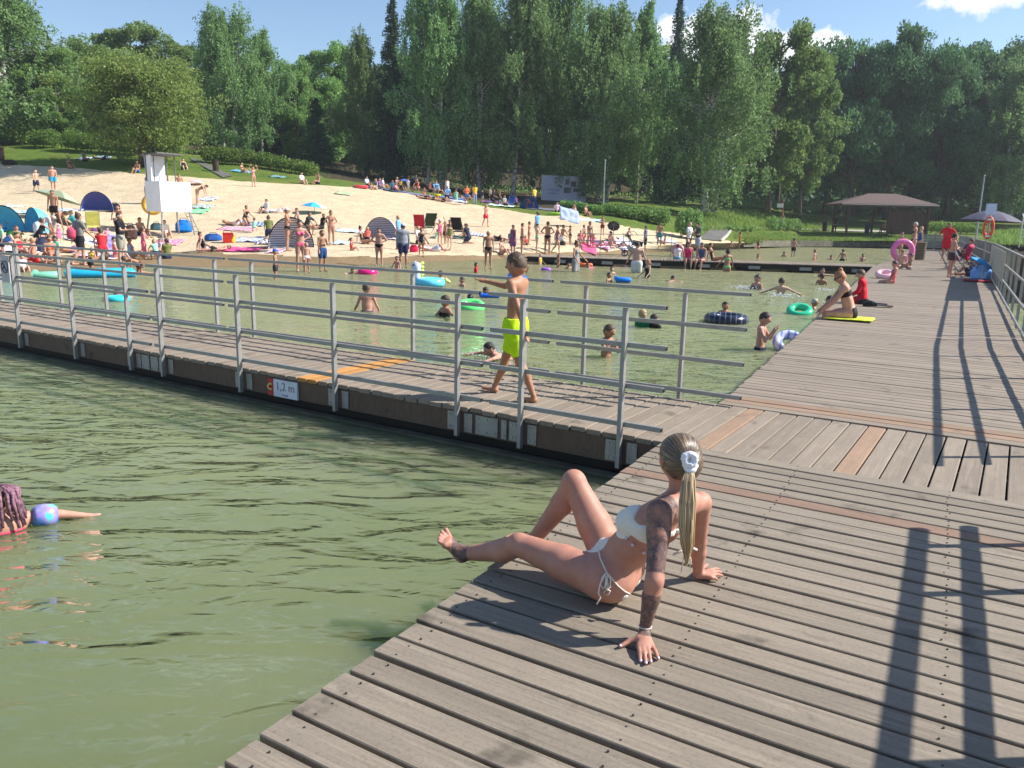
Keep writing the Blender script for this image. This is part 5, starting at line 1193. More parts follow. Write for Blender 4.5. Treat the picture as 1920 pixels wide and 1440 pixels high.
# beach, left
who(69, 363, 43, 'walk', 20, 'bare-chested boy in dark shorts walking down the empty upper sand', wear=[('shorts', NV)], child=True)
who(101, 359, 46, 'walk2', 5, 'heavy man in bright blue trunks walking down the upper sand', 'pink', wear=[('trunks', (30, 160, 200))], fat=1.35)
who(131, 316, 32, 'sit', 30, 'woman in a black bikini sitting in the tree shade at the top left', 'tan', 'dark', bik(BK), 'bun', fem=True, H=1.65, grp=G_L)
who(158, 303, 0, 'sit', 60, 'person in a grey top sitting deeper in the tree shade, left one', 'tan', 'dark', [('tshirt', GR), ('shorts', BK)], H=1.7, grp=G_L)
who(192, 300, 0, 'lie', 80, 'person lying on a towel in the tree shade by the hedge', 'tan', 'dark', [('shorts', NV)], H=1.7, grp=G_L)
who(258, 323, 0, 'sit', 330, 'person sitting under the yellow-green tree, left of its trunk', 'tan', 'brown', [('shorts', BL_)], H=1.7, grp=G_L)
who(344, 318, 0, 'sit', 20, 'person in black sitting on the lawn just right of the lifeguard tower', 'fair', 'dark', [('vest', BK), ('shorts', BK)], H=1.7, grp=G_L)
who(454, 324, 0, 'sit', 60, 'woman sitting on a pale blue towel on the middle lawn', 'pink', 'brown', bik((180, 60, 60)), fem=True, H=1.65, grp=G_L)
who(476, 350, 35, 'both_up', 20, 'thin girl with raised arms at the edge of the middle lawn', 'pink', 'brown', bik((225, 150, 150)), fem=True, child=True)
who(566, 344, 0, 'sit', 40, 'person sitting where sand meets the wood, left one of two', 'fair', 'brown', [('tshirt', WT)], H=1.65)
who(597, 345, 0, 'sit', 300, 'bare-backed person sitting where sand meets the wood, right one of two', 'pink', 'dark', [('shorts', NV)], H=1.65)
who(275, 382, 47, 'walk', 90, 'woman in a black swimsuit walking left of the lifeguard tower', 'tan', 'brown', [('onepiece', BK)], 'bun', fem=True)
who(287, 382, 36, 'walk2', 100, 'girl in a light blue skirt and red top beside the lifeguard tower', 'tan', 'dark', [('vest', (150, 60, 70)), ('trunks', (60, 170, 210))], 'pony', child=True, fem=True)
who(371, 383, 34, 'bend', 70, 'woman bending over her towel right of the lifeguard tower', 'pink', 'brown', bik((110, 60, 60)), fem=True, H=1.68)
who(338, 372, 44, 'stand', 10, 'person standing half hidden right behind the lifeguard tower', 'tan', 'dark', [('shorts', BK)])
who(460, 421, 0, 'kneel', 40, 'woman in a black swimsuit kneeling on a beach towel right of the ladder', 'tan', 'brown', [('onepiece', BK)], fem=True, H=1.62)
who(500, 400, 0, 'sit', 300, 'person in white sitting by a black bag on the open sand', 'fair', 'dark', [('tshirt', WT), ('shorts', GR)], H=1.7)
who(519, 400, 0, 'lie', 90, 'person in pale clothes lying right of the black bag', 'fair', 'blond', [('tshirt', (200, 205, 225)), ('shorts', WT)], H=1.65)
who(72, 462, 60, 'bend', 100, 'white-haired person in a grey striped shirt bending over by the blue tents', 'tan', 'grey', [('tshirt', (190, 190, 196)), ('shorts', (200, 208, 215))], H=1.68)
who(100, 452, 60, 'bend', 60, 'woman in a brownish top bending over a child by the second blue tent', 'tan', 'brown', [('vest', (90, 85, 75)), ('shorts', GR)], fem=True, H=1.72, hs='bun')
who(112, 456, 34, 'stand', 30, 'small girl in a pink dress and pale sun hat by the blue tents', 'fair', 'brown', [('dress', (235, 120, 170))], child=True, fem=True, hat=('brim', (240, 215, 225)))
who(150, 499, 97, 'walk', 120, 'woman with a pink backpack and black shorts walking by the water', 'pink', 'brown', [('tshirt', (130, 128, 125)), ('shorts', (28, 26, 32))], 'bun', fem=True, fat=1.1)
who(231, 499, 98, 'hold', 70, 'man in a black T-shirt and khaki shorts standing by the purple cloth', 'fair', 'brown', [('tshirt', (22, 24, 32)), ('shorts', KH)])
who(96, 488, 0, 'sit', 20, 'woman in an orange bikini sitting behind the footbridge railing', 'tan', 'brown', bik((240, 130, 70)), 'bun', fem=True, H=1.7, fat=1.15)
who(36, 480, 0, 'sit', 60, 'woman in a red top sitting near the left edge of the beach', 'pink', 'dark', [('vest', (200, 40, 50)), ('shorts', BK)], fem=True, H=1.66)
who(60, 494, 0, 'lie', 60, 'person lying beside the woman in the red top', 'pink', 'brown', [('trunks', RD)], H=1.6)
who(44, 509, 0, 'sit', 20, 'toddler in white sitting at the water edge near the round sign', 'fair', 'brown', [('tshirt', WT)], child=True, H=1.0)
who(10, 432, 0, 'sit', 90, 'man sitting inside the leftmost blue tent', 'tan', 'dark', [('tshirt', (110, 90, 85)), ('shorts', BL_)], H=1.75)
who(14, 458, 0, 'lie', 40, 'person stretched out in front of the leftmost blue tent', 'fair', 'dark', [('shorts', BL_)], H=1.7)
who(172, 510, 0, 'all4', 100, 'child crawling at the water edge beside the blue airbed', 'tan', 'brown', [('trunks', BK)], child=True, H=1.3)
who(262, 514, 0, 'all4', 300, 'child digging in the wet sand at the end of the blue airbed', 'boy', 'brown', [('trunks', (120, 80, 60))], child=True, H=1.25)
who(272, 486, 56, 'stand', 100, 'girl in a coral pink dress standing left of the tower legs', 'pink', 'brown', [('dress', (240, 120, 150))], 'pony', child=True, fem=True)
who(300, 471, 0, 'sit', 300, 'small child with a bucket sitting below the lifeguard tower', 'pink', 'brown', [('tshirt', (200, 190, 200))], child=True, H=1.05)
who(264, 441, 0, 'sit', 40, 'bare-chested man sitting left of the lifeguard tower legs', 'tan', 'brown', [('shorts', NV)], H=1.75)
who(310, 444, 0, 'sit', 20, 'woman in a white top sitting underneath the lifeguard tower', 'pink', 'brown', [('tshirt', (235, 228, 215)), ('shorts', GR)], fem=True, H=1.68)
who(188, 459, 0, 'sit', 30, 'red-haired person sitting behind the purple cloth', 'pink', 'ginger', [('vest', (120, 40, 45))], H=1.6)
who(384, 471, 0, 'sit_flat', 100, 'man in black lounging below the tower ladder', 'pink', 'brown', [('vest', BK), ('shorts', (215, 215, 215))], H=1.78)
who(404, 472, 0, 'lie', 280, 'bare-legged person lying right of the man lounging below the ladder', 'pink', 'brown', [('trunks', BK)], H=1.6)
who(6, 508, 0, 'sit', 60, 'child sitting at the far left edge of the picture by the water', 'pink', 'dark', [('trunks', (120, 60, 70))], child=True, H=1.2)
# beach, middle
who(541, 470, 76, 'hold', 80, 'man with a white cap standing sideways in front of the striped tent', 'tan', 'dark', [('briefs', BK)], hat=('cap', WT))
who(565, 509, 91, 'hips', 10, 'woman in a pink bikini standing at the water edge', 'pink', 'dark', bik((240, 100, 140)), 'bun', fem=True)
who(576, 512, 54, 'stand', 20, 'toddler standing right in front of the woman in the pink bikini', 'pink', 'blond', [('briefs', WT)], child=True)
who(606, 509, 73, 'phone', 30, 'boy in blue shorts at the water edge with a hand at his face', 'tan', 'brown', [('shorts', (40, 80, 130))], child=True)
who(622, 460, 62, 'hips', 20, 'slim woman with a hand on her hip standing alone on the sand', 'tan', 'brown', bik((160, 110, 100)), 'bun', fem=True)
who(584, 441, 0, 'squat', 60, 'man in a dark shirt crouching behind the left striped tent', 'tan', 'brown', [('tshirt', (40, 44, 50)), ('shorts', KH)], H=1.75)
who(682, 456, 0, 'sit_flat', 70, 'woman in a black swimsuit leaning back in front of the right striped tent', 'pink', 'dark', [('onepiece', (28, 28, 34))], 'bun', fem=True, H=1.68)
who(711, 498, 67, 'hips', 350, 'heavy-bellied man in black briefs with both hands on his hips', 'pink', 'dark', [('briefs', (20, 20, 24))], fat=1.22)
who(756, 502, 79, 'stand', 190, 'man in a grey long-sleeved shirt and white cap seen from behind', 'tan', 'dark', [('longsleeve', (150, 152, 160)), ('shorts', (42, 46, 88))], hat=('cap', (190, 200, 225)))
who(790, 481, 51, 'stand', 10, 'slender woman in a black swimsuit right of the man in grey', 'tan', 'brown', [('onepiece', (30, 28, 32))], fem=True)
who(825, 460, 46, 'both_up', 20, 'girl in a pink swimsuit beside the black deck chairs', 'pink', 'brown', [('onepiece', (240, 110, 150))], child=True, fem=True, hat=('cap', WT))
who(834, 458, 40, 'stand', 300, 'dark-haired boy right next to the girl in the pink swimsuit', 'tan', 'dark', [('trunks', BK)], child=True)
who(843, 440, 0, 'sit', 330, 'person sitting behind the girl in the pink swimsuit', 'tan', 'dark', [('trunks', BK)], H=1.7)
who(873, 447, 0, 'sit', 20, 'woman sitting right of the black deck chair', 'tan', 'brown', bik(BK), fem=True, H=1.65)
who(812, 472, 0, 'lie', 90, 'person lying on the sand right of the red bag', 'pink', 'brown', [('vest', (220, 200, 210)), ('shorts', (200, 205, 220))], H=1.65)
who(910, 425, 40, 'walk', 30, 'girl in red trunks walking alone on the upper middle sand', 'pink', 'blond', [('trunks', (220, 40, 60))], 'long', child=True)
who(915, 504, 68, 'stand', 10, 'lean man in black trunks standing in the shallows', 'tan', 'grey', [('briefs', BK)])
who(890, 383, 35, 'stand', 200, 'person in a yellow shirt standing at the top of the sand', 'tan', 'brown', [('tshirt', (245, 195, 50)), ('trousers', (140, 160, 200))], 'long', fem=True)
who(875, 385, 35, 'hips', 20, 'person in an orange top and blue skirt left of the yellow shirt', 'tan', 'ginger', [('tshirt', (225, 120, 80)), ('trunks', (50, 90, 150))], fem=True)
who(766, 363, 27, 'walk', 300, 'person in a white T-shirt standing in the shade of the wood', 'tan', 'brown', [('tshirt', WT), ('shorts', KH)])
for x_, y_, pz, lb, w_ in [(718, 352, 'sit', 'person in white sitting in the wood shade, left of the white T-shirt', WT), (688, 350, 'sit', 'person in white and blue sitting right of the red float in the wood shade', (200, 215, 235)), (736, 357, 'sit', 'seated person nearest left of the person in the white T-shirt', (60, 110, 150)), (780, 357, 'stand', 'person in dark blue standing under the birches', (30, 50, 90)), (752, 357, 'sit', 'seated person under the blue parasol in the wood shade', (150, 140, 140)), (806, 360, 'sit', 'person in reddish clothes sitting under the white birch trunks', (130, 60, 60)), (822, 362, 'sit', 'person in pale blue sitting beside a yellow float', (150, 180, 210)), (838, 375, 'kneel', 'person in a light blue shirt kneeling at the top edge of the sand', (130, 180, 220)), (919, 380, 'stand', 'person in beige standing in the shade right of the yellow shirt', (150, 140, 125)), (937, 384, 'stand', 'person in dark trousers standing in the shade left of the blue tent', (130, 90, 75)), (946, 386, 'sit', 'seated person in grey left of the small blue chair', (150, 155, 160)), (1044, 399, 'sit', 'person in pink sitting behind the lime float', (235, 200, 220))]:
    who(x_, y_, 27, pz, (x_*7) % 90, lb, 'tan', 'brown', [('tshirt', w_), ('shorts', BK)], H=1.65 if pz != 'stand' else None, grp=G_L)
for x_, y_, lb in [(797, 373, 'leftmost of the three sunbathers lying in a row at the top of the sand'), (812, 375, 'middle one of the three sunbathers lying in a row at the top of the sand'), (830, 378, 'rightmost of the three sunbathers lying in a row at the top of the sand')]:
    who(x_, y_, 0, 'lie', 80, lb, 'pink', 'brown', [('trunks', BK)], H=1.65)
# beach right and line before the pier
for x_, y_, h_, pz, a_, lb, sk, wr, fm in [
 (961, 477, 53, 'stand', 320, 'child wrapped in a colourful cloth, first of the queue by the pier', 'tan', [('dress', (120, 70, 120))], 1), (979, 477, 56, 'stand', 100, 'bare-chested boy second in the queue by the pier', 'pink', [('briefs', (90, 80, 90))], 0),
 (992, 459, 41, 'stand', 80, 'woman in orange swimwear standing behind the queue by the pier', 'tan', bik((220, 100, 70)), 1), (1007, 475, 53, 'hold', 90, 'thin boy in turquoise trunks in the queue by the pier', 'fair', [('briefs', GN)], 0),
 (1026, 477, 59, 'hips', 170, 'tall youth in black trunks seen from behind in the queue by the pier', 'tan', [('briefs', BK)], 0), (1042, 476, 53, 'walk', 100, 'person in a mauve swimsuit with bent arms in the queue by the pier', 'pink', [('onepiece', (150, 110, 120))], 1),
 (1068, 459, 34, 'hold', 300, 'child carrying the grey striped swim ring on the sand', 'tan', [('trunks', BK)], 0), (1094, 461, 37, 'stand', 60, 'bare-backed child right of the child with the striped ring', 'pink', [('trunks', (230, 130, 120))], 0),
 (1105, 463, 45, 'stand', 30, 'slim woman standing in the group right of the striped ring', 'tan', bik((120, 110, 120)), 1), (1088, 463, 29, 'stand', 30, 'small girl in pink at the front of the group by the pier', 'pink', [('onepiece', (235, 110, 140))], 1),
 (1112, 466, 26, 'stand', 330, 'smallest toddler in pink at the right of the group by the pier', 'pink', [('onepiece', (240, 150, 180))], 1), (1129, 441, 33, 'hips', 10, 'man in reddish-brown shorts standing below the shrub bank', 'tan', [('trunks', (110, 45, 40))], 0),
 (1208, 476, 50, 'stand', 270, 'person holding the handle of the dark pushchair', 'pink', [('tshirt', (120, 130, 150)), ('shorts', BK)], 1)]:
    who(x_, y_, h_, pz, a_, lb, sk, 'dark', wr, fem=bool(fm), child=h_ < 46)
for x_, y_, pz, a_, lb, cl in [(940, 477, 'sit', 60, 'dark-haired person squatting left of the queue by the pier', BK), (1145, 460, 'sit', 30, 'person sitting under the dark parasol by the pier', (180, 120, 110)), (1121, 462, 'lie', 80, 'woman in pink lying on a towel behind the pier', (235, 130, 180)), (1160, 463, 'lie', 90, 'sunbather lying left of the pushchair', BK), (1246, 458, 'sit', 300, 'child sitting on the small patch of sand behind the pier', (220, 150, 140)), (1079, 408, 'kneel', 300, 'woman holding up a big pale blue cloth below the shrubs', (230, 190, 190)), (1098, 404, 'sit', 60, 'person in dark clothes sitting beside the pushchair under the shrubs', (40, 40, 60))]:
    who(x_, y_, 0, pz, a_, lb, 'pink', 'dark', [('onepiece', cl)], fem=True, H=1.6 if pz != 'sit' or x_ != 1246 else 1.1)
# on the cross pier
who(1290, 483, 63, 'phone', 60, 'blond woman in a white T-shirt and black trousers standing on the pier', 'fair', 'blond', [('tshirt', WT), ('trousers', BK)], 'pony', fem=True, on=0)
who(1306, 483, 62, 'crossed', 290, 'person in a dark grey shirt standing beside the white T-shirt on the pier', 'fair', 'dark', [('tshirt', (70, 75, 80)), ('shorts', (190, 200, 210))], on=0)
def edge(px, a, label, skin='fair', hair='brown', wear=(), hs='short', fem=True, H=1.6, back=.30, pose='sit_edge', **k):
    s_ = (unp(px, 490)-P1).dot(pdv); p = P1+pdv*s_+pn2*back; return person(p, H, pose, fdir(p, a), skin, hair, hs, wear, label, H < 1.4, fem, 1.0, G_J, **k)
edge(1290, 5, 'woman in a hot pink top sitting on the pier edge, feet in the water', 'pink', 'dark', [('vest', (235, 40, 110)), ('briefs', BK)])
edge(1316, 340, 'woman in a blue patterned top sitting on the pier edge', 'pink', 'dark', [('vest', (70, 90, 130)), ('briefs', BK)])
edge(1271, 190, 'child in a white T-shirt sitting on the pier behind the pink swim ring', 'pink', 'dark', [('tshirt', WT), ('trunks', (100, 170, 200))], H=1.3, back=1.2, pose='sit')
edge(1338, 90, 'dark-haired person reclining on the pier right of the seated group', 'tan', 'dark', [('onepiece', BK)], pose='sit_flat', back=.9)
edge(1632, 10, 'boy in black trunks sitting on the pier end near the jetty, hands at his face', 'fair', 'brown', [('briefs', BK)], fem=False, H=1.42, back=.28)
# in the water
wader(688, 583, 46, 180, 'bare-backed boy standing waist-deep beyond the footbridge', 'pink', 'brown', [('trunks', NV)], H=1.35)
wader(518, 523, 52, 80, 'small boy with a bright blue cap walking in the shallows', 'tan', 'brown', [('trunks', (60, 50, 60))], H=1.1, hat=('cap', (20, 100, 220)))
wader(744, 509, 26, 330, 'boy sitting in the shallows right in front of the man in grey', 'pink', 'dark', [('trunks', RD)], H=1.1)
swimmer(658, 512, 20, 'child crawling in the shallows left of the pink float', 'fair', 'brown')
wader(834, 593, 33, 300, 'dark-haired swimmer stretching one arm to the left', 'tan', 'dark', [('bra', BK)], H=1.5, pose=ps(ul=(-1, .3, -.25), fl=(-1, .5, .15), ur=(.5, .3, -.6)), fem=True)
wader(882, 573, 18, 190, 'child leaning on the lime green swim ring', 'tan', 'dark', [], H=1.2)
wader(826, 531, 20, 200, 'girl in a violet top lying across the unicorn float', 'pink', 'dark', [('vest', (110, 90, 150))], H=1.3, fem=True)
swimmer(925, 553, 270, 'child paddling on the blue swim board left of the boy', 'tan', 'dark')
wader(893, 511, 16, 90, 'child in a red top sitting in the shallows left of the man in black trunks', 'tan', 'dark', [('tshirt', RD)], H=1.1)
wader(866, 537, 14, 300, 'dark-haired child deep in the water right of the unicorn float', 'pink', 'dark', [], H=1.2)
wader(978, 513, 22, 60, 'person with hands on the face sitting in the shallows behind the boy', 'tan', 'dark', [('trunks', BK)], H=1.4, pose='wade_face')
wader(1013, 496, 18, 60, 'toddler in a yellow swim vest near the start of the pier', 'fair', 'blond', [('vest', (235, 200, 60))], H=.95)
wader(1046, 501, 22, 300, 'toddler bending in the shallows below the pier start', 'tan', 'brown', [('briefs', BK)], H=1.0)
wader(1080, 509, 54, 60, 'woman in a long grey beach dress standing in the water by the pier', 'tan', 'dark', [('dress', (150, 148, 145))], 'bun', child=False, fem=True, H=1.7)
wader(1193, 511, 54, 180, 'broad-backed man in white shorts standing in the water by the pier', 'fair', 'dark', [('shorts', (215, 215, 210))], child=False, H=1.8, fat=1.25)
wader(1213, 521, 31, 300, 'red-haired girl in a black swimsuit wading right of the broad-backed man', 'fair', 'ginger', [('onepiece', BK)], 'long', fem=True, H=1.35)
wader(1362, 509, 39, 200, 'young woman in a green bikini wading beside the pier', 'tan', 'dark', bik((130, 200, 120)), 'bun', child=False, fem=True, H=1.62)
swimmer(1110, 502, 290, 'child in pink swimming next to the orange float', 'pink', 'dark', [('vest', (230, 90, 140))])
wader(1066, 504, 9, 20, 'child up to the neck left of the woman in the grey beach dress', 'tan', 'dark', [], H=1.1)
wader(1142, 529, 15, 60, 'dark-haired child holding the blue float', 'tan', 'dark', [], H=1.2)
wader(1147, 514, 11, 20, 'child up to the neck behind the blue float', 'fair', 'brown', [], H=1.2)
swimmer(1256, 528, 150, 'dark-haired swimmer alone in the middle of the bathing water', 'fair', 'dark')
wader(1204, 612, 27, 140, 'blond child in a green shirt swimming beyond the footbridge railing', 'fair', 'blond', [('tshirt', (20, 120, 80))], H=1.2)
wader(1226, 614, 20, 150, 'child in a black top swimming next to the green shirt', 'fair', 'dark', [('tshirt', (15, 15, 18))], H=1.2)
wader(1359, 590, 20, 10, 'dark-haired child inside the black tyre-pattern ring', 'tan', 'dark', [], H=1.2)
wader(1138, 668, 54, 60, 'boy standing waist-deep with hands at his chest beyond the footbridge', 'boy', 'brown', [('trunks', NV)], H=1.3, pose='wade_face')
wader(1427, 655, 64, 80, 'boy standing waist-deep beside the jetty, holding his nose', 'pink', 'dark', [('trunks', (20, 30, 60))], H=1.35, pose='wade_face')
wader(1418, 542, 22, 330, 'dark-haired woman splashing in the open water left of the bare-backed swimmer', 'pink', 'dark', bik(BK), 'bun', fem=True, H=1.5)
wader(1464, 552, 27, 180, 'bare-backed swimmer with both arms spread wide', 'fair', 'brown', [], H=1.5, pose=ps(ul=(-1, .1, -.45), fl=(-1, .2, -.4), ur=(1, .1, -.45), fr=(1, .2, -.4)))
wader(1540, 534, 18, 180, 'dark-haired child in the water left of the woman with the ginger bun', 'tan', 'dark', [], H=1.3)
wader(1541, 520, 14, 0, 'child with outstretched arms near the end of the pier', 'pink', 'brown', [], H=1.3, pose=ps(ul=(-1, .1, -.1), fl=(-1, .2, -.1)))
wader(1527, 579, 15, 90, 'child with pale hair in the green swim ring', 'tan', 'grey', [], H=1.2)
wader(1554, 586, 27, 60, 'dark-haired boy in the water right under the woman with the ginger bun', 'tan', 'dark', [], H=1.3)
# far pond
for x_, y_, h_, a_, lb, wr, fm in [(1487, 482, 40, 150, 'boy in black trunks standing in the far pond', [('trunks', BK)], 0), (1527, 487, 17, 60, 'small child standing in the far pond, left of the bare-backed man', [('trunks', RD)], 0), (1579, 489, 20, 190, 'bare-backed person sitting in the far pond', [('trunks', BK)], 0), (1558, 487, 7, 0, 'head of a swimmer in the far pond right of the small child', [], 0), (1470, 481, 8, 0, 'head of a swimmer in the far pond left of the boy in black trunks', [], 0), (1421, 484, 6, 0, 'head of a swimmer close behind the pier in the far pond', [], 0), (1617, 491, 13, 30, 'child in the far pond left of the boy sitting on the pier end', [], 0)]:
    wader(x_, y_, h_, a_, lb, 'pink', 'dark', wr, H=1.3)
who(1386, 470, 33, 'stand', 100, 'girl in an orange swimsuit on the shore of the far pond', 'tan', 'dark', [('onepiece', (225, 100, 60))], child=True, fem=True)
who(1410, 466, 0, 'sit', 60, 'left one of the two children crouching on the shore of the far pond', 'tan', 'brown', [('trunks', BK)], H=1.25)
who(1422, 466, 0, 'sit', 300, 'right one of the two children crouching on the shore of the far pond', 'pink', 'dark', [('trunks', (160, 60, 60))], H=1.25)
who(1372, 469, 0, 'squat', 90, 'toddler in pink bending over on the shore of the far pond', 'pink', 'brown', [('onepiece', (230, 90, 120))], H=1.0)
who(1354, 468, 0, 'squat', 90, 'toddler in blue trunks squatting at the corner of the sand behind the pier', 'pink', 'brown', [('trunks', (40, 90, 180))], H=1.0)
who(1466, 433, 35, 'walk', 300, 'child in mint shorts carrying a towel along the path', 'tan', 'dark', [('shorts', (150, 215, 185))], child=True, grp=G_L)
who(1564, 436, 30, 'stand', 20, 'person in dark clothes standing at the left post of the shelter', 'tan', 'dark', [('tshirt', (40, 42, 50)), ('trousers', (40, 35, 32))], grp=G_L, H=1.75)
who(1657, 440, 0, 'sit', 190, 'bare-backed man sitting at the table in front of the shelter wall', 'pink', 'grey', [('trunks', BK)], H=1.75, grp=G_L, z=.45)
# on the long jetty
er = dirv(62.6+90)
def onj(u, n, z=0): return fd(u, n, z)
sp_ = unp(1592, 599); FACE_W = math.atan2(er.y, er.x)
lady = person(sp_, 1.72, ps(torso=(0, .32, 1), hd=(0, .5, 1), ul=(-.12, .62, -1), fl=(.05, .75, -.75), ur=(.12, .62, -1), fr=(-.05, .75, -.75), tl=(-.1, 1, -.02), sl=(0, .12, -1), tr=(.1, 1, -.02), sr=(0, .2, -1), base='seat'), FACE_W+R_(12), 'pink', 'ginger', 'bun', [('bra', (20, 20, 24)), ('briefs', (20, 20, 24))], 'ginger-haired woman in a black bikini sitting on a yellow towel at the jetty edge', female=True, fat=1.2, group=G_J, vox=.012, zoff=.02)
mb = MB(); c_ = Vector(lady['hd']); hf_ = Vector(lady['hf']); hs_ = Vector(lady['hs']); r_ = lady['hr']
for q in (-1, 1): mb.box(c_+hf_*r_*.95+hs_*q*r_*.36+Vector((0, 0, r_*.1)), (r_*.62, r_*.12, r_*.4), bev=.008)
mb.bar(c_+hf_*r_*.9+hs_*r_*.7+Vector((0, 0, r_*.15)), c_-hf_*r_*.0+hs_*r_*.92+Vector((0, 0, r_*.15)), .008, .015); mb.bar(c_+hf_*r_*.9-hs_*r_*.7+Vector((0, 0, r_*.15)), c_-hf_*r_*.0-hs_*r_*.92+Vector((0, 0, r_*.15)), .008, .015)
mb.build('sunglasses', M['black'], lady['root'])
person(unp(1616, 569), 1.38, ps(torso=(0, .1, 1), hd=(0, .3, 1), ul=(-.2, .3, -1), fl=(.1, .8, -.5), ur=(.2, .3, -1), fr=(-.1, .8, -.5), tl=(-.1, 1, -.02), sl=(0, .1, -1), tr=(.1, 1, -.02), sr=(0, .1, -1), base='seat'), FACE_W, 'pink', 'brown', 'short', [('longsleeve', (205, 25, 45)), ('trunks', RD)], 'boy in a red top sitting on the jetty edge behind the ginger-haired woman', child=True, group=G_J, zoff=.01, fat=1.1)
person(unp(1672, 531), 1.28, ps(torso=(0, -.15, 1), hd=(0, .2, 1), ul=(-.2, .2, -1), fl=(.1, .6, -.8), ur=(.2, .2, -1), fr=(-.1, .6, -.8), tl=(-.1, 1, -.02), sl=(0, .5, -.8), tr=(.1, 1, -.02), sr=(0, .5, -.8), base='seat'), FACE_W+R_(15), 'pink', 'brown', 'short', [('onepiece', (215, 60, 90))], 'child in a pink swimsuit sitting on the jetty edge beside a pale swim ring', child=True, female=True, group=G_J)
who(1708, 489, 76, 'stand', 280, 'white-haired woman in a bikini standing by the pink swim ring on the jetty', 'pink', 'grey', bik((60, 50, 55)), fem=True, on=0, fat=1.15)
who(1686, 483, 45, 'stand', 300, 'child holding the big pink swim ring at the jetty edge', 'pink', 'brown', [('briefs', BK)], on=0, child=True)
who(1722, 478, 50, 'stand', 120, 'blond child in a blue suit behind the white-haired woman', 'fair', 'blond', [('onepiece', (50, 80, 140))], on=0, child=True)
who(1705, 505, 0, 'sit', 290, 'dark-haired child with a striped towel sitting at the jetty edge', 'tan', 'dark', [('trunks', (160, 150, 140))], on=0, H=1.2)
who(1771, 489, 70, 'hips', 350, 'lifeguard in a red T-shirt and red shorts standing on the jetty', 'tan', 'dark', [('tshirt', (210, 25, 45)), ('shorts', (205, 25, 50))], on=0)
who(1781, 520, 77, 'crossed', 110, 'boy in dark trunks talking to the seated lifeguards', 'pink', 'dark', [('trunks', (70, 55, 60))], on=0, child=True)
who(1808, 505, 0, 'chair', 250, 'seated lifeguard in a pink-red shirt and red shorts by the railing', 'pink', 'brown', [('tshirt', (205, 60, 100)), ('shorts', (190, 20, 50))], on=0, H=1.78, z=.38, fem=True)
who(1792, 494, 0, 'chair', 90, 'second seated person behind the boy in dark trunks', 'pink', 'blond', [('vest', (170, 60, 70)), ('shorts', (180, 30, 50))], on=0, H=1.7, z=.38)
who(1826, 519, 0, 'lie', 290, 'person lying in the shade of the small blue umbrella', 'tan', 'dark', [('tshirt', (170, 180, 90)), ('shorts', NV)], on=0, H=1.6)
# girl with braids at the left edge
gp_ = unp(8, 992, WZ); ga = fdir(gp_, 180)
gj = person(gp_, 1.22, ps(hd=(-.05, .05, 1), ul=(-.6, .3, -.6), ur=(1, -.1, -.10), fr=(1, -.3, -.22)), ga+R_(8), 'pink', 'brown', 'short', [('bra', (215, 70, 105))], 'girl with purple braids and a blue armband swimming at the left edge', child=True, female=True, group=G_W, sub=.955, fat=1.5, vox=.008, eyes=False)
r_ = gj['root']; sh, el, wr_ = Vector(gj['shr']), Vector(gj['elr']), Vector(gj['wrr']); dd = (el-sh).normalized()
def loc_(v): return v
mb = MB(); rot = dd.to_track_quat('Z', 'Y').to_matrix(); mb.lathe([(.036, -.068), (.056, -.074), (.074, -.045), (.082, 0), (.076, .045), (.056, .074), (.036, .068)], 20, tuple(sh.lerp(el, .55)), rot=rot)
t = NT('armband_print'); v = t.new('ShaderNodeTexVoronoi'); v.inputs['Scale'].default_value = 22; t.link(t.co.outputs['Object'], v.inputs['Vector']); n_ = t.noise(t.co.outputs['Object'], 9, 2)
t.color(t.mix(t.ramp(v.outputs['Distance'], [(.12, (1,)*3), (.22, (0,)*3)]), t.ramp(n_, [(.35, (.03, .25, .60)), (.5, (.38, .26, .68)), (.56, (.10, .62, .66))]), (.75, .35, .55))); t.set(Roughness=.25); mb.build('armband', t.mat, r_, True)
mb = MB(); rnd = random.Random(8); c_ = Vector(gj['hd']); R0 = gj['hr']
for k in range(70):
    a = rnd.uniform(0, 6.28); e = rnd.uniform(.0, .9); s0 = c_+Vector((math.cos(a)*R0*e, math.sin(a)*R0*e, R0*math.sqrt(max(.1, 1.1-e*e)))); s1 = c_+Vector((math.cos(a)*R0*1.12, math.sin(a)*R0*1.12, 0)); s2 = s1+Vector((math.cos(a)*.03, math.sin(a)*.03, -R0*rnd.uniform(1.0, 1.9)))
    mb.tube([s0, (s0+s1)/2+Vector((math.cos(a)*R0*.25, math.sin(a)*R0*.25, R0*.25)), s1, s2], [.010, .011, .011, .007], 6)
mb.build('braids', mat_plain((.22, .11, .15), .6, 0, .6, 40), r_, True)

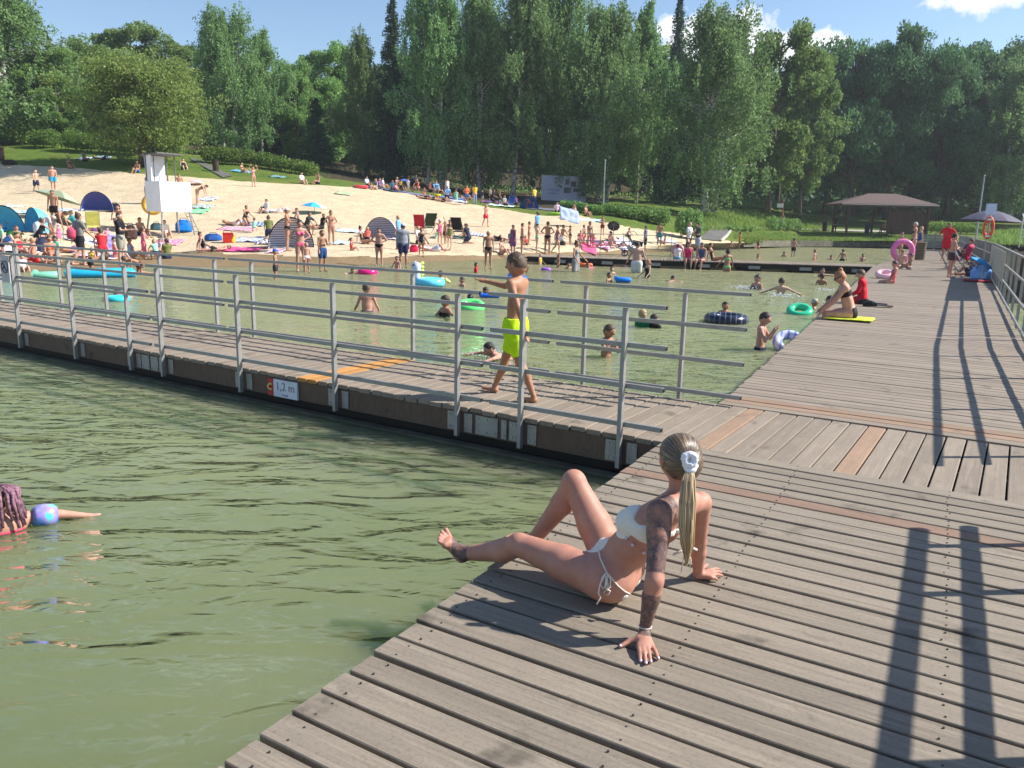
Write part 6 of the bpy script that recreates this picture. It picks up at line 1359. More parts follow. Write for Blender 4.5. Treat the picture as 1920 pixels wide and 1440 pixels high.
# the packed parts of the crowd
def crowd():
    rnd = random.Random(21); cols = [('white', WT), ('teal', (40, 130, 130)), ('coral', (235, 110, 90)), ('navy', NV), ('yellow', (235, 205, 80)), ('mint', (150, 215, 185)), ('purple', (120, 80, 150)), ('sky blue', (120, 180, 230)), ('black', BK), ('red', RD), ('olive', (110, 115, 60)), ('rose', (235, 150, 170))]
    zones = [('in the packed crowd at the left waterline', 14, (0, 330), lambda x: rnd.uniform(462, 492)), ('among the towels left of the tower', 7, (20, 250), lambda x: rnd.uniform(425, 455)), ('near the waterline in the middle of the beach', 9, (640, 980), lambda x: rnd.uniform(446, 474)),
             ('in the shade where the middle sand meets the wood', 16, (690, 1010), lambda x: float(np.interp(x, [690, 900, 1010], [350, 376, 392]))+rnd.uniform(-3, 5)), ('on the sand behind the pier queue', 9, (930, 1240), lambda x: rnd.uniform(450, 466)), ('on the open sand right of the ladder', 5, (400, 640), lambda x: rnd.uniform(420, 460))]
    for zn, n, (xa, xb), fy in zones:
        for i in range(n):
            x = xa+(xb-xa)*(i+rnd.uniform(.1, .9))/n; y = fy(x); cn, c = cols[(i*5+len(zn)) % 12]; pz = rnd.choice(['sit', 'sit_flat', 'lie', 'kneel', 'sit', 'stand', 'squat']); kid = rnd.random() < .35; fem = rnd.random() < .5
            wr = ([('vest', c), ('briefs', c)] if fem else [('trunks', c)]) if rnd.random() < .6 else [('tshirt', c), ('shorts', rnd.choice([BK, NV, KH]))]
            verb = {'sit': 'sitting', 'sit_flat': 'reclining', 'lie': 'lying', 'kneel': 'kneeling', 'stand': 'standing', 'squat': 'squatting'}[pz]
            who(x, y, 0, pz, rnd.uniform(0, 360), f"{verb} {'child' if kid else 'person'} in {cn} {zn}", rnd.choice(['fair', 'tan', 'pink']), rnd.choice(['dark', 'brown', 'blond', 'brown']), wr, rnd.choice(['short', 'bun', 'short', 'pony']) if fem else 'short', child=kid, fem=fem, H=(rnd.uniform(1.0, 1.3) if kid else rnd.uniform(1.58, 1.8)))
crowd()
# ---------------------------------------------------------------- things on the beach, in the water and on the jetties
def rotz(a): return Matrix.Rotation(a, 3, 'Z')
def fabric(name, cols, n=7, rough=.8, axis=0, alpha=None):
    """striped cloth"""
    t = NT(name)
    if len(cols) == 1: t.color(t.ramp(t.noise(t.co.outputs['Object'], 5, 3), [(.3, tuple(v*.85 for v in s2l(cols[0]))), (.7, s2l(cols[0]))]))
    else:
        sp = t.new('ShaderNodeSeparateXYZ'); t.link(t.co.outputs['Object'], sp.inputs[0]); f = t.math('FRACT', t.math('MULTIPLY', sp.outputs[axis], n)); r = t.n.new('ShaderNodeValToRGB'); r.color_ramp.interpolation = 'CONSTANT'
        e = r.color_ramp.elements
        while len(e) < len(cols): e.new(.5)
        for i, c in enumerate(cols): e[i].position = i/len(cols); e[i].color = (*s2l(c), 1)
        t.link(f, r.inputs[0]); t.color(r.outputs[0])
    t.set(Roughness=rough); return t.mat
def drape(n, m, w, d, amp, seed, th=.012):
    V = []; F = []
    for k in (0, 1):
        for i in range(n+1):
            for j in range(m+1):
                x = (i/n-.5)*w; y = (j/m-.5)*d; s = mnoise.noise(Vector((x*3+seed, y*3, 0)))*amp+abs(mnoise.noise(Vector((x*7, y*7+seed, 2))))*amp*.6; ex = 1+.06*mnoise.noise(Vector((y*4, seed, 5)))
                V.append((x*ex, y*(1+.05*mnoise.noise(Vector((x*4, seed, 9)))), max(0.002, s+.01)+(th if k else 0)))
    N = (n+1)*(m+1)
    for i in range(n):
        for j in range(m):
            a, b, c, d_ = i*(m+1)+j, (i+1)*(m+1)+j, (i+1)*(m+1)+j+1, i*(m+1)+j+1; F.append((a+N, b+N, c+N, d_+N)); F.append((d_, c, b, a))
    bd = [i*(m+1) for i in range(n+1)]+[n*(m+1)+j for j in range(1, m+1)]+[i*(m+1)+m for i in range(n-1, -1, -1)]+[j for j in range(m-1, 0, -1)]
    for q in range(len(bd)): a, b = bd[q], bd[(q+1) % len(bd)]; F.append((a, b, b+N, a+N))
    return V, F
TSEED = [0]
def slope_at(px, py):
    p, w = gp(px, py); q, w2 = gp(px, py-3); r, w3 = gp(px+6, py); a = (r-p); b = (q-p); n = a.cross(b); n.normalize(); return n if n.z > 0 else -n
def towel(px, py, wpx, cols, label, L=1.5, a=0, amp=.09, group='towels on the sand', on=None):
    TSEED[0] += 3; p, w = gp(px, py) if on is None else (unp(px, py, on), dep(unp(px, py, on))); W = wpx*w/CF
    V, F = drape(14, 10, W, L, amp, TSEED[0]); o = link_mesh('beach_towel', V, F, fabric('towel_cloth', cols, 5, axis=TSEED[0] % 2), smooth=True)
    n = slope_at(px, py) if on is None else Vector((0, 0, 1)); q = n.to_track_quat('Z', 'Y') @ Matrix.Rotation(R_(a)-(n.to_track_quat('Z', 'Y').to_euler().z), 3, 'Z').to_quaternion(); o.rotation_mode = 'QUATERNION'; o.rotation_quaternion = q
    o.location = p+Vector((0, 0, .02)); return tag(o, label, 'towel', group)
WH = (235, 235, 240)
for a_ in [(30, 398, 60, [(120, 200, 235), WH], 'white and pale blue towels spread above the leftmost blue tent'), (18, 388, 40, [(150, 190, 160), WH], 'greenish towel at the far left, highest of the left group'), (125, 395, 40, [(230, 235, 245), (120, 150, 220)], 'white and blue towel below the green parasol'),
 (160, 452, 56, [(240, 240, 245), (170, 190, 220)], 'thick white towel right of the pink backpack'), (30, 470, 50, [(200, 200, 240), WH], 'pale violet towel left of the woman in the red top'), (190, 482, 70, [(150, 200, 235), (235, 180, 190)], 'pink and light blue towel in front of the purple cloth'),
 (212, 478, 46, [(225, 215, 220), (180, 120, 130)], 'rumpled pale towel right of the purple cloth'), (312, 456, 60, [(190, 170, 220), (220, 120, 120)], 'lilac and red blanket under the lifeguard tower'), (380, 388, 36, [(60, 100, 60), (220, 225, 225)], 'dark green towel right of the tower cabin'),
 (374, 397, 30, [(140, 225, 160)], 'mint green towel just below the dark green one'), (390, 374, 26, [(120, 125, 160), WH], 'small greyish towel by the bending woman'), (470, 420, 60, [(180, 200, 225), (70, 90, 130)], 'blue-white towel under the kneeling woman'),
 (446, 430, 66, [(245, 215, 225), (190, 60, 90)], 'pink and white striped blanket right of the tower ladder'), (450, 469, 82, [(235, 70, 140), (225, 95, 150)], 'hot pink blanket spread below the red cool bag'), (468, 450, 48, [(120, 140, 190), WH], 'light blue and white towel right of the red cool bag'),
 (500, 455, 34, [(90, 70, 110), WH], 'dark striped towel left of the left striped tent'), (519, 472, 30, [(230, 190, 210)], 'pale pink towel at the mouth of the left striped tent'), (660, 434, 56, [(170, 205, 240), WH], 'light blue towel left of the right striped tent'),
 (727, 446, 44, [(235, 200, 215), WH], 'pink-white towel at the mouth of the right striped tent'), (640, 456, 30, [(190, 205, 220)], 'crumpled pale towel right of the slim woman'), (855, 446, 46, [(70, 100, 100), (90, 110, 90)], 'dark greenish mat in front of the black deck chair'),
 (890, 440, 40, [(220, 225, 240), (160, 160, 180)], 'white and grey towel right of the black deck chair'), (646, 363, 30, [(220, 150, 190), (120, 220, 90)], 'pink and lime towels lying alone on the upper sand'), (820, 374, 60, [(225, 225, 235), (150, 180, 220)], 'pale blanket under the three sunbathers in a row'),
 (860, 378, 34, [(200, 215, 245)], 'light blue towel left of the orange top'), (940, 386, 50, [(190, 225, 235), (220, 230, 200)], 'pale blue towel below the small blue chair'), (1122, 458, 44, [(230, 130, 190), (225, 200, 225)], 'bright pink blanket behind the pier railing'),
 (1104, 467, 30, [(235, 80, 130)], 'small hot pink towel at the far pier edge'), (1158, 458, 40, [(160, 160, 200), WH], 'lilac towel left of the pushchair'), (1175, 455, 34, [WH, (150, 140, 150)], 'white towel just behind the pushchair'), (1105, 414, 50, [(190, 225, 245)], 'long light blue towel below the shrubs'),
 (1250, 452, 36, [(220, 220, 230)], 'thin pale towel on the last sand before the grass'), (452, 322, 38, [(110, 180, 220)], 'sky blue towel on the middle lawn'), (190, 296, 30, [(150, 175, 195)], 'grey-blue towel in the shade by the hedge'), (520, 332, 26, [(120, 160, 170)], 'small towel at the shady end of the middle lawn'),
 (158, 298, 24, [(190, 200, 215)], 'light towel in the tree shade beside the hedge'), (700, 352, 40, [(120, 130, 160), (90, 110, 150)], 'bluish blanket in the wood shade left of the white T-shirt'), (745, 359, 50, [(90, 110, 150)], 'dark blue blanket in the wood shade'), (790, 366, 60, [(130, 130, 150), (100, 110, 140)], 'grey blanket below the dark-blue figure in the shade'),
 (850, 372, 50, [(100, 130, 190)], 'blue blanket in the shade left of the orange top'), (925, 380, 46, [(50, 90, 190), (150, 60, 60)], 'blue and red blanket in the shade right of the yellow shirt'), (1010, 392, 60, [(110, 110, 125)], 'grey blanket right of the blue shade tent')]: towel(*a_)
towel(1592, 600, 84, [(215, 230, 60)], 'yellow-green towel under the ginger-haired woman on the jetty', L=.62, a=-28, amp=.012, on=0, group=None)
towel(1836, 528, 54, [(160, 30, 50)], 'dark red towel under the bags on the jetty', L=.9, a=-28, amp=.03, on=0, group=None)
def tent(px, py, wpx, hpx, cols, label, a=0, n=6, open_=None, D=.6):
    p, w = gp(px, py); W = wpx*w/CF; H = hpx*w/CF; root = empty('beach_tent', p, R_(a)); tag(root, label, 'beach tent', 'pop-up beach tents'); V = []; F = []; N, Mm = 18, 12
    for k in (0, 1):
        s = 1-.012*k*3
        for i in range(N+1):
            th = math.pi*i/N
            for j in range(Mm+1):
                ph = (j/Mm)*math.pi*.52; r = s; x = math.cos(th)*W/2*r*(1-.25*(1-math.cos(ph))); z = abs(math.sin(th))*H*r*max(0, math.cos(ph))**.75; y = math.sin(ph)*W*D*r*abs(math.sin(th))**.35 if 0 < i < N else math.sin(ph)*W*D*.5; V.append((x, y, max(z, 0)))
    q = (N+1)*(Mm+1)
    for i in range(N):
        for j in range(Mm):
            a0, b0, c0, d0 = i*(Mm+1)+j, (i+1)*(Mm+1)+j, (i+1)*(Mm+1)+j+1, i*(Mm+1)+j+1; F.append((a0, b0, c0, d0)); F.append((d0+q, c0+q, b0+q, a0+q))
    link_mesh('canopy', V, F, fabric('tent_cloth', cols, n, .6, axis=2 if len(cols) > 1 else 0), root, True)
    mb = MB(); mb.tube([Vector((math.cos(math.pi*i/16)*W/2, -.01, math.sin(math.pi*i/16)*H)) for i in range(17)], .012, 5); mb.build('hoop', M['black'], root)
    V, F = drape(8, 6, W*.85, W*.5, .03, px); f = link_mesh('floor', V, F, fabric('tent_floor', [open_ or (60, 60, 70)]), root, True); f.location = (0, W*.28, .02)
    return root
tent(6, 436, 74, 50, [(90, 200, 245)], 'bright blue pop-up tent cut off by the left edge', 25)
tent(63, 436, 56, 46, [(100, 205, 245)], 'bright blue pop-up tent right behind the bending white-haired person', 330)
tent(182, 396, 56, 36, [(100, 112, 185)], 'navy pop-up tent with a white lower edge right of the green parasol', 15, open_=(220, 220, 235))
tent(546, 466, 84, 58, [(225, 225, 232), (225, 225, 232), (85, 88, 120)], 'navy and white striped shell tent behind the man with the white cap', 20, n=9, open_=(200, 200, 210))
tent(714, 446, 64, 38, [(215, 215, 225), (215, 215, 225), (100, 102, 130)], 'grey and white striped shell tent behind the heavy-bellied man', 350, n=10, open_=(205, 200, 205))
tent(992, 392, 36, 23, [(40, 120, 215)], 'deep blue tent at the top of the sand left of the information board', 10)
def parasol(px, py, wpx, hpx, cols, label, tilt=(0, 0), ribs=8, pole=None, on=None, drop=.32, w=None, group='parasols'):
    if on is not None: p = unp(px, py, on); w = dep(p)
    elif w: p = atw(px, py, w)
    else: p, w = gp(px, py)
    Rr = wpx*w/CF/2; Hh = hpx*w/CF; root = empty('parasol', p); tag(root, label, 'parasol', group); rt = Matrix.Rotation(R_(tilt[0]), 3, 'X') @ Matrix.Rotation(R_(tilt[1]), 3, 'Y')
    V = []; F = []; mi = []; n = ribs; seg = 6; sub = 4; tot = n*sub
    for k in (0, 1):
        for j in range(seg+1):
            t = j/seg
            for i in range(tot):
                a = 2*math.pi*i/tot; sc = 1-.07*math.sin(math.pi*(i % sub)/sub)*t; z = -drop*Rr*(t**1.7)-(.012 if k else 0); V.append(rt @ Vector((math.cos(a)*Rr*t*sc, math.sin(a)*Rr*t*sc, z)))
    q = (seg+1)*tot
    for j in range(seg):
        for i in range(tot):
            a0 = j*tot+i; b0 = j*tot+(i+1) % tot; F.append((a0, a0+tot, b0+tot, b0)); mi.append((i//sub) % len(cols)); F.append((b0+q, b0+tot+q, a0+tot+q, a0+q)); mi.append((i//sub) % len(cols))
    top = Vector((0, 0, Hh)); V = [v+top for v in V]
    link_mesh('canopy', V, F, None, root, False, [mat_plain(s2l(c), .7, 0, .06, 5) for c in cols], mi)
    mb = MB(); mb.tube([Vector((0, 0, -.05)), top*.98+rt @ Vector((0, 0, .04))], .02, 8); mb.build('pole', M['steel_dull'], root)
    for i in range(n):
        a = 2*math.pi*i/n; mb = MB(); mb.tube([top+rt @ Vector((math.cos(a)*Rr*t, math.sin(a)*Rr*t, -drop*Rr*(t**1.7)-.02)) for t in (0, .33, .66, 1)], .008, 4); mb.build('rib', M['steel_dull'], root)
    return root
parasol(118, 412, 84, 52, [(125, 135, 110), (160, 170, 145)], 'olive green parasol tilted beside the navy tent', (-12, 14))
parasol(590, 400, 50, 20, [(70, 190, 225), (210, 235, 240), (60, 150, 200)], 'blue, turquoise and white parasol standing low on the open sand', (0, 6))
parasol(368, 346, 28, 9, [(235, 190, 205)], 'pale pink low parasol right of the lifeguard tower roof', (0, 4))
parasol(120, 452, 36, 42, [(38, 38, 46)], 'black umbrella behind the child in the pink dress', (-30, 10))
parasol(1149, 462, 24, 40, [(50, 52, 60)], 'dark folded-looking parasol behind the pier railing', (-50, 10))
parasol(757, 358, 28, 22, [(70, 100, 170)], 'blue parasol in the shade of the wood', (0, 0))
parasol(1840, 528, 46, 40, [(50, 160, 225)], 'small bright blue umbrella on the jetty over the bags', (16, 26), on=0, group=None)
parasol(1853, 452, 108, 56, [(86, 84, 102)], 'large grey parasol on the bank behind the life buoy', (0, 3), w=60, drop=.36, group=None)
# lifeguard tower
def tower():
    w = 42.0; p = atw(322, 459, w); k = w/CF; rz = R_(60); root = empty('lifeguard_tower', p, rz); tag(root, 'white lifeguard tower with cabin, roof and ladder on thin legs', 'lifeguard tower'); wm = mat_plain((.84, .84, .85), .5, 0, .03, 2); dm = mat_plain((.12, .12, .12), .6)
    zf = 62*k; zc = zf+50*k*1.02; zt = zf+98*k; bw = 1.85; bd = 1.2
    mb = MB()
    for sx, sy, ox in ((-1, -1, -.28), (1, -1, .28), (-1, 1, -.28), (1, 1, .28)):
        q = MB(); q.tube([Vector((sx*(bw/2-.1)+ox, sy*(bd/2-.1)+sy*.25, -.4)), Vector((sx*(bw/2-.1), sy*(bd/2-.1), zf))], .045, 6); q.build('leg', M['steel_dull'], root)
    mb = MB(); mb.box((0, 0, zf), (bw, bd, .08)); t = .05; h = zc-zf
    mb.box((0, -bd/2+t/2, zf+h/2+.04), (bw, t, h)); mb.box((-bw/2+t/2, 0, zf+h/2+.04), (t, bd-2*t-.006, h)); mb.box((bw/2-t/2, 0, zf+h/2+.04), (t, bd-2*t-.006, h)); mb.box((-.2, bd/2-t/2, zf+h/2+.04), (bw-.4, t, h)); mb.build('cabin', wm, root)
    mb = MB(); mb.box((-.33, bd/2-.1, (zc+zt)/2+.02), (bw-.72, t, zt-zc)); mb.box((-bw/2+.06, .25, (zc+zt)/2+.02), (t, bd-.8, zt-zc)); mb.build('upper_wall', wm, root)
    mb = MB()
    for x in (-bw/2+.03, .34): mb.bar((x, bd/2-.16, zc-.2), (x, bd/2-.16, zt), .05, .05); mb.bar((x, -.2, zc-.2), (x, -.2, zt), .04, .04)
    mb.build('frame', dm, root)
    mb = MB(); mb.box((-.22, .1, zt+.05), (bw-.35, bd+.25, .06), Matrix.Rotation(R_(-4), 3, 'X')); mb.build('roof', dm, root)
    mb = MB(); l0 = Vector((bw/2+.28, .2, 0)); 
    for s in (-.2, .2): mb.tube([Vector((bw/2+.95, s-.1, 0)), Vector((bw/2+.02, s-.1, zf+.1))], .025, 6)
    for i in range(7): f = (i+.6)/7; a = Vector((bw/2+.95, 0, 0)).lerp(Vector((bw/2+.02, 0, zf+.1)), f); mb.tube([a+Vector((0, -.3, 0)), a+Vector((0, .1, 0))], .02, 5)
    mb.build('ladder', M['steel_dull'], root)
tower()
def simple(name, label, cat, px, py, parts, on=None, a=0, group=None, w=None, dz=0):
    if w: p = atw(px, py, w)
    elif on is not None: p = unp(px, py, on); w = dep(p)
    else: p, w = gp(px, py)
    root = empty(name, p+Vector((0, 0, dz)), fdir(p, 0)+math.pi/2+R_(a)); tag(root, label, cat, group)
    for nm, fn, mt in parts: mb = MB(); fn(mb); mb.build(nm, mt, root, nm in ('bag_body', 'ring_tube', 'hull', 'buoy_ring', 'head', 'horn', 'neck'))
    return root
def ringf(px, py, wpx, rgb, label, on=WZ, tilt=0, thick=.30, stripes=None, rough=.25, a=0, z=None, group='swim rings'):
    p = unp(px, py, on); w = dep(p); Rr = wpx*w/CF/2; r = Rr*thick; mt = fabric('vinyl', stripes, 9, rough) if stripes else mat_plain(s2l(rgb), rough, 0, .05, 4)
    rot = Matrix.Rotation(R_(tilt), 3, 'X'); zz = (r*.35 if tilt == 0 else (Rr)) if z is None else z
    def f(mb): mb.torus((0, 0, zz), Rr-r, r, 32, 12, rot=rot)
    def valve(mb): mb.tube([Vector((Rr-r, 0, zz+r*.9)), Vector((Rr-r, 0, zz+r*1.12))], r*.12, 8) if tilt == 0 else mb.tube([Vector((0, -r*.8, zz+Rr-r)), Vector((0, -r*1.1, zz+Rr-r))], r*.12, 6)
    return simple('swim_ring', label, 'swim ring', px, py, [('ring_tube', f, mt), ('valve', valve, M['white'])], on=on, a=a, group=group)
ringf(1361, 603, 82, (35, 45, 80), 'black tyre-pattern swim ring floating before the jetty', stripes=[(20, 22, 32), (30, 36, 62), (20, 22, 32), (90, 98, 125)], thick=.27)
ringf(1499, 588, 48, (60, 200, 150), 'transparent green swim ring with a pale-haired child inside', tilt=24, z=.06)
ringf(883, 578, 54, (110, 235, 130), 'lime green swim ring behind the boy on the footbridge', tilt=14, z=.05)
ringf(1478, 655, 60, (215, 220, 245), 'white and blue swim ring beside the jetty edge', tilt=35, z=.12, stripes=[(225, 225, 245), (225, 225, 245), (130, 160, 230)])
ringf(1024, 506, 20, (165, 100, 210), 'small purple swim ring in the shallows by the pier start')
ringf(689, 513, 38, (245, 40, 130), 'hot pink oval float in the shallows', thick=.36)
ringf(1658, 522, 34, (240, 190, 200), 'pale pink transparent ring beside the child in the pink swimsuit', on=0, tilt=20, z=.14)
ringf(1690, 492, 44, (235, 120, 175), 'big translucent pink swim ring held upright on the jetty', on=0, tilt=84, a=20, thick=.24)
ringf(1061, 459, 24, (120, 120, 120), 'grey and white striped swim ring carried by a child on the sand', on=None or -.1, tilt=80, stripes=[(80, 80, 80), (190, 190, 185)])
ringf(1270, 481, 24, (240, 160, 170), 'pink swim ring standing on the pier behind the hot pink top', on=0.0, tilt=78)
ringf(221, 563, 46, (60, 205, 215), 'turquoise swim ring with a child diving through it', thick=.28)
swimmer(221, 560, 180, 'child bottom-up in the turquoise swim ring beyond the railing', 'pink', 'dark')
ringf(12, 522, 34, (60, 160, 220), 'blue swim ring at the left edge below the round sign')
ringf(820, 367, 14, (230, 200, 40), 'small yellow ring in the wood shade', on=2.0)
def floaty(px, py, wpx, rgb, label, L=.55, h=.14, on=WZ, a=0, cat='inflatable'):
    p = unp(px, py, on) if on is not None else gp(px, py)[0]; w = dep(p); W = wpx*w/CF
    def hull(mb):
        for s in (-1, 0, 1): mb.tube([Vector((-W/2+.02, s*L*.3, h*.3)), Vector((-W/2+W*.06, s*L*.3, h*.45)), Vector((W/2-W*.06, s*L*.3, h*.45)), Vector((W/2-.02, s*L*.3, h*.3))], [h*.3, h*.55, h*.55, h*.3], 10)
    def pil(mb): mb.tube([Vector((-W/2+W*.08, -L*.42, h*.8)), Vector((-W/2+W*.08, L*.42, h*.8))], h*.5, 10)
    return simple('air_mattress', label, cat, px, py, [('hull', hull, mat_plain(s2l(rgb), .3, 0, .05, 4)), ('pillow', pil, mat_plain(s2l(tuple(min(255, c+25) for c in rgb)), .3))], on=on, a=a, group='inflatables')
floaty(190, 519, 120, (40, 180, 225), 'long bright blue airbed lying at the water edge behind the railing', .8, .26)
floaty(88, 522, 44, (130, 200, 170), 'pale green inflatable at the water edge left of the blue airbed', .6, .2)
floaty(918, 557, 40, (40, 110, 220), 'blue swim board with a paddling child left of the boy in neon trunks', .5, .09)
floaty(1168, 529, 30, (40, 130, 230), 'blue float pushed by a dark-haired child', .5, .16)
floaty(1148, 537, 34, (30, 110, 210), 'flat blue board floating in front of the blue float', .4, .07)
floaty(1098, 500, 26, (245, 120, 60), 'orange float in the shallows before the pier', .45, .16)
floaty(678, 353, 24, (225, 80, 90), 'red float lying at the edge of the wood shade', .6, .25, on=None)
floaty(1044, 403, 26, (170, 220, 70), 'lime float lying below the ground shrubs', .6, .2, on=None)
floaty(974, 550, 20, (50, 120, 230), 'blue inflatable just behind the back of the boy in neon trunks', .4, .5)
# unicorn float
def uni():
    p = unp(806, 537, WZ); w = dep(p); k = w/CF
    def hull(mb): mb.torus((0, 0, .12), 20*k, 9*k, 32, 12)
    def neck(mb): mb.tube([Vector((-22*k, 0, .1)), Vector((-25*k, 0, 18*k)), Vector((-24*k, 0, 34*k)), Vector((-22*k, 0, 44*k))], [9*k, 8*k, 8.5*k, 7*k], 14); mb.tube([Vector((-23*k, 0, 40*k)), Vector((-30*k, 0, 37*k)), Vector((-34*k, 0, 34*k))], [7.5*k, 5.5*k, 4*k], 12)
    def mane(mb):
        for i in range(5): mb.tube([Vector((-16*k, 0, (44-7*i)*k)), Vector((-12*k, 0, (41-7*i)*k))], [3.6*k, 3*k], 8)
    def tail(mb): mb.tube([Vector((24*k, 0, .12)), Vector((30*k, 0, 13*k)), Vector((38*k, 0, 8*k))], [4*k, 4*k, 2*k], 8)
    def eye(mb): mb.lathe([(0, -.03), (.04, 0), (0, .03)], 10, (-30*k, -6*k, 40*k))
    simple('unicorn_float', 'white and turquoise animal-shaped float with a yellow mane in the shallows', 'inflatable', 806, 537, [('hull', hull, mat_plain(s2l((110, 215, 240)), .3)), ('neck', neck, mat_plain(s2l((225, 230, 245)), .3)), ('mane', mane, mat_plain(s2l((225, 235, 110)), .35)), ('tail', tail, mat_plain(s2l((235, 240, 130)), .35)), ('eye', eye, M['black'])], on=WZ)
uni()
def bag(px, py, wpx, hpx, rgb, label, on=None, cat='bag', a=0):
    p, w = (unp(px, py, on), dep(unp(px, py, on))) if on is not None else gp(px, py); W = wpx*w/CF; H = hpx*w/CF
    def body(mb): mb.lathe([(0, 0), (W*.46, 0), (W*.5, H*.15), (W*.48, H*.6), (W*.36, H*.88), (W*.2, H*.97), (0, H)], 14, sy=.62)
    def strap(mb): mb.tube([Vector((-W*.25, -W*.2, H*.8)), Vector((-W*.15, -W*.25, H*1.12)), Vector((W*.15, -W*.25, H*1.12)), Vector((W*.25, -W*.2, H*.8))], .018, 5)
    def pocket(mb): mb.box((0, -W*.3, H*.32), (W*.5, W*.08, H*.4), bev=.01)
    return simple('beach_bag', label, cat, px, py, [('bag_body', body, mat_plain(s2l(rgb), .8, 0, .15, 8)), ('strap', strap, mat_plain(s2l(tuple(c*.6 for c in rgb)), .8)), ('pocket', pocket, mat_plain(s2l(tuple(min(255, c*1.15) for c in rgb)), .8))], on=on, a=a, group='bags on the beach')
bag(216, 393, 18, 12, (25, 25, 28), 'black bag right of the navy tent'); bag(492, 399, 12, 11, (20, 20, 22), 'black bag beside the person in white on the open sand'); bag(22, 447, 18, 14, (20, 120, 60), 'round green bag behind the woman in the red top')
bag(776, 472, 16, 13, (225, 30, 80), 'red bag at the feet of the slender woman in black'); bag(400, 451, 32, 13, (40, 90, 160), 'low blue bag left of the red cool bag'); bag(345, 434, 30, 22, (20, 120, 220), 'bright blue inflatable-looking sack behind the tower legs')
bag(246, 448, 22, 26, (70, 50, 48), 'brown beach bag beside the purple cloth'); bag(294, 432, 22, 14, (60, 90, 100), 'dark teal bag left of the woman under the tower'); bag(1054, 460, 12, 7, (40, 40, 44), 'black bag on the sand behind the queue'); bag(18, 309, 26, 9, (26, 24, 26), 'dark bags lying on the top left lawn')
bag(1838, 524, 36, 26, (120, 165, 225), 'white and blue beach bag against the jetty railing', on=0); bag(1822, 516, 26, 16, (45, 55, 90), 'navy rucksack beside the white and blue bag', on=0); bag(604, 457, 8, 14, (30, 24, 24), 'small black bag left of the slim woman'); bag(84, 474, 24, 30, (60, 66, 90), 'slate-coloured folded seat behind the woman in the orange bikini')
def cooler(px, py):
    def b(mb): mb.box((0, 0, .22), (.50, .34, .44), bev=.02)
    def lid(mb): mb.box((0, 0, .47), (.52, .36, .06), bev=.015)
    def h(mb): mb.tube([Vector((-.2, 0, .5)), Vector((-.18, 0, .62)), Vector((.18, 0, .62)), Vector((.2, 0, .5))], .015, 6)
    simple('cool_bag', 'red cool bag with a yellow toy beside it on the sand', 'cool box', px, py, [('box', b, mat_plain((.62, .03, .02), .5)), ('lid', lid, mat_plain((.5, .02, .02), .5)), ('handle', h, M['black'])])
cooler(428, 455)
bag(437, 455, 8, 14, (240, 190, 50), 'yellow toy bag touching the red cool bag')
def chair(px, py, rgb, label, a=0, s=1.0):
    def fr(mb):
        for x in (-.27, .27): mb.tube([Vector((x, -.35, 0)), Vector((x, .28, .42)), Vector((x, .38, .5))], .014, 6); mb.tube([Vector((x, .35, 0)), Vector((x, -.25, .36))], .014, 6); mb.tube([Vector((x, .05, .28)), Vector((x, .5, .98))], .014, 6)
    def seat(mb): mb.bar((0, -.25, .33), (0, .14, .27), .52, .02); 
    def back(mb): mb.bar((0, .12, .36), (0, .49, .96), .52, .02)
    r = simple('deck_chair', label, 'deck chair', px, py, [('frame', fr, M['steel_dull']), ('seat', seat, mat_plain(s2l(rgb), .8)), ('backrest', back, mat_plain(s2l(rgb), .8))], a=a, group='deck chairs'); r.scale = (s,)*3; return r
chair(788, 438, (170, 25, 45), 'red and dark deck chair right of the right striped tent', 170, 1.15); chair(803, 438, (50, 66, 40), 'olive green folding deck chair leaning beside the red one', 200, 1.25); chair(860, 445, (35, 25, 28), 'black deck chair in front of the seated woman', 160, 1.2); chair(176, 438, (225, 225, 120), 'white and yellow striped deck chair behind the pink backpack', 180, 1.1); chair(957, 388, (30, 80, 180), 'small blue folding chair in the shade left of the deep blue tent', 200, .9)
chair(1808, 506, (60, 50, 60), 'folding chair under the lifeguard in the pink-red shirt', 70, 1.0).location = unp(1808, 506, 0)
chair(1792, 494, (60, 60, 66), 'folding chair under the second seated lifeguard', 290, 1.0).location = unp(1792, 494, 0)
# backpack on the woman, purple cloth, pale sheet
p_, w_ = gp(143, 499)
mb = MB(); k = w_/CF; V, F = drape(10, 12, 30*k, 44*k, .10, 3, .02); o = link_mesh('wind_shelter', [(x, z*2+abs(y)*.18*((x > 0)*2-1), y+22*k) for x, y, z in V], F, fabric('purple_cloth', [(170, 160, 232)]), smooth=True); pp, _ = gp(204, 474); o.location = pp; o.rotation_euler = (R_(-22), R_(24), fdir(pp, 0)+math.pi/2); tag(o, 'lavender cloth hung up as a wind shelter beside the man in the black T-shirt', 'cloth')
V, F = drape(12, 8, 1.5, 1.1, .2, 12, .015); o = link_mesh('beach_sheet', V, F, fabric('sheet', [(165, 180, 215)]), smooth=True); pp, _ = gp(1066, 424); o.location = pp+Vector((0, 0, .75)); o.rotation_euler = (R_(58), R_(12), R_(20)); tag(o, 'big pale blue sheet being shaken out below the shrubs', 'cloth')
pb_, wb_ = gp(143, 499); ka = wb_/CF
def bpk(mb): mb.lathe([(0, 0), (.15, .02), (.17, .15), (.16, .32), (.10, .42), (0, .44)], 14, sy=.6)
def bst(mb): mb.tube([Vector((-.08, .1, .1)), Vector((-.1, .26, .22)), Vector((-.08, .12, .40))], .018, 5); mb.tube([Vector((.08, .1, .1)), Vector((.1, .26, .22)), Vector((.08, .12, .40))], .018, 5)
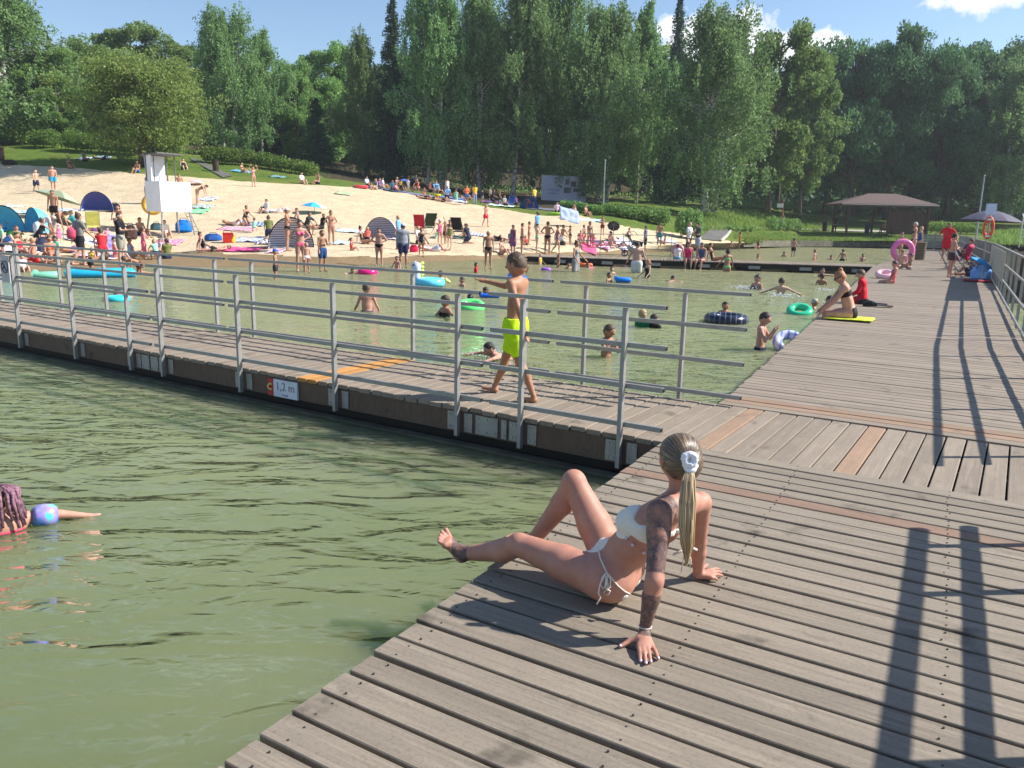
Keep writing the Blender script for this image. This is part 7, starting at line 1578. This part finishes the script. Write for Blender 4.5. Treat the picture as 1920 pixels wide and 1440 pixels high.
o = simple('backpack', 'dusky pink backpack on the back of the woman in black shorts', 'backpack', 140, 499, [('bag_body', bpk, mat_plain(s2l((205, 80, 110)), .7)), ('strap', bst, mat_plain(s2l((120, 40, 60)), .7))], a=0, dz=.95)
# shark-shaped blue thing replaced by the sack above; yellow board behind the tower
def ybd(mb): mb.torus((0, 0, .62), .42, .13, 28, 10, rot=Matrix.Rotation(R_(90), 3, 'X'))
simple('swim_ring', 'mustard yellow swim ring leaning left of the tower cabin', 'swim ring', 287, 406, [('ring_tube', ybd, mat_plain(s2l((215, 170, 60)), .35))], w=44)
# pushchair
def pushchair(px, py, label, on=None, s=1.0):
    dk = mat_plain((.03, .035, .045), .7)
    def seat(mb): mb.bar((-.05, 0, .62), (.42, 0, .55), .42, .22, up=(0, 0, 1)); mb.bar((-.05, 0, .62), (-.28, 0, 1.0), .42, .08)
    def hood(mb):
        for i in range(7): a = R_(20+i*22); mb.bar((-.1+math.cos(a)*.30, 0, .82+math.sin(a)*.30), (-.1+math.cos(a+R_(21))*.30, 0, .82+math.sin(a+R_(21))*.30), .44, .02)
    def fr(mb):
        for y in (-.22, .22): mb.tube([Vector((.45, y, .12)), Vector((-.35, y, .95)), Vector((-.5, y, 1.02))], .015, 6); mb.tube([Vector((-.35, y, .15)), Vector((.2, y, .6))], .015, 6)
        mb.tube([Vector((-.5, -.22, 1.02)), Vector((-.5, .22, 1.02))], .018, 6)
    parts = [('seat', seat, dk), ('hood', hood, mat_plain((.05, .06, .08), .7)), ('frame', fr, M['steel_dull'])]
    for x, y, r in ((.45, -.22, .12), (.45, .22, .12), (-.35, -.25, .15), (-.35, .25, .15)): parts.append(('wheel', (lambda mb, x=x, y=y, r=r: mb.torus((x, y, r), r-.025, .025, 20, 8, rot=Matrix.Rotation(R_(90), 3, 'X'))), M['black']))
    o = simple('pushchair', label, 'pushchair', px, py, parts, on=on); o.scale = (s,)*3; return o
pushchair(1186, 481, 'dark pushchair with its hood up standing on the pier', on=0, s=1.1)
def bin_(px, py, h, rgb, label, on=None, w=None, cat='litter bin', lidc=None):
    def b(mb): mb.lathe([(0, 0), (.24, 0), (.27, h*.9), (.25, h*.9), (.24, h*.86), (0, h*.86)], 16)
    def rim(mb): mb.torus((0, 0, h*.92), .265, .025, 20, 8)
    def lg(mb):
        for a in range(3): mb.tube([Vector((math.cos(a*2.1)*.2, math.sin(a*2.1)*.2, -.12)), Vector((math.cos(a*2.1)*.2, math.sin(a*2.1)*.2, .05))], .02, 5)
    simple('litter_bin', label, cat, px, py, [('bin_body', b, mat_plain(s2l(rgb), .8, 0, .25, 12)), ('rim', rim, mat_plain(s2l(lidc or rgb), .6)), ('foot', lg, M['black'])], on=on, w=w, group='litter bins')
bin_(405, 322, .95, (70, 55, 45), 'brown litter bin beside the sloping path on the lawn'); bin_(3, 302, 1.2, (60, 45, 38), 'brown litter bin at the left edge of the lawn'); bin_(1724, 487, .98, (110, 98, 80), 'beige-brown bin standing on the jetty behind the white-haired woman', on=0)
bin_(1546, 434, 1.1, (45, 42, 42), 'dark bin left of the shelter'); bin_(1625, 438, 1.1, (60, 75, 95), 'bin with a blue rim in front of the shelter opening', lidc=(60, 120, 200))
# shelter
def shelter():
    w = 84.0; p = atw(1644, 439, w); k = w/CF; root = empty('wooden_shelter', p, R_(-4)); tag(root, 'open wooden picnic shelter with a brown hipped roof on the far bank', 'shelter'); br = mat_wood('shelter_wood', (.12, .06, .04), (.06, .032, .022)); rf = mat_plain((.13, .088, .08), .85, 0, .12, 14)
    W = 170*k; D = 5.6; ze = 54*k; zt = 74*k; ov = .5
    V = [(-W/2, -D/2, ze), (W/2, -D/2, ze), (W/2, D/2, ze), (-W/2, D/2, ze), (-W*.13, 0, zt), (W*.17, 0, zt)]; V += [(x, y, z-.16) for x, y, z in V]
    F = [(0, 1, 5, 4), (1, 2, 5), (2, 3, 4, 5), (3, 0, 4), (6, 10, 11, 7), (7, 11, 8), (8, 11, 10, 9), (9, 10, 6), (0, 6, 7, 1), (1, 7, 8, 2), (2, 8, 9, 3), (3, 9, 6, 0)]
    r = link_mesh('roof', V, F, rf, root)
    mb = MB(); mb.tube([Vector((-W/2, -D/2-.06, ze-.1)), Vector((W/2, -D/2-.06, ze-.1))], .06, 8); mb.build('gutter', mat_plain((.3, .26, .26), .4), r)
    for x in (-W/2+.9, W*.02, W/2-.7):
        for y in (-D/2+.6, D/2-.6):
            mb = MB(); mb.bar((x, y, -.2), (x, y, ze-.1), .2, .2); mb.build('post', br, root)
            mb = MB(); sx = 1 if x < W/2-1 else -1; mb.bar((x+sx*.1, y, ze-1.1), (x+sx*.95, y, ze-.2), .12, .12, up=(0, 1, 0)); mb.build('brace', br, root)
    mb = MB(); n = 22
    for i in range(n): x = W*.03+(W/2-.8-W*.03)*(i+.5)/n; mb.box((x, -D/2+.72, (ze-.75)/2+.02), ((W/2-.8-W*.03)/n-.012, .05, ze-.8))
    mb.build('board_wall', br, root)
    mb = MB(); mb.box(((W*.03+W/2-.8)/2, -D/2+.68, ze-.7), (W/2-.8-W*.03, .1, .1)); mb.build('rail', br, root)
    tb = empty('picnic_table', atw(1662, 440, 80), R_(-4)); tag(tb, 'picnic table in front of the shelter wall', 'table')
    mb = MB(); mb.box((0, 0, .75), (1.8, .75, .06)); mb.build('tabletop', br, tb); mb = MB()
    for s in (-1, 1): q = MB(); q.box((0, s*.7, .44), (1.8, .28, .05)); q.build('bench', br, tb)
    for s in (-1, 1): q = MB(); q.bar((s*.6, -.75, .2), (s*.6, .75, .2), .08, .08); q.bar((s*.6, -.3, 0), (s*.6, -.1, .72), .08, .08); q.bar((s*.6, .3, 0), (s*.6, .1, .72), .08, .08); q.build('leg_frame', br, tb)
shelter()
# information board
def board():
    w = 78.0; a = atw(1016, 382, w); b = atw(1098, 376, w+1.5); k = w/CF; b.z = a.z; root = empty('information_board', a); tag(root, 'large pale information board with photo panels standing under the birches', 'sign board'); d = (b-a); L = d.length; dn = d.normalized(); nn = Vector((dn.y, -dn.x, 0)); h = 52*k
    mb = MB(); mb.bar(Vector((0, 0, h/2)), d+Vector((0, 0, h/2)), .06, h); pm = mb.build('panel', mat_plain((.36, .37, .47), .6, 0, .06, 1), root)
    for i, (s, z, ww, hh) in enumerate([(.56, .80, .09, .20), (.70, .72, .12, .2), (.57, .50, .16, .2), (.75, .52, .10, .13), (.93, .38, .08, .14)]):
        mb = MB(); c = d*s+nn*.04+Vector((0, 0, h*z)); mb.bar(c-dn*L*ww/2, c+dn*L*ww/2, .02, h*hh); mb.build('photo_panel', mat_plain((.10, .09, .09), .5, 0, .6, 3), root)
    dk = mat_plain((.07, .07, .16), .6)
    text_mesh('lettering', 'Park Rekreacji', h*.085, dk, root, d*.24+nn*.04+Vector((0, 0, h*.50)), dn, (0, 0, 1)); text_mesh('lettering', 'na plazy', h*.10, dk, root, d*.21+nn*.04+Vector((0, 0, h*.38)), dn, (0, 0, 1))
    for s in (.0, .99): mb = MB(); c = d*s-nn*.08; mb.bar(c+Vector((0, 0, -.5)), c+Vector((0, 0, h+.05)), .12, .12); mb.build('post', mat_plain((.5, .5, .45), .6), root)
board()
# poles, signs
def pole(px0, y0, px1, y1, w, r, label, name='flagpole', cat='pole', rgb=(.42, .43, .45)):
    a = atw(px0, y0, w); H = (y0-y1)*w/CF*1.01; root = empty(name, a); tag(root, label, cat)
    mb = MB(); mb.tube([Vector((0, 0, 0)), Vector((0, 0, H))], [r, r*.6], 10); mb.build('shaft', mat_plain(rgb, .45), root)
    mb = MB(); mb.lathe([(0, H), (r*.9, H+.02), (r*1.1, H+.08), (0, H+.16)], 10); mb.build('cap', mat_plain(rgb, .4), root); mb = MB(); mb.lathe([(r*2.4, 0), (r*2.4, .08), (r*1.2, .12)], 10); mb.build('base_plate', mat_plain(rgb, .5), root)
pole(1131, 388, 1138, 306, 70, .07, 'thin grey pole in front of the shrubs right of the information board')
pole(1829, 452, 1844, 336, 66, .08, 'tall slim grey lamp post behind the end of the jetty railing', 'lamp_post', 'lamp post')
def buoy():
    p = rp(30.5, .02); root = empty('life_buoy_post', p, 0); tag(root, 'post on the jetty railing with a white notice and an orange life buoy', 'life buoy'); dv = (Vector((0, 0, 0))-Vector((p.x, p.y, 0))).normalized(); sd_ = Vector((-dv.y, dv.x, 0)); k = dep(p)/CF
    mb = MB(); mb.tube([Vector((0, 0, 0)), Vector((0, 0, 2.55))], .035, 8); mb.build('post', M['steel_dull'], root)
    mb = MB(); mb.bar(dv*.05+Vector((0, 0, 2.28)), dv*.05+Vector((0, 0, 2.62)), .42, .02, up=tuple(dv)) if False else mb.box(dv*.05+Vector((0, 0, 2.5)), (.38, .02, .42), rot=Matrix((sd_, -dv, Vector((0, 0, 1)))).transposed()); mb.build('notice', mat_plain((.62, .68, .85), .5), root)
    rt = Matrix((sd_, dv, Vector((0, 0, 1)))).transposed() @ Matrix.Rotation(R_(90), 3, 'X') @ Matrix.Diagonal((.62, 1.35, 1)).to_3x3()
    mb = MB(); mb.torus(dv*.08+Vector((0, 0, 1.75)), .26, .08, 28, 10, rot=rt); b = mb.build('buoy_ring', mat_plain((.75, .12, .05), .5), root, True)
    for z in (1.42, 2.08): mb = MB(); mb.box(dv*.09+Vector((0, 0, z)), (.16, .17, .08), rot=Matrix((sd_, -dv, Vector((0, 0, 1)))).transposed()); mb.build('white_band', M['white'], root)
buoy()
def sgn(mb): mb.tube([Vector((0, 0, 0)), Vector((0, 0, 2.9))], .05, 8)
simple('path_sign', 'small white sign with a red top on a post by the path', 'sign', 1464, 432, [('post', sgn, mat_plain((.4, .08, .06), .6)), ('panel', lambda mb: mb.box((-.28, -.06, 2.55), (.62, .03, .42), bev=.005), M['white']), ('finial', lambda mb: mb.box((.0, -.06, 2.95), (.12, .05, .3), bev=.01), mat_plain((.7, .2, .2), .6))])
# black flippers next to the boy in red
def fins(mb): mb.bar((-.16, 0, .03), (.10, .0, .05), .10, .06); mb.bar((.10, 0, .045), (.42, .0, .03), .20, .015)
for x_, y_, lb in ((1624, 571, 'black swim fin on the jetty next to the boy in red, left one'), (1634, 575, 'black swim fin on the jetty next to the boy in red, right one')): simple('swim_fin', lb, 'swim fin', x_, y_, [('blade', fins, M['black']), ('foot_pocket', lambda mb: mb.tube([Vector((-.18, 0, .05)), Vector((.0, 0, .07)), Vector((.1, 0, .06))], [.05, .06, .03], 8), M['black'])], on=0, a=5)
# paths, ramp, pond wall, end fence
def strip(name, top, bot, mat, z=.03, cat=None, label=None):
    V = []; 
    for (x, y) in top: p = gp(x, y)[0]; V.append(p+Vector((0, 0, z)))
    for (x, y) in bot: p = gp(x, y)[0]; V.append(p+Vector((0, 0, z)))
    n = len(top); F = [(i, i+1, n+i+1, n+i) for i in range(n-1)]; o = link_mesh(name, V, F, mat); o.data.flip_normals() if o.data.polygons[0].normal.z < 0 else None; return tag(o, kind='structure')
pm = mat_plain((.40, .37, .32), .9, 0, .12, 2); cm = mat_plain((.13, .125, .115), .9, 0, .12, 1)
def lin(x0, y0, x1, y1, n=16): return [(x0+(x1-x0)*i/n, y0+(y1-y0)*i/n) for i in range(n+1)]
strip('path', lin(1322, 424.5, 1735, 435.0), lin(1322, 427, 1735, 438.4), pm, .07)
strip('ramp', lin(1334, 427, 1372, 431, 6), lin(1312, 449, 1352, 453, 6), cm, .06)
strip('path', lin(368, 298, 436, 331, 10), lin(356, 299, 418, 334, 10), cm, .07)
def wall(name, label, pts, h, th, mat, zb=-.5):
    root = MB()
    for (a, b) in zip(pts, pts[1:]): root.bar(a+Vector((0, 0, (h+zb)/2)), b+Vector((0, 0, (h+zb)/2)), th, h-zb)
    o = root.build(name, mat); return tag(o, label, 'wall')
wp = [gp(x, y)[0] for x, y in ((1392, 451.5), (1480, 452), (1560, 452.5), (1640, 453), (1738, 454))]
wall('pond_wall', 'low pale stone wall along the lawn above the far pond', wp, .04, .3, mat_plain((.17, .155, .11), .9, 0, .3, 3))
kb = [gp(x, y)[0] for x, y in ((1372, 431), (1364, 442), (1352, 453))]; wall('ramp_kerb', 'light kerb along the right side of the concrete ramp', kb, .16, .14, mat_plain((.5, .48, .42), .9), -.2)
ef = empty('board_fence', fd(66, .3)); tag(ef, 'grey horizontal board fence closing the far end of the jetty', 'fence'); mb = MB(); i0 = -fd(66, .3)
for z in (.2, .42, .64, .86, 1.08): mb.bar(fd(66, .3, z)+i0, fd(66, 3.4, z)+i0, .04, .19)
mb.build('boards', mat_plain((.30, .29, .26), .8, 0, .1, 2), ef)
for n_ in (.3, 1.85, 3.4): mb = MB(); mb.bar(fd(66, n_, -.3)+i0, fd(66, n_, 1.3)+i0, .1, .1); mb.build('post', mat_plain((.33, .32, .28), .8), ef)
lp = empty('pool_ladder', atw(1912, 455, 50)); tag(lp, 'pale tubular ladder on the bank at the right edge', 'ladder'); mb = MB()
for x in (0, .45): mb.tube([Vector((x, 0, -.3)), Vector((x, 0, 1.6)), Vector((x+.1, .3, 1.8))], .03, 6)
mb.build('side_rail', M['white'], lp); mb = MB()
for z in (.4, .8, 1.2): mb.tube([Vector((0, 0, z)), Vector((.45, 0, z))], .025, 6)
mb.build('rung', M['white'], lp)
# splashes where people kick the water
def splash(px, py, wpx, n, label):
    rng = np.random.default_rng(n); p = unp(px, py, WZ); w = dep(p); W = wpx*w/CF; mb = MB()
    for i in range(n):
        x, y = rng.normal(0, W*.28), rng.normal(0, W*.35); z = abs(rng.normal(0, W*.045)); r = W*rng.uniform(.006, .022); mb.lathe([(0, -r), (r, 0), (0, r)], 6, (x, y, z+r*.2), sx=rng.uniform(1, 2))
    o = mb.build('water_splash', M['foam']); o.location = p; tag(o, label, 'splash', kind='stuff')
t = NT('foam'); t.color((.8, .84, .85)); t.set(Roughness=.4); M['foam'] = t.mat
splash(912, 664, 56, 260, 'white splash behind the legs of the boy in neon trunks'); splash(1400, 541, 50, 160, 'splash left of the dark-haired woman in the open water'); splash(1470, 556, 60, 120, 'foam around the bare-backed swimmer'); splash(1550, 545, 40, 120, 'foam near the end of the pier'); splash(1560, 560, 20, 60, 'small splash beside the woman with the ginger bun')
person(unp(941, 672, WZ), 1.2, 'swim', R_(200), 'pink', 'dark', 'short', [('trunks', (225, 40, 90))], 'diving child in pink-red trunks seen between the legs of the boy in neon trunks', child=True, group=G_W, zoff=.02)

haze = NT('haze'); hm = haze.mat; hn = haze.n; out_ = [n for n in hn if n.type == 'OUTPUT_MATERIAL'][0]; hn.remove(haze.b); pv = hn.new('ShaderNodeVolumePrincipled'); pv.inputs['Color'].default_value = (.86, .92, 1, 1); pv.inputs['Density'].default_value = .0004; pv.inputs['Anisotropy'].default_value = .2; haze.t.links.new(pv.outputs[0], out_.inputs['Volume'])
mb = MB(); mb.box((0, 90, 17), (900, 400, 42)); tag(mb.build('haze', hm), 'thin summer haze in the air', 'haze', kind='stuff')
